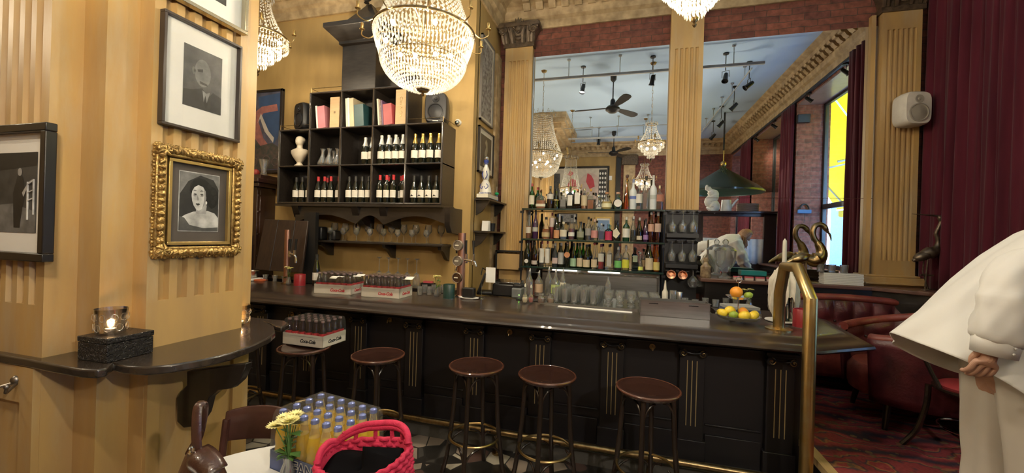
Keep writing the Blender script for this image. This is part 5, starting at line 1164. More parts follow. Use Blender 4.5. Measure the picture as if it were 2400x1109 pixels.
KP = {'whisky': ([(.92, 0), (1, .02), (1, .56), (.88, .63), (.36, .72), (.30, .78), (.30, .90)], 20, 1), 'square': ([(.98, 0), (1.08, .02), (1.08, .60), (.95, .66), (.34, .74), (.32, .90)], 4, 1),
      'flask': ([(.95, 0), (1, .03), (1, .50), (.90, .60), (.55, .68), (.22, .74), (.20, .88)], 22, .5), 'slim': ([(.92, 0), (1, .02), (1, .50), (.80, .60), (.42, .74), (.36, .90)], 18, 1),
      'bell': ([(.98, 0), (1, .04), (.98, .30), (.80, .50), (.40, .66), (.30, .76), (.30, .90)], 20, 1), 'squat': ([(.85, 0), (1, .08), (1, .34), (.85, .50), (.40, .64), (.34, .72), (.34, .88)], 22, .8),
      'cone': ([(.95, 0), (1, .03), (.92, .20), (.55, .50), (.28, .74), (.22, .90)], 20, 1)}
def spirit(px, yb, h, w, kind, gm, lm, lz, cm, label, Y=4.96, liq=None, shape='band', group='spirit bottles on the back bar', lvl=.45, zb=None):
    sc = Y/.985/950*1.0; H = h*sc*1.03; R = w*sc*.5
    P, n, fl = KP[kind]; p = PY(px, yb, Y); z0 = zb
    t = thing('spirit_bottle', label, 'bottle', (p.x, Y, z0+.0008), group=group)
    cap = kind != 'square'
    b = MB(); b.M = Matrix.Rotation(PI/4 if n == 4 else 0, 4, 'Z'); k = 1.25 if n == 4 else 1
    b.lathe([(r*R*k, z*H) for r, z in P], n=n, sy=fl if n != 4 else 1); b.build('bottle_glass', gm, t, bevel=.002 if n == 4 else 0)
    if liq is not None:
        b = MB(); b.M = Matrix.Rotation(PI/4 if n == 4 else 0, 4, 'Z'); PP = [(r*R*k*.90, max(.01, z)*H) for r, z in P if z <= lvl]; PP.append((PP[-1][0], lvl*H)); b.lathe(PP, n=n, sy=fl if n != 4 else 1); b.build('liquid', liq, t)
    if lm is not None:
        e = .0015; y0 = -R*(fl if n != 4 else .90)-e
        if shape == 'band':
            if n == 4: b = MB(); b.box(-R*.72, R*.72, -R*.955, -R*.90, lz[0]*H, lz[1]*H)
            else:
                b = MB(); m = 10; A = [[b.v(((R+e)*math.sin(a), -(R*fl+e)*math.cos(a), z*H)) for z in lz] for a in [-1.2+2.4*i/m for i in range(m+1)]]
                for i in range(m): b.f([A[i][0], A[i+1][0], A[i+1][1], A[i][1]])
        elif shape == 'round':
            b = MB(); b.cyl((0, y0, (lz[0]+lz[1])/2*H), (0, y0-.002, (lz[0]+lz[1])/2*H), min((lz[1]-lz[0])/2*H, R*.92), n=20)
        elif shape == 'diamond':
            b = MB(); c_ = (lz[0]+lz[1])/2*H; q = (lz[1]-lz[0])/2*H; b.prism([(-R*.8, c_-q*.5), (0, c_-q), (R*.95, c_), (0, c_+q), (-R*.8, c_+q*.5)], lambda a, z: (a, y0, z), lambda a, z: (a, y0-.002, z))
        b.build('bottle_label', lm, t)
    rn = P[-1][0]*R*k*(.75 if n == 4 else 1)
    MB().lathe([(rn*1.12, .88*H), (rn*1.15, .90*H), (rn*1.12, .995*H), (0, H)] if kind != 'cone' else [(rn, .89*H), (rn*2, .93*H), (rn*2.2, .96*H), (rn*1.6, .99*H), (0, H)], n=14).build('cap', cm, t)
    return t
def C(r, g, b_, rough=.5, **k): return colmat((r, g, b_), rough, **k)
LQ = C(.30, .10, .03, .15); LQ2 = C(.55, .42, .12, .15); PNK = C(.62, .28, .26, .3); GRY = C(.45, .44, .40); TAN = C(.55, .46, .30); CLB = C(.72, .67, .52); WLB = C(.76, .74, .68); SIL = C(.5, .5, .5, .35)
ROSE = glass('rose glass', (.62, .36, .32), .06); BRN = glass('brown glass', (.30, .14, .06), .06); SMK = glass('smoke glass', (.35, .36, .36), .06); PURP = mat('purple glass', (.04, .012, .06), .1, coat=.8)
ORL = C(.68, .30, .14); T = ZT
TOP = [(1246, 58, 14, 'whisky', GREENG, CLB, (.16, .52), C(.35, .05, .05), 'dark green bottle with cream label and red cap, leftmost on the top glass shelf', DGLASS),
 (1259, 50, 14, 'whisky', GREENG, None, None, C(.35, .06, .05), 'green bottle with red cap behind, second on the top shelf', None),
 (1267, 42, 25, 'flask', CLEAR, CLB, (.12, .26), BRN, 'wide brown flask bottle with low cream label, third on the top shelf', LQ),
 (1289, 52, 17, 'whisky', SMK, C(.62, .58, .52), (.42, .64), C(.15, .14, .10), 'brown bottle with pale shoulder label and dark stopper, top shelf', LQ),
 (1303, 46, 15, 'bell', OLIVEG, None, None, BLACK, 'half empty olive-tinted bottle with black cap, top shelf left', LQ2),
 (1320, 42, 16, 'square', CLEAR, C(.16, .16, .15), (.12, .5), C(.3, .28, .1), 'square bottle with charcoal label, top shelf left', SMK),
 (1336, 51, 16, 'square', DGLASS, WLB, (.14, .60), GREENG, 'square dark bottle with tall white label and bright green neck, top shelf', None),
 (1353, 50, 17, 'square', BRN, WLB, (.22, .72), C(.55, .5, .42), 'square brown bottle with tall white label, top shelf', None),
 (1369, 46, 16, 'whisky', CLEAR, TAN, (.16, .66), CHROME, 'round bottle with beige paper label, top shelf middle', LQ),
 (1384, 45, 15, 'square', CLEAR, C(.22, .20, .15), (.48, .66), C(.6, .3, .05), 'square amber bottle with slanted grey label, top shelf middle', LQ),
 (1401, 31, 21, 'squat', CLEAR, None, None, CHROME, 'small round clear bottle, left of the yellow tequila, top shelf', None),
 (1422, 38, 24, 'squat', CLEAR, C(.75, .72, .45), (.12, .34), C(.45, .22, .10), 'squat round bottle of pale yellow spirit with orange-brown cork, top shelf', LQ2),
 (1448, 38, 24, 'squat', BLUEG, WLB, (.14, .56), C(.55, .32, .22), 'squat turquoise bottle with round white label and cork, top shelf', None),
 (1468, 76, 16, 'cone', AMBERG, None, None, C(.10, .05, .04), 'tall slender amber bottle with round dark stopper, top shelf', None),
 (1483, 66, 16, 'whisky', FROST, C(.12, .18, .48), (.34, .44), C(.25, .28, .45), 'tall frosted bottle with blue label and blue cap, top shelf', None),
 (1497, 54, 15, 'whisky', CLEAR, WLB, (.26, .62), C(.5, .5, .5), 'clear bottle with plain white label, top shelf right', None),
 (1513, 72, 15, 'whisky', CLEAR, None, None, BLACK, 'tall clear unlabelled bottle with black cap, top shelf right', None),
 (1530, 74, 16, 'whisky', FROST, C(.48, .52, .50), (.30, .42), C(.6, .6, .58), 'tallest frosted white bottle near the right end, top shelf', None),
 (1545, 52, 18, 'flask', CLEAR, C(.40, .16, .10), (.34, .62), C(.7, .6, .35), 'clear pinkish bottle with ornate label, rightmost on the top shelf', ROSE)]
MID = [(1238, 62, 13, 'slim', CLEAR, C(.70, .62, .50), (.20, .42), BLACK, 'clear tall bottle with white and orange label, leftmost on the middle shelf', LQ),
 (1254, 62, 14, 'slim', PURP, GRY, (.26, .42), BLACK, 'dark purple bottle with small grey label, second on the middle shelf', None),
 (1279, 50, 20, 'bell', CLEAR, C(.55, .42, .22), (.10, .30), BLACK, 'clear bell-shaped bottle with amber liquid, middle shelf left', LQ),
 (1293, 60, 13, 'whisky', CLEAR, C(.72, .60, .55), (.46, .80), C(.3, .06, .08), 'clear bottle with red and white neck label set back, middle shelf', C(.4, .05, .05, .2)),
 (1304, 57, 14, 'slim', OLIVEG, C(.62, .30, .14), (.04, .36), OLIVEG, 'green wine-shaped bottle with orange label, middle shelf', None),
 (1320, 40, 17, 'squat', CLEAR, CLB, (.16, .54), CLB, 'clear rounded bottle with big cream label and cork, middle shelf', C(.10, .16, .28, .3)),
 (1339, 55, 15, 'slim', CLEAR, WLB, (.14, .30), BLACK, 'maroon liqueur bottle with small white label, middle shelf', C(.13, .02, .03, .15)),
 (1360, 41, 17, 'squat', mat('olive opaque glass', (.05, .06, .025), .15, coat=.7), C(.30, .31, .22), (.14, .46), BLACK, 'squat olive bottle with square grey-green label, middle shelf', None),
 (1378, 52, 14, 'whisky', CLEAR, C(.30, .29, .28), (.2, .5), BLACK, 'clear bottle with black cap and dark drawing label, middle shelf', SMK),
 (1393, 47, 16, 'whisky', CLEAR, PNK, (.12, .46), C(.62, .42, .34), 'clear bottle with salmon pink label, middle shelf centre', None),
 (1409, 38, 15, 'square', CLEAR, C(.05, .06, .12), (.06, .55), SIL, 'short square bottle with navy label, middle shelf', None),
 (1426, 37, 17, 'whisky', BLUEG, C(.50, .03, .09), (.04, .56), BLUEG, 'short bottle with crimson label and blue neck, middle shelf', None),
 (1444, 45, 18, 'squat', DGLASS, CLB, (.12, .62), BLACK, 'squat black bottle with diamond cream label, middle shelf', None),
 (1467, 53, 16, 'whisky', mat('deep green glass', (.012, .05, .025), .1, coat=.8), WLB, (.16, .52), C(.6, .6, .55), 'dark green gin bottle with square white label, middle shelf right', None),
 (1484, 55, 12, 'slim', CLEAR, None, None, SIL, 'clear slim bottle of black liquid, middle shelf right', DGLASS),
 (1498, 52, 12, 'slim', SMK, C(.6, .52, .4), (.08, .24), SIL, 'smoky slim bottle with low cream label, middle shelf right', None),
 (1513, 50, 11, 'slim', PURP, C(.35, .2, .45), (.1, .3), BLACK, 'small purple-labelled dark bottle, middle shelf right', None),
 (1525, 66, 13, 'slim', ROSE, C(.62, .36, .26), (.34, .58), WHITE, 'tall rose bottle with orange label and white cap, middle shelf right', None),
 (1541, 64, 14, 'slim', ROSE, C(.58, .42, .34), (.34, .62), C(.6, .6, .58), 'tall rose bottle with two-tone label, rightmost on the middle shelf', None)]
LOW = [(1235, 58, 17, 'slim', DGLASS, WLB, (.10, .26), C(.06, .02, .02), 'black bottle with round white label, leftmost on the lowest shelf', None),
 (1252, 55, 14, 'slim', BRN, C(.60, .50, .45), (.06, .22), BLACK, 'brown bottle with red band label, second on the lowest shelf', C(.25, .02, .03, .2)),
 (1269, 58, 12, 'whisky', CLEAR, WLB, (.14, .70), C(.5, .12, .15), 'clear bottle with tall white label, left one of a matching pair', None),
 (1282, 58, 12, 'whisky', CLEAR, WLB, (.14, .70), C(.5, .12, .15), 'clear bottle with tall white label, right one of a matching pair', None),
 (1300, 54, 14, 'slim', mat('grey black glass', (.03, .035, .04), .15), C(.65, .5, .48), (.14, .38), C(.4, .4, .4), 'charcoal bottle with pinkish white label, lowest shelf left', None),
 (1314, 55, 14, 'slim', DGLASS, C(.45, .46, .45), (.12, .60), SIL, 'black bottle with silver grey label, lowest shelf left', None),
 (1329, 59, 15, 'slim', DGLASS, ORL, (.30, .66), C(.6, .36, .22), 'black bottle with round orange label, lowest shelf', None),
 (1343, 55, 14, 'slim', GREENG, C(.36, .55, .36), (.06, .38), BLACK, 'bright green bottle with pale green label, lowest shelf', None),
 (1358, 56, 14, 'slim', GREENG, C(.66, .54, .36), (.06, .40), BLACK, 'bright green bottle with cream and pink label, lowest shelf', None),
 (1374, 53, 16, 'slim', OLIVEG, C(.70, .58, .38), (.06, .36), BLACK, 'dark green bottle with cream label and red seal, lowest shelf', C(.03, .05, .02, .2)),
 (1392, 58, 14, 'cone', CLEAR, C(.68, .55, .38), (.06, .36), C(.5, .1, .1), 'tapering clear bottle with peach label, lowest shelf centre', None),
 (1408, 55, 14, 'slim', CLEAR, C(.62, .60, .52), (.30, .62), C(.2, .05, .12), 'clear bottle with red liquid below its label, lowest shelf', C(.40, .02, .03, .2)),
 (1427, 55, 14, 'square', CLEAR, GRY, (.12, .60), BLACK, 'clear square bottle with black collar, lowest shelf', None),
 (1448, 50, 16, 'whisky', CLEAR, C(.16, .50, .14), (.10, .40), SIL, 'bottle with vivid green label and dark liquid, lowest shelf', DGLASS),
 (1466, 53, 16, 'whisky', CLEAR, C(.70, .68, .06), (.10, .42), SIL, 'bottle with vivid yellow label, lowest shelf right', LQ2),
 (1488, 49, 14, 'square', TEALG, C(.30, .36, .24), (.38, .66), TEALG, 'flat teal bottle with gold-green badge, lowest shelf right', C(.01, .08, .08, .2)),
 (1500, 40, 13, 'cone', CLEAR, C(.72, .74, .15), (.05, .24), SIL, 'small clear cone bottle with lemon label, lowest shelf right', None),
 (1509, 46, 12, 'whisky', CLEAR, C(.45, .3, .15), (.2, .5), BLACK, 'small amber bottle set back, lowest shelf right', LQ),
 (1521, 62, 17, 'slim', DGLASS, C(.68, .56, .38), (.06, .46), SIL, 'large black bottle with cream label, second from right on lowest shelf', None),
 (1538, 60, 14, 'slim', AMBERG, C(.70, .58, .20), (.06, .34), C(.6, .1, .06), 'golden bottle with yellow label and red cap, rightmost on lowest shelf', C(.6, .45, .15, .2))]
for rows, z, yb, nm in ((TOP, T[0], 488, 'top'), (MID, T[1], 562, 'middle'), (LOW, T[2], 628, 'lowest')):
    for i, (px, h, w, kd, gm, lm, lz, cm, lb, lq) in enumerate(rows):
        sh_ = 'round' if ('round white label' in lb or 'round orange' in lb) else 'diamond' if 'diamond' in lb else 'band'
        spirit(px, yb, h, w*.96, kd, gm, lm, lz, cm, lb, Y=5.03 if (' behind' in lb or 'set back' in lb) else 4.95, liq=lq, shape=sh_, group='spirit bottles on the %s back-bar shelf' % nm, zb=z)
# black fluted rack with hanging glasses
rk = thing('glass_rack', 'black rack of three tiers with upside-down glasses right of the bottle shelves', 'rack', (.62, 5.05, 1.0))
MB().box(.447, .80, 5.07, 5.14, 1.0, 2.066).build('back_board', BLACK, rk, world=True)
for z in (2.05, 1.715, 1.375):
    b = MB()
    for x in (.47, .575, .68, .785): b.box(x-.018, x+.018, 4.90, 5.08, z-.012, z)
    b.box(.45, .80, 5.03, 5.08, z-.03, z+.01); b.build('hanger_rail', BLACK, rk, world=True)
for z in (1.745, 1.40): MB().box(.45, .785, 4.90, 5.07, z-.0, z+.045).build('tier_box', BLACK, rk, world=True)
first = None
for r_, z in enumerate((2.052, 1.717)):
    for k, x in enumerate((.515, .625, .735)):
        if first is None:
            hg = MB().lathe([(.034, 0), (.034, -.003), (.006, -.010), (.004, -.02), (.004, -.105), (.018, -.125), (.040, -.16), (.043, -.19), (.032, -.245), (.030, -.245), (.041, -.19), (.038, -.162), (0, -.13)], n=20, cap=False).build('hanging_glass', CUT); o = hg; first = 1
        else: o = hg.copy(); COL.objects.link(o)
        o.location = (x, 4.96, z+.003); tag(o, 'upside-down wine glass, %s on the %s tier of the rack' % (('left', 'middle', 'right')[k], ('upper', 'second')[r_]), 'glass', 'glasses hanging from the rack')
for k, x in enumerate((.505, .625)):
    t = thing('copper_mug', '%s shiny copper mug hanging under the glass rack' % ('left', 'right')[k], 'mug', (x, 4.94, 1.30), group='copper mugs')
    b = MB(); b.M = Matrix.Rotation(1.25, 4, 'X'); b.lathe([(.0, 0), (.040, 0), (.046, .01), (.048, .085), (.050, .09), (.046, .09), (.044, .012), (0, .008)], n=24, cap=False); b.build('cup', COPPER, t)
    b = MB(); b.tube([(0, .04*math.cos(a)-.02, .05+.04*math.sin(a)) for a in [i*PI/8 for i in range(9)]], .005, 6); b.build('handle', COPPER, t)
o = MB().lathe([(.03, 0), (.03, -.003), (.008, -.012), (.008, -.07), (.03, -.09), (.062, -.13), (.062, -.155), (.035, -.20), (.0, -.205)], (.745, 4.95, 1.40-.01), 22, cap=False).build('hanging_carafe', CUT); tag(o, 'round-bellied glass hanging right of the copper mugs', 'glass')
# back counter, steel splash
b = MB(); b.box(XS+.01, .80, 4.62, 5.14, 0, .95); struct(b.build('trim_10', DARK))
sp_ = thing('steel_splashback', 'brushed steel splashback below the bottle shelves', 'panel', (-.3, 5.0, .95)); MB().box(-1.0, .40, 5.05, 5.12, .95, 1.30).build('panel', STEEL, sp_, world=True)
MB().box(-1.0, .40, 5.01, 5.05, 1.27, 1.285).build('rail', CHROME, sp_, world=True)
for k, (a, c) in enumerate(((-.85, -.55), (-.42, -.05))):
    o = MB().box(a, c, 4.90, 4.93, 1.302, 1.316).build('white_strip_lamp', mat('strip diffuser', (.85, .85, .8), .4, emit=(1, .95, .8, 1.5))); tag(o, '%s white strip lamp under the lowest bottle shelf' % ('left', 'right')[k], 'lamp')
ws = thing('steel_work_station', 'ribbed steel drainboard behind the counter covered in clean glasses', 'drainboard', (0, 3.9, 0))
MB().box(-.80, .74, 3.77, 4.20, 0, 1.085).build('cabinet', STEEL, ws, world=True)
b = MB(); b.box(-.72, .60, 3.60, 4.20, 1.1005, 1.108); b.box(-.72, .60, 3.585, 3.60, 1.1005, 1.116)
for k in range(79): b.box(-.71+k*.0165, -.70+k*.0165, 3.61, 4.18, 1.108, 1.112)
b.build('drain_grate', STEEL, ws, world=True)
hb = MB().lathe([(.026, 0), (.030, .004), (.033, .13), (.031, .13), (.028, .012), (0, .012)], n=16, cap=False).build('highball_glass', CUT)
n = 0
for c_ in range(5):
    for r_ in range(5):
        o = hb if n == 0 else hb.copy()
        if n: COL.objects.link(o)
        o.location = (-.60+.085*c_+.012*r_, 3.68+.095*r_, 1.113); n += 1
        tag(o, 'clear highball glass on the drainboard, %s column from left, %s row from front' % (ORD[c_], ORD[r_]), 'glass', 'highball glasses on the drainboard')
gb = MB().lathe([(.034, 0), (.036, .006), (.014, .02), (.012, .035), (.034, .055), (.042, .09), (.040, .115), (.038, .115), (.040, .09), (.030, .058), (0, .045)], n=18, cap=False).build('goblet', CUT)
n = 0
for c_ in range(5):
    for r_ in range(3):
        o = gb if n == 0 else gb.copy()
        if n: COL.objects.link(o)
        o.location = (-.13+.098*c_, 3.70+.11*r_, 1.113); n += 1
        tag(o, 'short-stemmed goblet on the drainboard, %s column from left, %s row from front' % (ORD[c_], ORD[r_]), 'glass', 'short goblets on the drainboard')
def tall(px, py, z, h, r, gm, lab, lb, Y=None, extra=None):
    p = PZ(px, py, z); t = thing('clear_bottle', lab, 'bottle', p); MB().lathe([(r*.9, 0), (r, .01), (r, h*.58), (r*.7, h*.68), (.012, h*.80), (.012, h*.95), (0, h*.95)], n=18).build('bottle_glass', gm, t)
    if lb is not None: MB().lathe([(r+.001, h*.15), (r+.001, h*.50)], n=18, cap=False).build('bottle_label', lb, t)
    MB().cyl((0, 0, h*.94), (.006, 0, h*1.06), .010, .005, 8).build('pourer', SIL, t)
for k, (px, py, h, r, gm, lb, lab) in enumerate(((1240, 694, .26, .036, CUT, None, 'unlabelled clear bottle with pourer, left of the drainboard'), (1262, 693, .24, .040, CUT, C(.55, .38, .25), 'clear bottle with tan band, left of the drainboard'), (1285, 690, .27, .034, CUT, None, 'tall clear bottle behind the green-labelled one'), (1301, 700, .27, .042, CUT, C(.45, .55, .20), 'bottle with green and yellow label beside the highball glasses'), (1318, 690, .25, .036, CUT, CLB, 'bottle with cream label beside the highball glasses'))): tall(px, py, 1.113, h, r, gm, lab, lb)
p = PZ(1424, 712, 1.1125); o = MB().lathe([(.030, 0), (.030, .003), (.012, .01), (.016, .05), (.012, .10), (.020, .13), (.028, .16), (.020, .19), (.010, .21), (.008, .24), (.03, .245)], p, 18, cap=False).build('tall_glass', CUT); tag(o, 'tall fancy stemmed glass standing before the highball glasses', 'glass')
for k, (px, py, h, r, m, lab) in enumerate(((1558, 711, .22, .028, mat('milk glass', (.62, .58, .50), .3), 'white squeeze bottle with clear spout left of steel cups'), (1577, 713, .13, .032, CUT, 'short glass with bar spoon beside the squeeze bottle'), (1592, 714, .12, .030, STEEL, 'steel shaker cup right of the squeeze bottle'))):
    p = PZ(px, py, 1.1005); P_ = [(r*.85, 0), (r*.9, .004), (r, h*.98), (r*.96, h), (r*.82, .01), (0, .01)] if k else [(r, 0), (r, h*.5), (r*.5, h*.62), (.006, h), (0, h)]
    o = MB().lathe(P_, p, 18, cap=not k).build(('squeeze_bottle', 'mixing_glass', 'shaker_cup')[k], m); tag(o, lab, ('bottle', 'glass', 'cup')[k])
for k in range(6):
    p = PZ(1605+24*k, 716+(k % 2)*4, 1.1005); o = MB().lathe([(.022, 0), (.026, .004), (.030, .07), (.028, .07), (.024, .01), (0, .01)], p, 16, cap=False).build('small_glass', CUT); tag(o, 'small clear glass, %s from left behind the steel trough' % ORD[k], 'glass', 'small glasses behind the trough')
t = thing('stacked_magazines', 'blue and silver folded papers behind the ring of the fruit stand', 'papers', Vector((.95, 3.85, 1.1005)))
for k in range(3): MB().cbox((0, 0, .012+.024*k), (.28-.02*k, .2, .022), Matrix.Rotation(.1*k, 4, 'Z')).build('magazine', (STEEL, C(.10, .13, .25), SIL)[k], t)
# ---------------------------------------------------------------- ledge below the right mirror
ZL = 1.3105
def lx(px, y): return PY(px, 600, y).x
t = thing('stoneware_bottle', 'speckled brown bottle with cork stoppers at the left of the ledge', 'bottle', (lx(1655, 4.9), 4.90, ZL)); MB().lathe([(.05, 0), (.055, .01), (.055, .12), (.03, .15), (.022, .17), (.028, .19), (.028, .22), (0, .225)], n=22).build('body', mat('speckled glaze', (.50, .38, .24), .3, col2=(.16, .10, .06), scale=30, coat=.6), t)
t = thing('cut_glass_urn', 'large cut-crystal lidded urn on the ledge before the reflected person', 'urn', (lx(1700, 4.92), 4.92, ZL))
MB().lathe([(.07, 0), (.075, .01), (.03, .03), (.022, .06), (.04, .09), (.085, .14), (.105, .20), (.11, .30), (.115, .305), (.11, .31), (.08, .34), (.04, .36), (.02, .37), (.032, .39), (.032, .41), (.012, .43), (0, .435)], n=14).build('urn_glass', glass('urn crystal', (.93, .95, .96), .08, .05, 1.25, .15), t, smooth=False)
o = MB().cbox((lx(1765, 4.9), 4.92, ZL+.075), (.24, .14, .05)).build('teal_box', mat('teal lacquer', (.02, .22, .22), .35), bevel=.004); tag(o, 'teal box on black box on the ledge', 'box')
o = MB().cbox((lx(1765, 4.9), 4.92, ZL+.025), (.24, .13, .05)).build('black_box', BLACK); tag(o, 'black box under the teal box on the ledge', 'box')
for k in range(4):
    t = thing('sugar_packet_stack', 'pink and cream packet stack, %s from left on the ledge' % ORD[k], 'packets', (lx(1730+26*k, 4.84), 4.835, ZL), group='pink packet stacks on the ledge')
    MB().cbox((0, 0, .012), (.08, .05, .024)).build('cream_packets', C(.65, .50, .42), t); MB().cbox((0, 0, .032), (.078, .048, .012)).build('pink_packets', C(.62, .12, .16), t)
bx = lx(1975, 4.88)
for k in range(7):
    o = MB().cbox((bx-.0+random.uniform(-.004, .004), 4.90, ZL+.008+.0165*k), (.34, .12, .0155)).build('menu_card', WHITE, bevel=.002); tag(o, 'white menu booklet, %s from the bottom of the stack on the ledge' % ORD[k], 'menu', 'menu booklets stacked on the ledge')
for k, px in enumerate((1922, 1948, 1977)):
    o = MB().lathe([(.026, 0), (.030, .004), (.036, .085), (.033, .085), (.028, .01), (0, .01)], (lx(px, 4.9), 4.88, ZL+.1165), 12, cap=False).build('votive_glass', CUT); tag(o, '%s votive glass on top of the menu stack' % ('left', 'middle', 'right')[k], 'glass', 'votive glasses on the menu stack')
b = MB(); b.cbox((lx(1880, 4.85), 4.86, ZL+.008), (.30, .10, .012)); o = b.build('brass_tray', BRASS); tag(o, 'thin brass tray at the feet of the flamingo', 'tray')
# flamingo
FX = lx(1893, 4.92); t = thing('brass_flamingo', 'brass flamingo figure with curled neck on the ledge behind the candle', 'figurine', (FX, 4.92, ZL+.014))
BR2 = mat('old brass', (.46, .34, .17), .28, metal=1, col2=(.24, .17, .08), scale=12)
b = MB(); b.tube(smoothpath([(-.22, 0, .16), (-.16, 0, .20), (-.08, 0, .24), (.0, 0, .235), (.05, 0, .22), (.10, 0, .24), (.125, 0, .30), (.10, 0, .38), (.055, 0, .45), (.04, 0, .52), (.06, 0, .58), (.10, 0, .595), (.14, 0, .575), (.165, 0, .53)], 5),
    [lerp(.012, .05, i/15) for i in range(15)]+[lerp(.05, .082, i/8) for i in range(8)]+[lerp(.082, .034, (i/14)**.7) for i in range(14)]+[.026]*24+[.028, .026, .024, .02, .018][:66], 12)
b.build('body', BR2, t)
b = MB(); b.tube(smoothpath([(.150, 0, .55), (.175, 0, .52), (.195, 0, .48), (.205, 0, .43)], 4), [.014]*5+[.011]*4+[.008]*2+[.004]*2, 8); b.build('beak', BRASSD, t)
for s_ in (-1, 1):
    b = MB(); b.tube([(-.02, .02*s_, .20), (-.015, .022*s_, .10), (-.02, .022*s_, .0)], .007, 8); b.lathe([(0, 0), (.03, 0), (.028, .006), (0, .01)], (-.01, .022*s_, 0), 12); b.build('leg', BR2, t)
b = MB(); b.sphere((-.06, 0, .235), .075, 18, 10, (1.35, .78, .75), Matrix.Rotation(-.35, 3, 'Y')); b.build('wing', BR2, t)
# crane
CX = PY(2165, 680, 4.80).x; t = thing('bronze_crane', 'tall dark bronze crane figure with long beak beside the big curtain', 'figurine', (CX, 4.78, ZL)); BRZ = mat('dark bronze', (.22, .17, .12), .4, metal=.8, col2=(.08, .06, .045), scale=20)
b = MB(); pts = smoothpath([(-.10, 0, .27), (-.05, 0, .31), (.0, 0, .345), (.05, 0, .365), (.085, 0, .41), (.085, 0, .48), (.07, 0, .54), (.09, 0, .60), (.105, 0, .65), (.095, 0, .69), (.07, 0, .705)], 4)
rr = [lerp(.015, .058, min(1, i/10)) for i in range(11)]+[lerp(.058, .017, min(1, (i+1)/9)) for i in range(10)]+[.016]*12+[.018, .020, .021, .021, .018, .012, .01, .01]
b.tube(pts, rr[:len(pts)], 12); b.build('body', BRZ, t)
b = MB(); b.tube([(.075, 0, .705), (.0, 0, .712), (-.12, 0, .722)], [.010, .007, .002], 8); b.build('beak', BRZ, t)
for s_ in (-1, 1):
    b = MB(); b.tube([(.0, .025*s_, .32), (-.01, .025*s_, .17), (.01+.03*s_, .03*s_, .0)], .006, 8); b.lathe([(0, 0), (.028, 0), (.026, .005), (0, .008)], (.01+.03*s_, .03*s_, 0), 10); b.build('leg', BRZ, t)
b = MB(); b.sphere((-.02, 0, .325), .06, 16, 10, (1.5, .85, .75), Matrix.Rotation(-.5, 3, 'Y')); b.build('wing', BRZ, t)
MB().cbox((.01, 0, .14), (.10, .01, .014)).build('cross_bar', BRZ, t)
# ---------------------------------------------------------------- pictures on the pillar
class Plane:
    """flat drawing surface: (u, v) in 0..1 from the lower left corner"""
    def __init__(s, o, u, v, n): s.o, s.u, s.v, s.n = Vector(o), Vector(u), Vector(v), Vector(n)
    def p(s, u, v, h=0): return s.o+s.u*u+s.v*v+s.n*h
    def poly(s, pts, m, h, nm, par):
        b = MB(); b.f([b.v(s.p(u, v, h)) for u, v in pts]); return b.build(nm, m, par, world=True, smooth=False)
    def slab(s, u0, u1, v0, v1, h0, h1, m, nm, par, bevel=0):
        b = MB(); b.skin([[b.v(s.p(u, v, h)) for u, v in ((u0, v0), (u1, v0), (u1, v1), (u0, v1))] for h in (h0, h1)]); return b.build(nm, m, par, world=True, bevel=bevel, smooth=False)
    def frame(s, w, h0, h1, m, nm, par, bevel=.002):
        a, c = w/s.u.length, w/s.v.length; b = MB()
        for q in ((0, 1, 0, c), (0, 1, 1-c, 1), (0, a, c, 1-c), (1-a, 1, c, 1-c)): b.skin([[b.v(s.p(u, v, h)) for u, v in ((q[0], q[2]), (q[1], q[2]), (q[1], q[3]), (q[0], q[3]))] for h in (h0, h1)])
        return b.build(nm, m, par, world=True, bevel=bevel)
def ell(cu, cv, ru, rv, n=22, a0=0, a1=2*PI): return [(cu+ru*math.cos(a0+(a1-a0)*i/n), cv+rv*math.sin(a0+(a1-a0)*i/n)) for i in range(n)]
def G(v, k=0): return mat('photo grey %03d %d' % (v, k), ((v/255)**2.2,)*3, .5, col2=(((v*.72)/255)**2.2,)*3, scale=18)
PGL = glass('picture glass', (.99, .99, .99), .03, .02, 1.08)
# left black frame with beach photograph
A = PY(107, 285, 1.128); B_ = PY(105, 616, 1.128)
t = thing('framed_photograph', 'black-framed white-matted photograph of a dancer and chair at far left', 'picture', (A.x-.27, 1.17, B_.z))
w = .54; pl = Plane((A.x-w, 1.168, B_.z), (w, 0, 0), (0, 0, A.z-B_.z), (0, -1, 0))
pl.frame(.036, 0, .04, mat('black picture frame', (.018, .015, .014), .3), 'frame', t, .004); pl.slab(.05, .95, .04, .96, .002, .010, WHITE, 'mat_board', t)
pl.slab(.17, .80, .205, .80, .010, .012, G(70), 'photograph', t)
pl.poly([(.17, .205), (.80, .205), (.80, .36), (.5, .42), (.17, .40)], G(120), .0125, 'sand', t); pl.poly([(.17, .66), (.8, .70), (.8, .80), (.17, .80)], G(35), .0125, 'dark_sky', t)
pl.poly([(.52, .24), (.60, .24), (.63, .40), (.66, .50), (.62, .62), (.56, .64), (.50, .50)], G(40, 1), .013, 'dark_skirt', t); pl.poly(ell(.585, .655, .028, .03), G(150), .0132, 'head', t)
pl.poly([(.62, .50), (.70, .58), (.75, .60), (.745, .585), (.70, .555), (.64, .47)], G(175), .0134, 'pale_arm', t)
b = MB()
for q in (((.70, .30), (.695, .58)), ((.775, .34), (.77, .60)), ((.695, .44), (.77, .46)), ((.695, .56), (.77, .59)), ((.695, .50), (.77, .52))): b.tube([pl.p(q[0][0], q[0][1], .014), pl.p(q[1][0], q[1][1], .014)], .0035, 4)
b.build('white_chair_image', G(225), t, world=True)
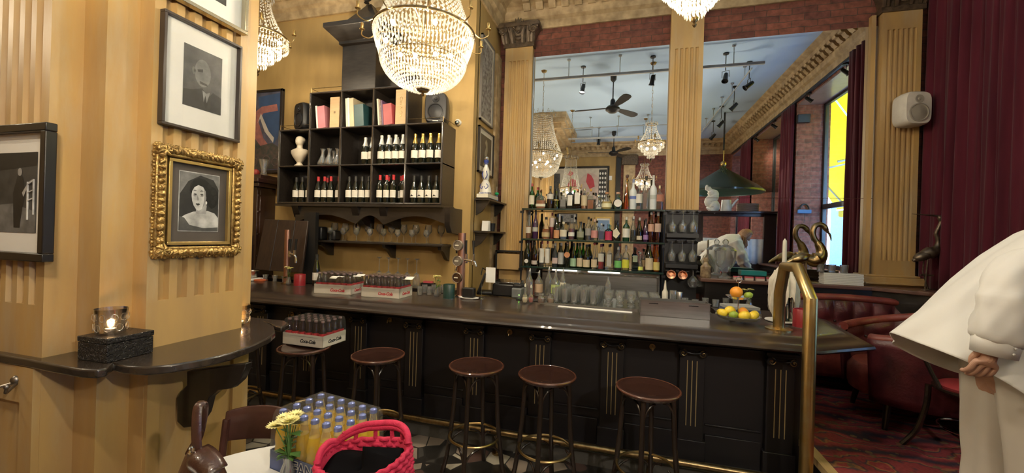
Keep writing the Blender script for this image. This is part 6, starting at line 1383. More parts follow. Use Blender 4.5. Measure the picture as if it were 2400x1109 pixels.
# grey portrait, right face
def side_pic(c, xo=-2.20):
    P = [PX(x, y, xo) for x, y in c]   # tl, tr, br, bl
    y0 = (P[0].y+P[3].y)/2; y1 = (P[1].y+P[2].y)/2; zt = (P[0].z+P[1].z)/2; zb = (P[2].z+P[3].z)/2
    return Plane((xo-.018, y0, zb), (0, y1-y0, 0), (0, 0, zt-zb), (1, 0, 0))
pl = side_pic([(385, 25), (568, 110), (553, 333), (370, 290)]); t = thing('framed_print', 'thin black frame with small smudged grey print of a head, upper on pillar', 'picture', pl.p(.5, 0))
FRB = mat('dark brown frame', (.045, .032, .026), .35); pl.frame(.014, 0, .035, FRB, 'frame', t); pl.slab(.02, .98, .02, .98, .002, .008, WHITE, 'mat_board', t)
pl.slab(.265, .755, .235, .80, .008, .010, G(92), 'print', t)
pl.poly([(.265, .235), (.755, .235), (.755, .40), (.64, .43), (.57, .36), (.50, .44), (.38, .40), (.265, .38)], G(58), .0105, 'dark_coat', t)
pl.poly(ell(.50, .58, .105, .13), G(128), .0107, 'pale_head', t); pl.poly(ell(.385, .58, .02, .035), G(120), .0107, 'ear', t)
pl.poly([(.52, .30), (.545, .42), (.575, .30), (.55, .25)], G(40), .0108, 'tie', t); pl.poly([(.50, .42), (.52, .31), (.54, .38), (.56, .31), (.60, .42), (.55, .40)], G(150), .0109, 'collar', t)
pl.poly([(.43, .60), (.50, .62), (.50, .59), (.44, .58)], G(60), .011, 'eye_shadow', t); pl.poly([(.46, .50), (.56, .49), (.57, .47), (.47, .475)], G(70), .011, 'mouth', t)
b = MB(); b.quad(pl.p(.02, .02, .022), pl.p(.98, .02, .022), pl.p(.98, .98, .022), pl.p(.02, .98, .022)); b.build('picture_glass', PGL, t, world=True)
# upper silver frame (mostly above the view)
P0 = PX(576, 84, -2.18); P1 = PX(425, 0, -2.18)
pl = Plane((-2.202, P1.y-.10, P0.z), (0, P0.y-P1.y+.10, 0), (0, 0, .62), (1, 0, 0)); t = thing('framed_print', 'silver-gold framed print cut off by the top of the photo', 'picture', pl.p(.5, 0))
pl.frame(.02, 0, .04, mat('silver gilt frame', (.62, .55, .40), .25, metal=.8), 'frame', t); pl.slab(.03, .97, .03, .97, .002, .008, WHITE, 'mat_board', t); pl.slab(.25, .75, .18, .8, .008, .010, G(60), 'print', t)
# gold ornate frame
pl = side_pic([(364, 335), (566, 377), (553, 598), (357, 600)]); t = thing('ornate_gold_frame', 'ornate gilded carved frame with black and white portrait of a woman', 'picture', pl.p(.5, 0))
pl.frame(.05, 0, .030, GILT, 'frame_base', t, .006)
U, V = pl.u.length, pl.v.length
b = MB(); R_ = random.Random(8)
def side(n, f):
    for k in range(n):
        q = (k+.5)/n; c, d = f(q); s_ = .013+.006*R_.random(); b.sphere(c+pl.n*(.030+.006*R_.random()), s_, 8, 6, (.8, 1.1, 1.1))
        th = R_.random()*6; e = Vector((0, math.cos(th), math.sin(th)))*.012
        b.tube([c+pl.n*.04-e, c+pl.n*.05, c+pl.n*.04+e+d*.01], [.004, .007, .003], 5)
side(17, lambda q: (pl.p(q, .022/V*1.0), Vector((0, 0, -1)))); side(17, lambda q: (pl.p(q, 1-.022/V), Vector((0, 0, 1)))); side(17, lambda q: (pl.p(.022/U, q), Vector((0, -1, 0)))); side(17, lambda q: (pl.p(1-.022/U, q), Vector((0, 1, 0))))
for u in (0, 1):
    for v in (0, 1):
        c = pl.p(u*(1-.03/U)+(1-u)*.03/U, v*(1-.03/V)+(1-v)*.03/V, .035); b.sphere(c, .026, 10, 8, (.6, 1, 1))
        for k in range(6): a = k*PI/3; b.tube([c+pl.n*.012, c+pl.n*.018+Vector((0, math.cos(a), math.sin(a)))*.018, c+pl.n*.006+Vector((0, math.cos(a+.4), math.sin(a+.4)))*.036], [.006, .008, .003], 5)
for k in range(34):      # scalloped outer edge
    q = (k+.5)/34
    for (u, v) in ((q, -.004), (q, 1.004), (-.004, q), (1.004, q)): b.sphere(pl.p(u, v, .014), .008+.003*math.sin(k*1.9), 6, 5)
b.build('carved_foliage', GILT, t, world=True, smooth=1)
iu, iv = .058/U, .058/V; p2 = Plane(pl.p(iu, iv), pl.u*(1-2*iu), pl.v*(1-2*iv), pl.n); p2.frame(.016, .0, .030, mat('bright gilt', (.80, .56, .20), .3, metal=.8), 'inner_moulding', t)
p2.slab(.03, .97, .03, .97, .003, .010, mat('dark taupe mat', (.085, .07, .062), .7), 'mat_board', t)
p3 = Plane(p2.p(.19, .17), p2.u*.62, p2.v*.70, p2.n); p3.slab(-.02, 1.02, -.015, 1.015, .010, .0115, G(200), 'mat_bevel', t); p3.slab(0, 1, 0, 1, .0115, .013, G(48), 'photograph', t)
Q = lambda pts, g, h, nm, k=0: p3.poly(pts, G(g, k), .013+h, nm, t)
Q([(.0, .62), (.2, .85), (.5, .97), (.85, .92), (1, .75), (1, 1), (0, 1)], 130, .0002, 'studio_light')
Q([(0, 0), (1, 0), (1, .24), (.90, .32), (.70, .36), (.60, .34), (.44, .34), (.34, .33), (.14, .27), (0, .20)], 200, .0004, 'bare_shoulders')
Q([(0, 0), (1, 0), (1, .07), (.6, .05), (.25, .10), (.12, .22), (0, .24)], 90, .0005, 'dark_dress')
Q([(.28, .60), (.24, .70), (.25, .80), (.33, .88), (.45, .925), (.60, .915), (.72, .86), (.80, .80), (.90, .78), (.97, .70), (.985, .58), (.95, .48), (.88, .42), (.80, .40), (.74, .44), (.66, .52), (.60, .60), (.40, .60)], 20, .0006, 'dark_hair')
for q in ((.86, .70, .07), (.92, .60, .06), (.85, .52, .06), (.30, .80, .05), (.74, .80, .06)): p3.poly(ell(q[0], q[1], q[2], q[2]*.75, 14), G(34, 2), .01365, 'hair_curl', t)
Q([(.40, .30), (.66, .30), (.68, .44), (.64, .56), (.42, .52)], 176, .0007, 'neck')
Q([(.285, .60), (.285, .70), (.34, .78), (.48, .81), (.60, .77), (.665, .68), (.66, .56), (.62, .46), (.555, .385), (.48, .352), (.41, .37), (.34, .44), (.30, .52)], 216, .0008, 'face')
Q([(.60, .76), (.665, .68), (.66, .56), (.62, .46), (.56, .39), (.60, .50), (.61, .62)], 150, .00085, 'cheek_shadow')
Q([(.275, .60), (.25, .72), (.33, .86), (.5, .885), (.64, .82), (.69, .66), (.655, .60), (.645, .70), (.57, .775), (.45, .80), (.35, .755), (.30, .69)], 20, .0009, 'hairline')
for cx in (.375, .545): Q([(cx-.050, .632), (cx-.02, .648), (cx+.025, .647), (cx+.050, .632), (cx, .622)], 30, .0010, 'eye'); Q([(cx-.060, .685), (cx-.01, .712), (cx+.060, .690), (cx, .698)], 34, .0010, 'eyebrow'); p3.poly(ell(cx, .610, .045, .012, 10), G(160, 1), .01395, 'lid_shadow', t)
Q([(.435, .63), (.410, .545), (.43, .528), (.465, .530), (.475, .545)], 168, .0010, 'nose'); Q([(.385, .465), (.42, .482), (.445, .476), (.47, .484), (.51, .466), (.45, .440)], 40, .0011, 'lips'); Q(ell(.668, .50, .020, .030, 10), 235, .0011, 'pearl_earring')
# ---------------------------------------------------------------- ledge round the pillar
LEDGE = mat('dark ledge wood', (.045, .034, .028), .26, col2=(.022, .017, .014), scale=8, stretch=(.4, 5, 5), coat=.4)
edge = [(-60, 842), (0, 850), (60, 860), (120, 873), (185, 885), (225, 887), (250, 882), (266, 870), (290, 877), (340, 880), (400, 874), (470, 862), (540, 845), (595, 824), (630, 806), (645, 792), (642, 778), (628, 770)]
E_ = [PZ(x, y, 1.065) for x, y in edge]
pts = [(-3.2, E_[0].y-.02)]+[(p.x, p.y) for p in E_]
far = PZ(630, 766, 1.1); pts += [(-2.02, 2.02), (-2.06, 2.12), (-2.15, 2.18), (-3.2, 2.18)]
led = thing('pillar_ledge', 'dark curved drinks ledge wrapped around the ochre pillar', 'ledge', (-2.2, 1.5, 1.06))
b = MB(); b.ex(pts, 'z', 1.062, 1.10); b.build('ledge_board', LEDGE, led, world=True, bevel=.010)
bp = [(447, 868), (447, 900), (432, 915), (424, 930), (424, 985), (440, 1000), (470, 995), (488, 968), (498, 930), (520, 912), (550, 908), (570, 890), (582, 862), (584, 850)]
Yb = 1.56; q = [PY(x, y, Yb) for x, y in bp]; b = MB(); b.prism([(min(p.z, 1.062), p.x) for p in q], lambda z, x: (x, Yb-.02, z), lambda z, x: (x, Yb+.02, z)); b.build('scroll_bracket', DARK, led, world=True, bevel=.004)
# hook
p = PY(40, 895, 1.15); t = thing('coat_hook', 'ornate pewter coat hook on the pillar under the ledge', 'hook', (p.x, 1.168, p.z)); PEW = mat('pewter', (.30, .27, .24), .35, metal=.9, col2=(.16, .14, .12), scale=40)
b = MB(); b.cyl((0, 0, .01), (0, -.012, .01), .028, n=6); b.sphere((0, -.02, .01), .02, 10, 8); b.build('plate', PEW, t)
for s_, nm in ((-1, 'prong'), (1, 'prong')): b = MB(); b.tube(smoothpath([(0, -.012, 0), (s_*.03, -.045, -.012), (s_*.055, -.075, -.022), (s_*.07, -.08, .0)], 4), .006, 8); b.sphere((s_*.072, -.08, .008), .011, 8, 6); b.build(nm, PEW, t)
# textured box and candle glasses
A, B_, C_ = PZ(187, 842, 1.1), PZ(250, 853, 1.1), PZ(359, 826, 1.1)
u = C_-B_; v = (A-B_); L_, D_ = u.length, v.length; rz = math.atan2(u.y, u.x); v2 = Vector((-math.sin(rz), math.cos(rz), 0)); D_ = v.dot(v2)
m, nt, N, L, P = node_mat('hammered pewter'); P.inputs['Base Color'].default_value = (.045, .042, .042, 1); P.inputs['Metallic'].default_value = .55; P.inputs['Roughness'].default_value = .3
tc = N.new('ShaderNodeTexCoord'); vo = N.new('ShaderNodeTexNoise'); vo.inputs['Scale'].default_value = 62; vo.inputs['Detail'].default_value = 1; vo.inputs['Distortion'].default_value = 1.6; L.new(tc.outputs['Object'], vo.inputs['Vector'])
rp = N.new('ShaderNodeValToRGB'); rp.color_ramp.elements[0].position = .44; rp.color_ramp.elements[1].position = .56; L.new(vo.outputs[0], rp.inputs[0])
bb = N.new('ShaderNodeBump'); bb.inputs['Strength'].default_value = 1; bb.inputs['Distance'].default_value = .006; L.new(rp.outputs[0], bb.inputs['Height']); L.new(bb.outputs[0], P.inputs['Normal']); HAM = m
t = thing('textured_box', 'dark pewter box with wormlike relief on the ledge, candle glass on top', 'box', B_, rz)
D2 = max(abs(D_), .09); sgn = 1
MB().box(0, L_, 0, D2, .001, .080).build('box_body', HAM, t, bevel=.003); MB().box(-.002, L_+.002, -.002, D2+.002, .082, .106).build('lid', HAM, t, bevel=.003)
FLAME = mat('candle flame', (1, .8, .5), .5, emit=(1, .62, .28, 14))
def votive(label, loc, r, h, pw):
    t = thing('candle_glass', label, 'candle', loc); b = MB(); n = 24; b.lathe([(r*.85, 0), (r*.88, .004), (r, h), (r*.95, h), (r*.82, .012), (0, .010)], n=n, cap=False); b.build('glass_cup', glass('etched glass', (.86, .84, .80), .22, .12), t)
    b = MB(); R_ = random.Random(3)
    for k in range(9):
        a = k*2*PI/9
        for j in range(2): c = Vector((r*.98*math.cos(a+j*.35), r*.98*math.sin(a+j*.35), h*(.3+.38*j))); e = Vector((-math.sin(a), math.cos(a), 0)); b.tube([c+e*.014*math.cos(i*PI/4)+Vector((0, 0, .016*math.sin(i*PI/4))) for i in range(8)], .0012, 4, closed=True)
    b.build('etched_petals', glass('etch', (.8, .78, .74), .3, .3), t)
    MB().lathe([(.018, .0), (.020, .012), (0, .013)], n=16).build('tealight', WHITE, t, loc=(0, 0, .012)); MB().lathe([(.001, 0), (.006, .008), (.003, .020), (0, .028)], n=10).build('flame', FLAME, t, loc=(0, 0, .026))
    lamp('candle_flame_light', 'POINT', Vector(loc)+Vector((0, 0, .045)), pw, (1, .6, .3), .012)
c = B_+u*.36+v2*D2*.5; votive('etched glass with lit candle on top of the dark pewter box', (c.x, c.y, 1.1+.1075), .058, .115, .5)
p = PZ(563, 762, 1.1005); votive('etched glass with lit candle at the far end of the pillar ledge', p, .052, .125, .5)
# ---------------------------------------------------------------- round white table and what stands on it
TW = mat('white table laminate', (.70, .70, .68), .22, col2=(.68, .68, .66), coat=.4)
t = thing('round_table', 'round white cafe table at the bottom of the photo', 'table', (-1.15, 1.05, 0)); MB().lathe([(0, .722), (.495, .722), (.505, .73), (.505, .742), (.498, .75), (0, .75)], n=72).build('tabletop', TW, t)
MB().cyl((0, 0, .02), (0, 0, .722), .04, n=16).build('column', BLACKM, t); MB().lathe([(0, 0), (.26, 0), (.25, .015), (.05, .035), (0, .035)], n=32).build('base', BLACKM, t)
SODA = mat('orange soda', (.90, .66, .05), .08, col2=(.86, .60, .03), coat=.8); nt = SODA.node_tree; P = nt.nodes['Principled BSDF']; tl = nt.nodes.new('ShaderNodeBsdfTranslucent'); tl.inputs[0].default_value = (.98, .80, .10, 1); mx = nt.nodes.new('ShaderNodeMixShader'); mx.inputs[0].default_value = .45; nt.links.new(P.outputs[0], mx.inputs[1]); nt.links.new(tl.outputs[0], mx.inputs[2]); nt.links.new(mx.outputs[0], nt.nodes['Material Output'].inputs[0])
CAPB = mat('periwinkle cap', (.20, .26, .62), .25, metal=.5); NAVY = mat('blue tray card', (.085, .115, .27), .6); NTX = mat('pale lettering', (.70, .70, .66), .6); NTXD = mat('navy lettering', (.02, .03, .10), .6)
def soda(lb):
    t = thing('soda_bottle', lb, 'bottle'); r, h = .027, .225
    MB().lathe([(.0205, h*.705), (.020, h*.72), (.0135, h*.84), (.0125, h*.95)], n=18, cap=False).build('bottle_glass', glass('soda glass', (.98, .98, .96), .06, .05, 1.15, .12), t)
    MB().lathe([(r*.9, 0), (r, .008), (r, h*.32), (r*.93, h*.40), (r, h*.50), (r*.95, h*.58), (.0205, h*.705), (0, h*.705)], n=18).build('orange_soda', SODA, t)
    MB().lathe([(.0150, h*.935), (.0155, h*.95), (.0140, h*.995), (.009, h*1.01), (0, h*1.012)], n=20).build('cap', CAPB, t); return t
rz = -.17; c = (-1.135, 1.385, .7505)
tr = tray('blue orange-soda crate wrapped in clear film on the white table', .366, .236, .075, c, rz, NAVY, NTX, True, 6, 4, [None, soda], 'blue-capped orange soda bottle', .225, 'orange soda bottles in the blue crate', lettering='F')
for dx, m_, k, bo in ((0, NTX, 0, .004), (0, NTXD, .001, 0)):
    text('FANTA', .062, (.046, -.118-.0008-k, .040), (PI/2, 0, 0), m_, tr, sx=.95, bold=bo)
flower_vase('cut-glass vase of pale yellow chrysanthemums at the front of the white table', PZ(676, 1122, .7505), .085, .030, .235, 9, .033, .055, 12, leaf=22)
# crochet bag
CRO = mat('raspberry cotton cord', (.62, .022, .085), .75, col2=(.42, .012, .05), scale=30, bump=.3, bscale=150)
t = thing('crochet_bag', 'raspberry pink crochet tote bag with dark opening on the white table', 'bag', (-.785, 1.12, .7505), .06)
def bag_r(a): return (.150*abs(math.cos(a))**.8*(1 if math.cos(a) >= 0 else -1), .062*abs(math.sin(a))**.8*(1 if math.sin(a) >= 0 else -1))
def top_h(a):     # rim height round the bag: high at the right end and mid-back, low at the left
    return .248+.034*math.cos(a)+.020*math.sin(a)-.02*max(0, math.sin(-a))**2
b = MB(); rows = 16
for r_ in range(rows):
    q = (r_+.5)/rows; pts = []; n = 96
    for i in range(n):
        a = 2*PI*i/n; x, y = bag_r(a); z = top_h(a)*q; g = .92+.10*q+.10*math.sin(q*PI); br = .0045*math.sin(a*24+(PI if r_ % 2 else 0))
        l = math.hypot(x, y); pts.append((x*g+x/l*br, y*g+y/l*br, z+.003*math.sin(a*48)))
    b.tube(pts, .0085, 6, closed=True)
b.build('woven_body', CRO, t, smooth=1)
MB().grid(lambda u_, v_: (bag_r(2*PI*u_)[0]*(.88+.08*v_), bag_r(2*PI*u_)[1]*(.88+.08*v_), .004+top_h(2*PI*u_)*v_*.96), 64, 6, cu=True).build('inner_lining', CRO, t, solid=.002)
b = MB(); b.grid(lambda u_, v_: (bag_r(2*PI*u_)[0]*.92*v_, bag_r(2*PI*u_)[1]*.92*v_, top_h(2*PI*u_)*.86+.012*math.sin(u_*20)*v_+.018*(1-v_)), 40, 8, cu=True); b.build('dark_cloth', mat('black cloth', (.004, .004, .005), .95, spec=.1), t, solid=.004)
for s_, a0, a1, hh in ((1, .15, 2.5, .042), (1, 2.45, 3.6, .028)):
    for k in range(2):
        pts = []
        for i in range(15):
            q = i/14; a = lerp(a0, a1, q); x, y = bag_r(a); pts.append((x*(1.0-.06*math.sin(PI*q)), y*1.0, top_h(a)+.004+(hh-.014*k)*math.sin(PI*q)**.7))
        b = MB(); b.tube(smoothpath(pts, 3), .0105, 8); b.build('handle', CRO, t, smooth=1)
for i in range(5):
    a = lerp(.8, 2.3, i/4); x, y = bag_r(a); b = MB(); b.tube([(x*1.0, y*1.0, top_h(a)-.002), (x*.97, y*1.0, top_h(a)+.018), (x*1.0+.008, y*1.0, top_h(a)+.036)], .007, 6); b.build('mesh_strand', CRO, t)
# dining chair behind and under the bag
CHW = mat('plum brown chair wood', (.075, .028, .022), .3, col2=(.04, .015, .012), scale=8, coat=.4)
def cafe_chair(label, loc, rz, label2=None):
    t = thing('cafe_chair', label, 'chair', loc, rz, 'dark wooden cafe chairs'); MB().lathe([(0, .445), (.195, .445), (.205, .455), (.20, .465), (0, .462)], n=32).build('seat', CHW, t)
    b = MB(); b.grid(lambda u_, v_: (.20*math.sin((u_-.5)*1.5)*1.1, .17+.05*math.cos((u_-.5)*2.2)+.02*v_, .70+.15*v_*(1-.25*abs(u_-.5)**2*4*.5)), 14, 4); b.build('backrest', CHW, t, solid=.016, bevel=.004)
    for s_ in (-1, 1):
        b = MB(); b.tube([(s_*.15, .15, .0), (s_*.15, .16, .45), (s_*.14, .20, .80)], .016, 8); b.build('rear_leg', CHW, t); b = MB(); b.tube([(s_*.17, -.16, 0), (s_*.15, -.14, .45)], .015, 8); b.build('front_leg', CHW, t)
    return t
p = PZ(645, 962, .85); ch = cafe_chair('plum-brown cafe chair behind the white table, only its backrest top shows', (p.x-.02, p.y-.2+.0, 0), .35)
# leather bag on a chair at the lower left
q = PR(478, 1085); dd = 1.36/q.dot(fwd)*1; pb = Vector((q.x*dd, q.y*dd, 0)); 
BRL = mat('dark brown leather', (.065, .026, .018), .3, col2=(.035, .014, .010), scale=20, coat=.4, bump=.15, bscale=120)
t = thing('leather_bag', 'dark brown leather handbag with strap and metal buckle at lower left', 'bag', (pb.x, pb.y, .7515), -.25)
b = MB(); R = []
for z, w_, d_ in ((0, .11, .05), (.03, .12, .06), (.10, .115, .05), (.16, .10, .03), (.18, .09, .014)): R.append([b.v((w_*math.copysign(abs(math.cos(a))**.6, math.cos(a)), d_*math.copysign(abs(math.sin(a))**.6, math.sin(a)), z)) for a in [2*PI*i/28+.01 for i in range(28)]])
b.skin(R); b.build('bag_body', BRL, t)
b = MB(); b.grid(lambda u_, v_: (-.02+.13*u_, .02-.06*math.sin(v_*2.4), .205-.03*u_+.012*math.sin(u_*PI)-.08*v_*v_), 8, 8); b.build('flap', BRL, t, solid=.006)
b = MB(); pts = smoothpath([(-.02, -.01, .17), (-.035, -.01, .25), (-.055, 0, .325), (-.068, .02, .34), (-.078, .03, .31), (-.085, .02, .22), (-.11, 0, .15)], 5); b.tube(pts, .015, 8, flat=.35); b.build('strap', BRL, t)
b = MB(); b.tube([(-.035+.014*math.cos(i*PI/4), -.022, .20+.012*math.sin(i*PI/4)) for i in range(8)], .0035, 6, closed=True); b.box(-.05, -.02, -.028, -.020, .165, .187); b.build('buckle', CHROME, t)
# ---------------------------------------------------------------- tufted leather seats on the platform
def tub_chair(label, loc, rz, R=.37, h=.80, arm=.66, group=None):
    t = thing('tufted_armchair', label, 'armchair', loc, rz, group)
    A0, A1 = -PI*.80, PI*.80           # opening towards -Y of the chair, back at +Y
    def hh(a): return lerp(arm, h, .5+.5*math.cos(a*1.15)) if abs(a) < PI*.87 else arm
    def pos(a, r): return Vector((r*math.sin(a), r*math.cos(a)*1.02, 0))
    MB().grid(lambda u, v: pos(lerp(A0, A1, u), R*(.93+.09*v))+Vector((0, 0, .20+(hh(lerp(A0, A1, u))-.20)*v)), 48, 8).build('outer_shell', LEATHER, t, solid=.02, smooth=1)
    def inn(u, v):
        a = lerp(A0, A1, u); du = (u*9) % 1-.5; row = v*3; dv = (row % 1)-.5; puff = .022*math.cos(du*PI)*math.cos(dv*PI)
        return pos(a, R*(.80+.10*v)-puff)+Vector((0, 0, .36+(hh(a)-.37)*v))
    MB().grid(inn, 108, 24).build('tufted_lining', LEATHER, t, smooth=1)
    b = MB(); b.tube([pos(lerp(A0, A1, i/40), R*.95)+Vector((0, 0, hh(lerp(A0, A1, i/40)))) for i in range(41)], .036, 10); b.build('rolled_rim', LEATHERW, t)
    for k in range(10):
        for j in range(2):
            u = (k+.0)/9; v = (j+1)/3
            if k in (0, 9): continue
            b = MB(); b.sphere(inn(u, v)-pos(lerp(A0, A1, u), .004), .012, 8, 6); b.build('button', mat('dark leather button', (.03, .01, .01), .4), t)
    b = MB(); b.lathe([(0, .22), (R*.84, .22), (R*.86, .26), (R*.86, .38), (R*.78, .43), (0, .44)], n=36); b.build('seat_cushion', LEATHERW, t)
    for sx in (-1, 1):
        for sy in (-1, 1): b = MB(); b.cyl((sx*.24, sy*.22, .21), (sx*.27, sy*.25, 0), .026, .018, 10); b.build('leg', DARK, t)
    return t
tub_chair('large oxblood tufted leather armchair on the patterned carpet', (2.16, 3.90, ZP), -1.65, .43, .82, .66)
# sofa
t = thing('tufted_sofa', 'oxblood tufted leather sofa against the dark panelling behind the armchair', 'sofa', (2.15, 4.55, ZP))
X0, X1 = -.62, .50
def sb(u, v):
    du = (u*7) % 1-.5; dv = (v*2) % 1-.5; return Vector((lerp(X0, X1, u), .14-.05*math.sin(u*PI)*0+.05*v-.03*math.cos(du*PI)*math.cos(dv*PI), .40+.40*v+.03*math.sin(u*PI)*v))
MB().grid(sb, 84, 20).build('tufted_back', LEATHER, t, smooth=1)
b = MB(); b.box(X0, X1, .20, .26, .1, .80); b.build('back_frame', LEATHER, t, bevel=.02)
b = MB(); b.tube([(lerp(X0, X1, i/20), .20, .815+.03*math.sin(PI*i/20)) for i in range(21)], .035, 10); b.build('rolled_rim', LEATHERW, t)
MB().box(X0, X1, -.10, .16, .12, .42).build('seat_cushion', LEATHERW, t, bevel=.04)
for k in range(1, 7): MB().sphere(sb(k/7, .5)+Vector((0, -.003, 0)), .013, 8, 6).build('button', mat('dark leather button', (.03, .01, .01), .4), t)
for x in (X0+.05, X1-.05):
    for y in (-.06, .2): MB().cyl((x, y, .12), (x, y, 0), .025, .018, 10).build('leg', DARK, t)
# bentwood chair with red seat beside the person
p = PZ(2292, 925, ZP+.45); t = thing('bentwood_chair', 'dark bentwood chair with red padded seat beside the person in white', 'chair', (p.x+.03, p.y+.06, ZP), .3)
MB().lathe([(0, .43), (.19, .43), (.20, .44), (.20, .455), (0, .455)], n=32).build('seat_frame', BENT, t); MB().lathe([(0, .455), (.175, .455), (.18, .47), (.15, .485), (0, .49)], n=32).build('seat_pad', mat('red seat leather', (.35, .04, .05), .35, coat=.3), t)
for sx in (-1, 1):
    for sy in (-1, 1): b = MB(); b.tube(smoothpath([(sx*.15, sy*.15, .44), (sx*.155, sy*.155, .30), (sx*.19, sy*.18, .12), (sx*.25, sy*.22, 0)], 4), .017, 8); b.build('leg', BENT, t)
b = MB(); b.tube([(.17*math.cos(i*PI/12), .17*math.sin(i*PI/12), .20) for i in range(24)], .007, 6, closed=True); b.build('ring', CHROME, t)
b = MB(); b.tube(smoothpath([(.18, .05, .45), (.19, .15, .65), (.12, .20, .88), (-.12, .20, .88), (-.19, .15, .65), (-.18, .05, .45)], 6), .013, 8); b.build('bent_back', BENT, t)
# ---------------------------------------------------------------- person in white
SKIN = mat('skin', (.52, .30, .21), .5, col2=(.46, .26, .18)); SHIRT = mat('white cotton', (.80, .79, .76), .8, col2=(.76, .75, .73), scale=3, sheen=.2); TROU = mat('off-white trousers', (.62, .58, .52), .8, col2=(.56, .52, .47), scale=4); HAIRM = mat('strawberry blond hair', (.46, .24, .10), .45, col2=(.26, .12, .05), scale=30, stretch=(6, 6, .5))
PX0, PY0 = 1.58, 2.20
per = thing('person', 'person in loose white shirt and pale trousers bending forward at the right edge', 'person', (PX0, PY0, ZP))
def W(x, y, z): return Vector((x, y, z))
AY = 1.86; AC = PY(2328, 832, AY); AE = PY(2358, 700, AY); AW_ = PY(2327, 836, AY); ACT = PY(2332, 795, AY)
bm_v = [W(1.58, 2.2, 1.22), W(1.66, 2.2, 1.40), W(1.80, 2.2, 1.60), W(1.90, 2.2, 1.70), W(1.97, 2.2, 1.76), W(2.03, 2.2, 1.80),
        W(1.58, 2.09, 1.16), W(1.60, 2.08, .80), W(1.57, 2.08, .42), W(1.66, 2.07, .385),
        W(1.58, 2.31, 1.16), W(1.64, 2.33, .80), W(1.62, 2.33, .42), W(1.71, 2.34, .385),
        W(1.82, 2.03, 1.66), AE, AW_,
        W(1.82, 2.37, 1.66), W(1.92, 2.44, 1.43), W(2.06, 2.42, 1.24)]
bm_e = [(0, 1), (1, 2), (2, 3), (3, 4), (4, 5), (0, 6), (6, 7), (7, 8), (8, 9), (0, 10), (10, 11), (11, 12), (12, 13), (3, 14), (14, 15), (15, 16), (3, 17), (17, 18), (18, 19)]
rad = [.13, .12, .125, .10, .055, .06, .10, .065, .042, .04, .10, .065, .042, .04, .055, .042, .030, .055, .042, .030]
me = bpy.data.meshes.new('body'); me.from_pydata(bm_v, bm_e, []); body = bpy.data.objects.new('body', me); COL.objects.link(body)
me.materials.append(SKIN); md = body.modifiers.new('skin', 'SKIN'); 
sv = me.skin_vertices[0].data
for i, r in enumerate(rad): sv[i].radius = (r, r)
sv[0].use_root = True
md = body.modifiers.new('sub', 'SUBSURF'); md.levels = 1; md.render_levels = 2; body.parent = per; body.matrix_parent_inverse = Matrix.Translation(-per.location)
# head
hc = W(2.06, 2.2, 1.845); HM = Matrix.Rotation(.75, 3, 'Y') @ Matrix.Rotation(-PI/2+PI, 3, 'Z')    # face along +X, tipped down
b = MB()
def hd(p): return hc+HM @ Vector(p)
R = []
for j in range(13):
    th = PI*j/12; z = -math.cos(th)*.115; rr = math.sin(th); jaw = 1-.28*max(0, -math.cos(th)); R.append([b.v(hd((.076*rr*jaw*math.cos(a), .094*rr*(1-.12*max(0, -math.cos(th)))*math.sin(a), z))) for a in [2*PI*i/24 for i in range(24)]])
b.skin(R)
b.M = Matrix.Identity(4)
for c, r, s_ in (((0, -.098, -.012), .014, (.8, 1, 1.7)), ((0, -.088, -.055), .016, (1.5, .5, .5)), ((.030, -.084, .012), .012, (1.2, .5, .6)), ((-.030, -.084, .012), .012, (1.2, .5, .6)), ((.078, .0, -.005), .018, (.4, .8, 1.3)), ((-.078, 0, -.005), .018, (.4, .8, 1.3))): b.sphere(hd(c), r, 10, 8, s_, HM)
b.build('head', SKIN, per, world=True)
b = MB(); R = []
for j in range(9):
    th = PI*(.30+.70*j/8); z = -math.cos(th)*.128; rr = math.sin(th)+.02
    R.append([b.v(hd((.092*rr*math.cos(a), (.108*rr*math.sin(a) if math.sin(a) > -.25 or z > .07 else -.03), z))) for a in [2*PI*i/28 for i in range(28)]])
b.skin(R)
R_ = random.Random(6)
for k in range(64):
    a = lerp(-.35, PI+.35, k/63); s0 = hd((.085*math.cos(a), .098*math.sin(a), .03+.03*R_.random())); d = Vector((.01*R_.random(), .02*math.cos(a), 0))
    side_ = hd((.10*math.cos(a), .10*math.sin(a), -.05)); e = side_+Vector((-.03+.10*R_.random(), .05*math.cos(a)*-1, -.13-.07*R_.random()))
    b.tube(smoothpath([s0, side_, (side_+e)/2+Vector((.01, 0, .01)), e], 3), [.013]*4+[.011]*3+[.008]*2+[.004], 5)
b.build('hair', HAIRM, per, world=True)
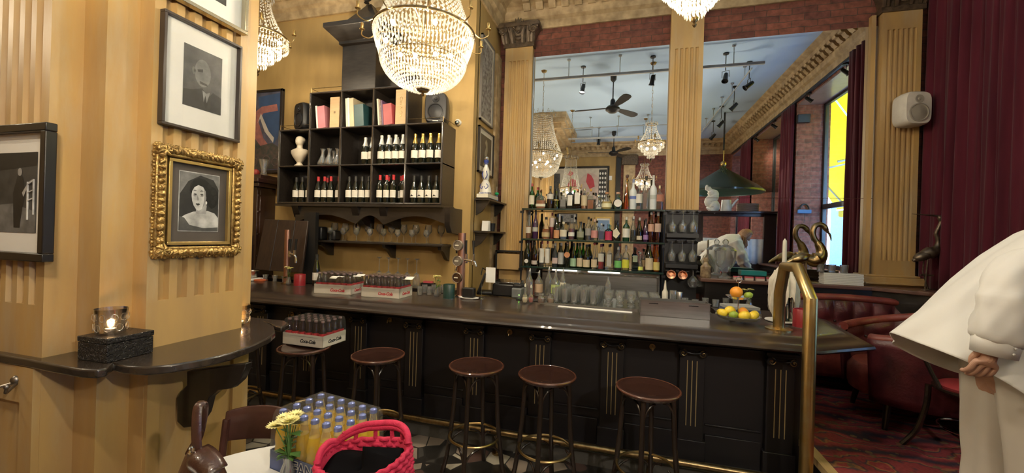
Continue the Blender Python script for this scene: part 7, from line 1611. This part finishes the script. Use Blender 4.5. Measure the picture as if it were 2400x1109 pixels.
# shirt: rings from hem to collar, leaning forward
secs = [((1.20, 1.305), (1.66, 1.10), .30), ((1.235, 1.35), (1.70, 1.14), .295), ((1.33, 1.455), (1.76, 1.22), .285), ((1.44, 1.585), (1.84, 1.34), .27), ((1.54, 1.70), (1.92, 1.46), .255), ((1.65, 1.80), (1.98, 1.56), .24), ((1.76, 1.855), (2.02, 1.64), .19), ((1.86, 1.865), (2.02, 1.71), .11), ((1.93, 1.86), (2.01, 1.75), .075), ((1.955, 1.875), (2.03, 1.77), .072)]
def shirt(u, v):
    k = v*(len(secs)-1); i = min(int(k), len(secs)-2); f = k-i; A, B_ = secs[i], secs[i+1]
    bx_, bz = lerp(A[0][0], B_[0][0], f), lerp(A[0][1], B_[0][1], f); fx, fz = lerp(A[1][0], B_[1][0], f), lerp(A[1][1], B_[1][1], f); w_ = lerp(A[2], B_[2], f); a = 2*PI*u
    cx, cz = (bx_+fx)/2, (bz+fz)/2; fold = 1+(.05*math.sin(a*7+v*5)+.03*math.sin(a*4-v*7+1)+.015*math.sin(a*13+v*11))*(1-.75*v)
    c = math.cos(a); c = math.copysign(abs(c)**.85, c)
    drop = (-.10*max(0, math.cos((a-PI*1.28)))**3 - .05*max(0, math.cos(a-PI*.5))**2)*max(0, 1-v*3.0)
    return Vector((cx-(cx-bx_)*c*fold, PY0+w_*math.sin(a)*fold, cz-(cz-bz)*c*fold+drop+.0))
MB().grid(shirt, 120, 60, cu=True).build('shirt', SHIRT, per, world=True, solid=.004, smooth=1)
b = MB(); b.tube([shirt(i/30, .985)+Vector((.006, 0, .01)) for i in range(30)], .014, 6, closed=True, flat=.6); b.build('collar', SHIRT, per, world=True)
def sleeve(P, r0, r1, seed, nm='sleeve'):
    pts = smoothpath(P, 8); n = len(pts)-1; R_ = random.Random(seed); b = MB(); rings = []; prev = None
    for i, p in enumerate(pts):
        d = (pts[min(i+1, n)]-pts[max(i-1, 0)]).normalized(); ax = Vector((0, 1, 0)); ax = (ax-d*ax.dot(d)).normalized(); ay = d.cross(ax); q = i/n
        r = lerp(r0, r1, q**.8)*(1 if q < .88 else lerp(1, .80, (q-.88)/.12))*(1+.05*math.sin(q*22)+.03*math.sin(q*41)); rings.append([b.v(p+(ax*math.cos(a)+ay*math.sin(a))*r*(1+.05*math.sin(a*5+q*14)+.03*math.sin(a*9-q*20))) for a in [2*PI*k/32 for k in range(32)]])
    b.skin(rings, cap=False); return b.build(nm, SHIRT, per, world=True, solid=.003, smooth=1)
sleeve([W(1.87, 2.08, 1.68), PY(2425, 640, AY+.05), PY(2366, 722, AY), ACT+Vector((.004, 0, -.012))], .105, .070, 1); sleeve([W(1.84, 2.37, 1.70), W(1.92, 2.45, 1.50), W(1.98, 2.45, 1.37), W(2.05, 2.43, 1.27)], .13, .070, 2)
for a_, c_ in ((ACT+Vector((.008, 0, .02)), AC), (W(2.035, 2.435, 1.29), W(2.07, 2.425, 1.22))):
    b = MB(); b.cyl(a_, c_, .062, .056, 24, cap=False); b.build('cuff', SHIRT, per, world=True, solid=.005)
b = MB()
for k in range(3): b.sphere(AC+Vector((.01+.004*k, -.066, .02+.02*k)), .004, 6, 5)
b.build('cuff_button', WHITE, per, world=True)
# trousers
def leg(y, dx, seed, sh=.05):
    b = MB(); rings = []
    for i in range(26):
        q = i/25; z = lerp(1.30, .40, q); cx = PX0+dx*q+sh; r = lerp(.165, .135, min(1, q*1.6)); r = r if q < .6 else lerp(.135, .165, (q-.6)/.4); yy = lerp(2.2+(y-2.2)*.6, y, min(1, q*2))
        rings.append([b.v((cx+r*math.cos(a)*(1+.05*math.sin(a*6+seed+q*3)+.03*math.sin(a*10+q*7)), yy+r*.9*math.sin(a)*(1+.05*math.sin(a*5+seed)), z)) for a in [2*PI*k/48 for k in range(48)]])
    b.skin(rings, cap=False); return b.build('trouser_leg', TROU, per, world=True, solid=.004, smooth=1)
leg(2.08, .02, 1); leg(2.33, .05, 2)
for y, dx in ((2.08, .05), (2.34, .08)): b = MB(); b.sphere((PX0+dx+.03, y, ZP+.04), .05, 14, 8, (2.3, .85, .8)); b.build('shoe', WHITE, per, world=True)
# hands
def hand(wr, d, side, curl, nm='hand'):
    d = d.normalized(); pn = Vector((0, side, 0)); pn = (pn-d*pn.dot(d)).normalized(); w_ = d.cross(pn)     # pn: palm normal, w_: across the palm
    V = [wr, wr+d*.035, wr+d*.075]; E_ = [(0, 1), (1, 2)]; Rr = [.022, .030, .028]
    for k, (off, ln) in enumerate(((-.030, .070), (-.010, .080), (.011, .074), (.030, .058))):
        base = wr+d*.078+w_*off; p0 = len(V); V.append(base); Rr.append(.0105); E_.append((2, p0)); dd = d.copy(); prev = p0; p = base
        for s_ in range(3):
            dd = (Matrix.Rotation(curl*(.6+.3*s_)*side, 3, w_) @ dd).normalized(); p = p+dd*ln*(.42, .32, .26)[s_]; V.append(p); Rr.append((.0095, .0088, .0078)[s_]); E_.append((prev, len(V)-1)); prev = len(V)-1
    base = wr+d*.034+w_*-.022+pn*.008; i0 = len(V); V.append(base); Rr.append(.013); E_.append((1, i0)); p1 = base+d*.034-w_*.006+pn*.014; V.append(p1); Rr.append(.0105); E_.append((i0, i0+1)); p2 = p1+d*.026+w_*.010+pn*.006; V.append(p2); Rr.append(.009); E_.append((i0+1, i0+2))
    me = bpy.data.meshes.new(nm); me.from_pydata(V, E_, []); o = bpy.data.objects.new(nm, me); COL.objects.link(o); me.materials.append(SKIN)
    o.modifiers.new('skin', 'SKIN'); sv = me.skin_vertices[0].data
    for i, r in enumerate(Rr): sv[i].radius = (r, r*(.62 if i in (1, 2) else 1))
    sv[0].use_root = True; md = o.modifiers.new('sub', 'SUBSURF'); md.levels = 1; md.render_levels = 2; o.parent = per; o.matrix_parent_inverse = Matrix.Translation(-per.location); return o
hand(AW_+Vector((0, 0, .045)), Vector((-.30, -.05, -1)), 1, .55); hand(W(2.06, 2.42, 1.24), Vector((.5, 0, -1)), -1, .5)
# small table she leans over (out of the frame, seen in the mirror)
t = thing('side_table', 'dark small table under the hands of the reflected person', 'table', (2.35, 2.45, ZP)); MB().lathe([(0, .70), (.28, .70), (.285, .715), (0, .73)], n=32).build('tabletop', SHELFB, t); MB().cyl((0, 0, .02), (0, 0, .70), .03, n=12).build('column', BLACKM, t); MB().lathe([(0, 0), (.2, 0), (.05, .03), (0, .03)], n=24).build('base', BLACKM, t)
# ---------------------------------------------------------------- glazed partition behind the camera, seen in the mirror
PYv = 2*YM-9.5; pt = thing('entrance_partition', 'dark glazed wooden partition with half curtain, reflected in the mirror', 'partition', (2.25, PYv, ZP))
def pz(px, py): p = PY(px, py, 9.5); return p.x, p.z
xa, zt = pz(1560, 494); xb = 2.98; zt = 2.36; xw0, _ = pz(1648, 500); xw1, _ = pz(1790, 500); _, zw1 = pz(1720, 508); _, zw0 = pz(1720, 615); xa = 1.30
b = MB(); y0, y1 = PYv-.05, PYv+.03
b.box(xa, xw0, y0, y1, ZP, zt); b.box(xw1, xb, y0, y1, ZP, zt); b.box(xw0, xw1, y0, y1, zw1, zt); b.box(xw0, xw1, y0, y1, ZP, zw0); b.box(xa-.03, xb, y0-.14, y1+.10, zt-.03, zt+.01); b.build('panelling', mat('dark partition wood', (.030, .020, .020), .3, coat=.4), pt, world=True, bevel=.006)
b = MB(); b.box((xw0+xw1)/2+.06, (xw0+xw1)/2+.085, y0, y1, zw0, zw1); b.build('glazing_bar', DARK, pt, world=True)
MB().quad((xw0, PYv, zw0), (xw1, PYv, zw0), (xw1, PYv, zw1), (xw0, PYv, zw1)).build('pane', PANE, pt, world=True)
zc = lerp(zw0, zw1, .52); LACE = mat('pale blue-white half curtain', (.66, .70, .74), .9)
tag(MB().grid(lambda u, v: (lerp(xw0, xw1, u), PYv+.035+.012*math.sin(u*60), lerp(zw0-.02, zc, v)), 120, 2).build('half_curtain', LACE, solid=.002, smooth=1), 'white half curtain across the lower part of the reflected partition window', 'curtain')
b = MB()
t = thing('white_sculpture', 'white modern figure sculpture on top of the reflected partition, left', 'sculpture', (pz(1665, 480)[0], PYv, zt+.011)); WS = mat('white ceramic', (.74, .74, .72), .35, coat=.3)
b.tube(smoothpath([(0, 0, 0), (.06, 0, .10), (-.03, 0, .20), (.05, 0, .30), (.0, 0, .42), (-.06, 0, .50)], 5), [.11]*4+[.13]*4+[.10]*5+[.11]*4+[.08]*4+[.05]*5, 12); b.sphere((.07, 0, .36), .09, 14, 10, (1, .8, 1.1)); b.sphere((-.08, 0, .50), .06, 12, 8, (.6, .6, 1.1)); b.build('figure', WS, t)
t = thing('white_jug', 'white enamel jug with slanted spout on top of the reflected partition', 'jug', (pz(1702, 480)[0], PYv, zt+.011)); b = MB(); b.lathe([(.10, 0), (.105, .01), (.09, .24), (.085, .24), (.09, .012), (0, .01)], n=24, cap=False); b.build('jug_body', WS, t); b = MB(); b.tube([(.09, 0, .08), (.17, 0, .20), (.22, 0, .26)], [.025, .018, .015], 8); b.build('spout', WS, t)
t = thing('wicker_basket', 'brown wicker basket beside the jug on the reflected partition', 'basket', (pz(1752, 480)[0], PYv, zt+.011)); b = MB()
for k in range(7): b.tube([(.20*math.cos(i*PI/12), .09*math.sin(i*PI/12), .012+.024*k) for i in range(24)], .013, 6, closed=True)
b.build('woven_wall', mat('wicker', (.16, .10, .07), .7), t)
b = MB(); 
p = MY(1882, 492, 8.66); t = thing('wall_ornament', 'blue and black pulley-like ornament on the brick pier in the mirror', 'ornament', (p.x, 1.66, p.z)); b = MB(); b.tube([(.07*math.cos(i*PI/10), .03, .01+.09*math.sin(i*PI/10)) for i in range(11)], .014, 8); b.build('black_arch', BLACK, t)
MB().box(-.11, .11, 0.0, .05, -.07, 0).build('blue_bracket', mat('blue enamel', (.08, .20, .42), .4), t, bevel=.01); MB().cyl((0, .03, -.07), (0, .03, -.25), .005, n=6).build('cord', BLACK, t)
p = MY(1879, 281, 8.66); o = MB().cbox((p.x, 1.70, p.z), (.20, .09, .15)).build('black_speaker_box', BLACK, bevel=.006); tag(o, 'small black box high on the brick pier in the mirror', 'speaker')
# ---------------------------------------------------------------- rear wall art seen in the mirror
P0 = MY(1282, 392, 13.6-.05); P1 = MY(1426, 478, 13.6-.05); xl, xr = P0.x, P1.x; ztp, zbt = P0.z, P1.z-.25
pl = Plane((xr, YB+.01, zbt), (xl-xr, 0, 0), (0, 0, ztp-zbt), (0, 1, 0))    # seen mirrored: u runs right to left in the room
t = thing('large_framed_poster', 'wide framed red and cream abstract poster reflected above the bottles', 'picture', (xl, YB, zbt)); pl.frame(.06, 0, .06, DARK, 'frame', t, .005); pl.slab(.02, .98, .02, .98, .002, .02, mat('poster cream', (.66, .60, .50), .5), 'poster_sheet', t)
pl.poly(ell(.30, .42, .20, .44, 30), mat('poster pale disc', (.62, .48, .42), .5), .021, 'pale_disc', t); RED_ = mat('poster red', (.55, .06, .08), .5); PBLK = mat('poster black', (.03, .03, .03), .5)
pl.poly([(.50, .45), (.60, .40), (.66, .58), (.60, .74), (.52, .70)], RED_, .023, 'red_shape', t); pl.poly([(.22, .55), (.30, .50), (.36, .66), (.34, .85), (.28, .80), (.24, .70)], RED_, .023, 'red_shape', t); pl.poly([(.60, .78), (.66, .82), (.62, .92), (.56, .86)], RED_, .023, 'red_shape', t)
for k, q in enumerate(((.42, .30), (.46, .22), (.38, .38), (.30, .25), (.36, .16), (.20, .38))): pl.poly(ell(q[0], q[1], .022, .04, 8), PBLK, .024, 'black_fleck', t)
pl.slab(.04, .16, .10, .93, .020, .0215, PBLK, 'dark_strip', t)
for k in range(24): pl.poly(ell(.06+.04*(k % 3), .14+.10*(k//3), .014, .03, 6), WHITE, .0225, 'white_fleck', t)
pl.slab(.78, .94, .15, .85, .0205, .022, G(90), 'grey_photo', t)
for (px0, py0, px1, py1, fm, am, lb) in ((1395, 508, 1432, 560, mat('gilt flat frame', (.55, .38, .12), .4, metal=.5), mat('blue landscape paint', (.20, .32, .52), .5), 'gold-framed blue picture low on the reflected rear wall'), (1306, 498, 1352, 524, DARK, G(150), 'small white-matted photo low on the reflected rear wall')):
    a, c = MY(px0, py0, 13.5), MY(px1, py1, 13.5); pl = Plane((c.x, YB+.005, c.z), (a.x-c.x, 0, 0), (0, 0, a.z-c.z), (0, 1, 0)); t = thing('framed_picture', lb, 'picture', (a.x, YB, c.z)); pl.frame(.05, 0, .04, fm, 'frame', t); pl.slab(.05, .95, .05, .95, .002, .012, WHITE, 'mat_board', t); pl.slab(.15, .85, .15, .85, .012, .014, am, 'painting', t)
p = MY(1429, 417, 13.5); o = MB().cbox((p.x, YB+.03, p.z), (.14, .06, .14)).build('wall_box', WHITE, bevel=.008); tag(o, 'small white box on the ochre wall right of the reflected poster', 'box')
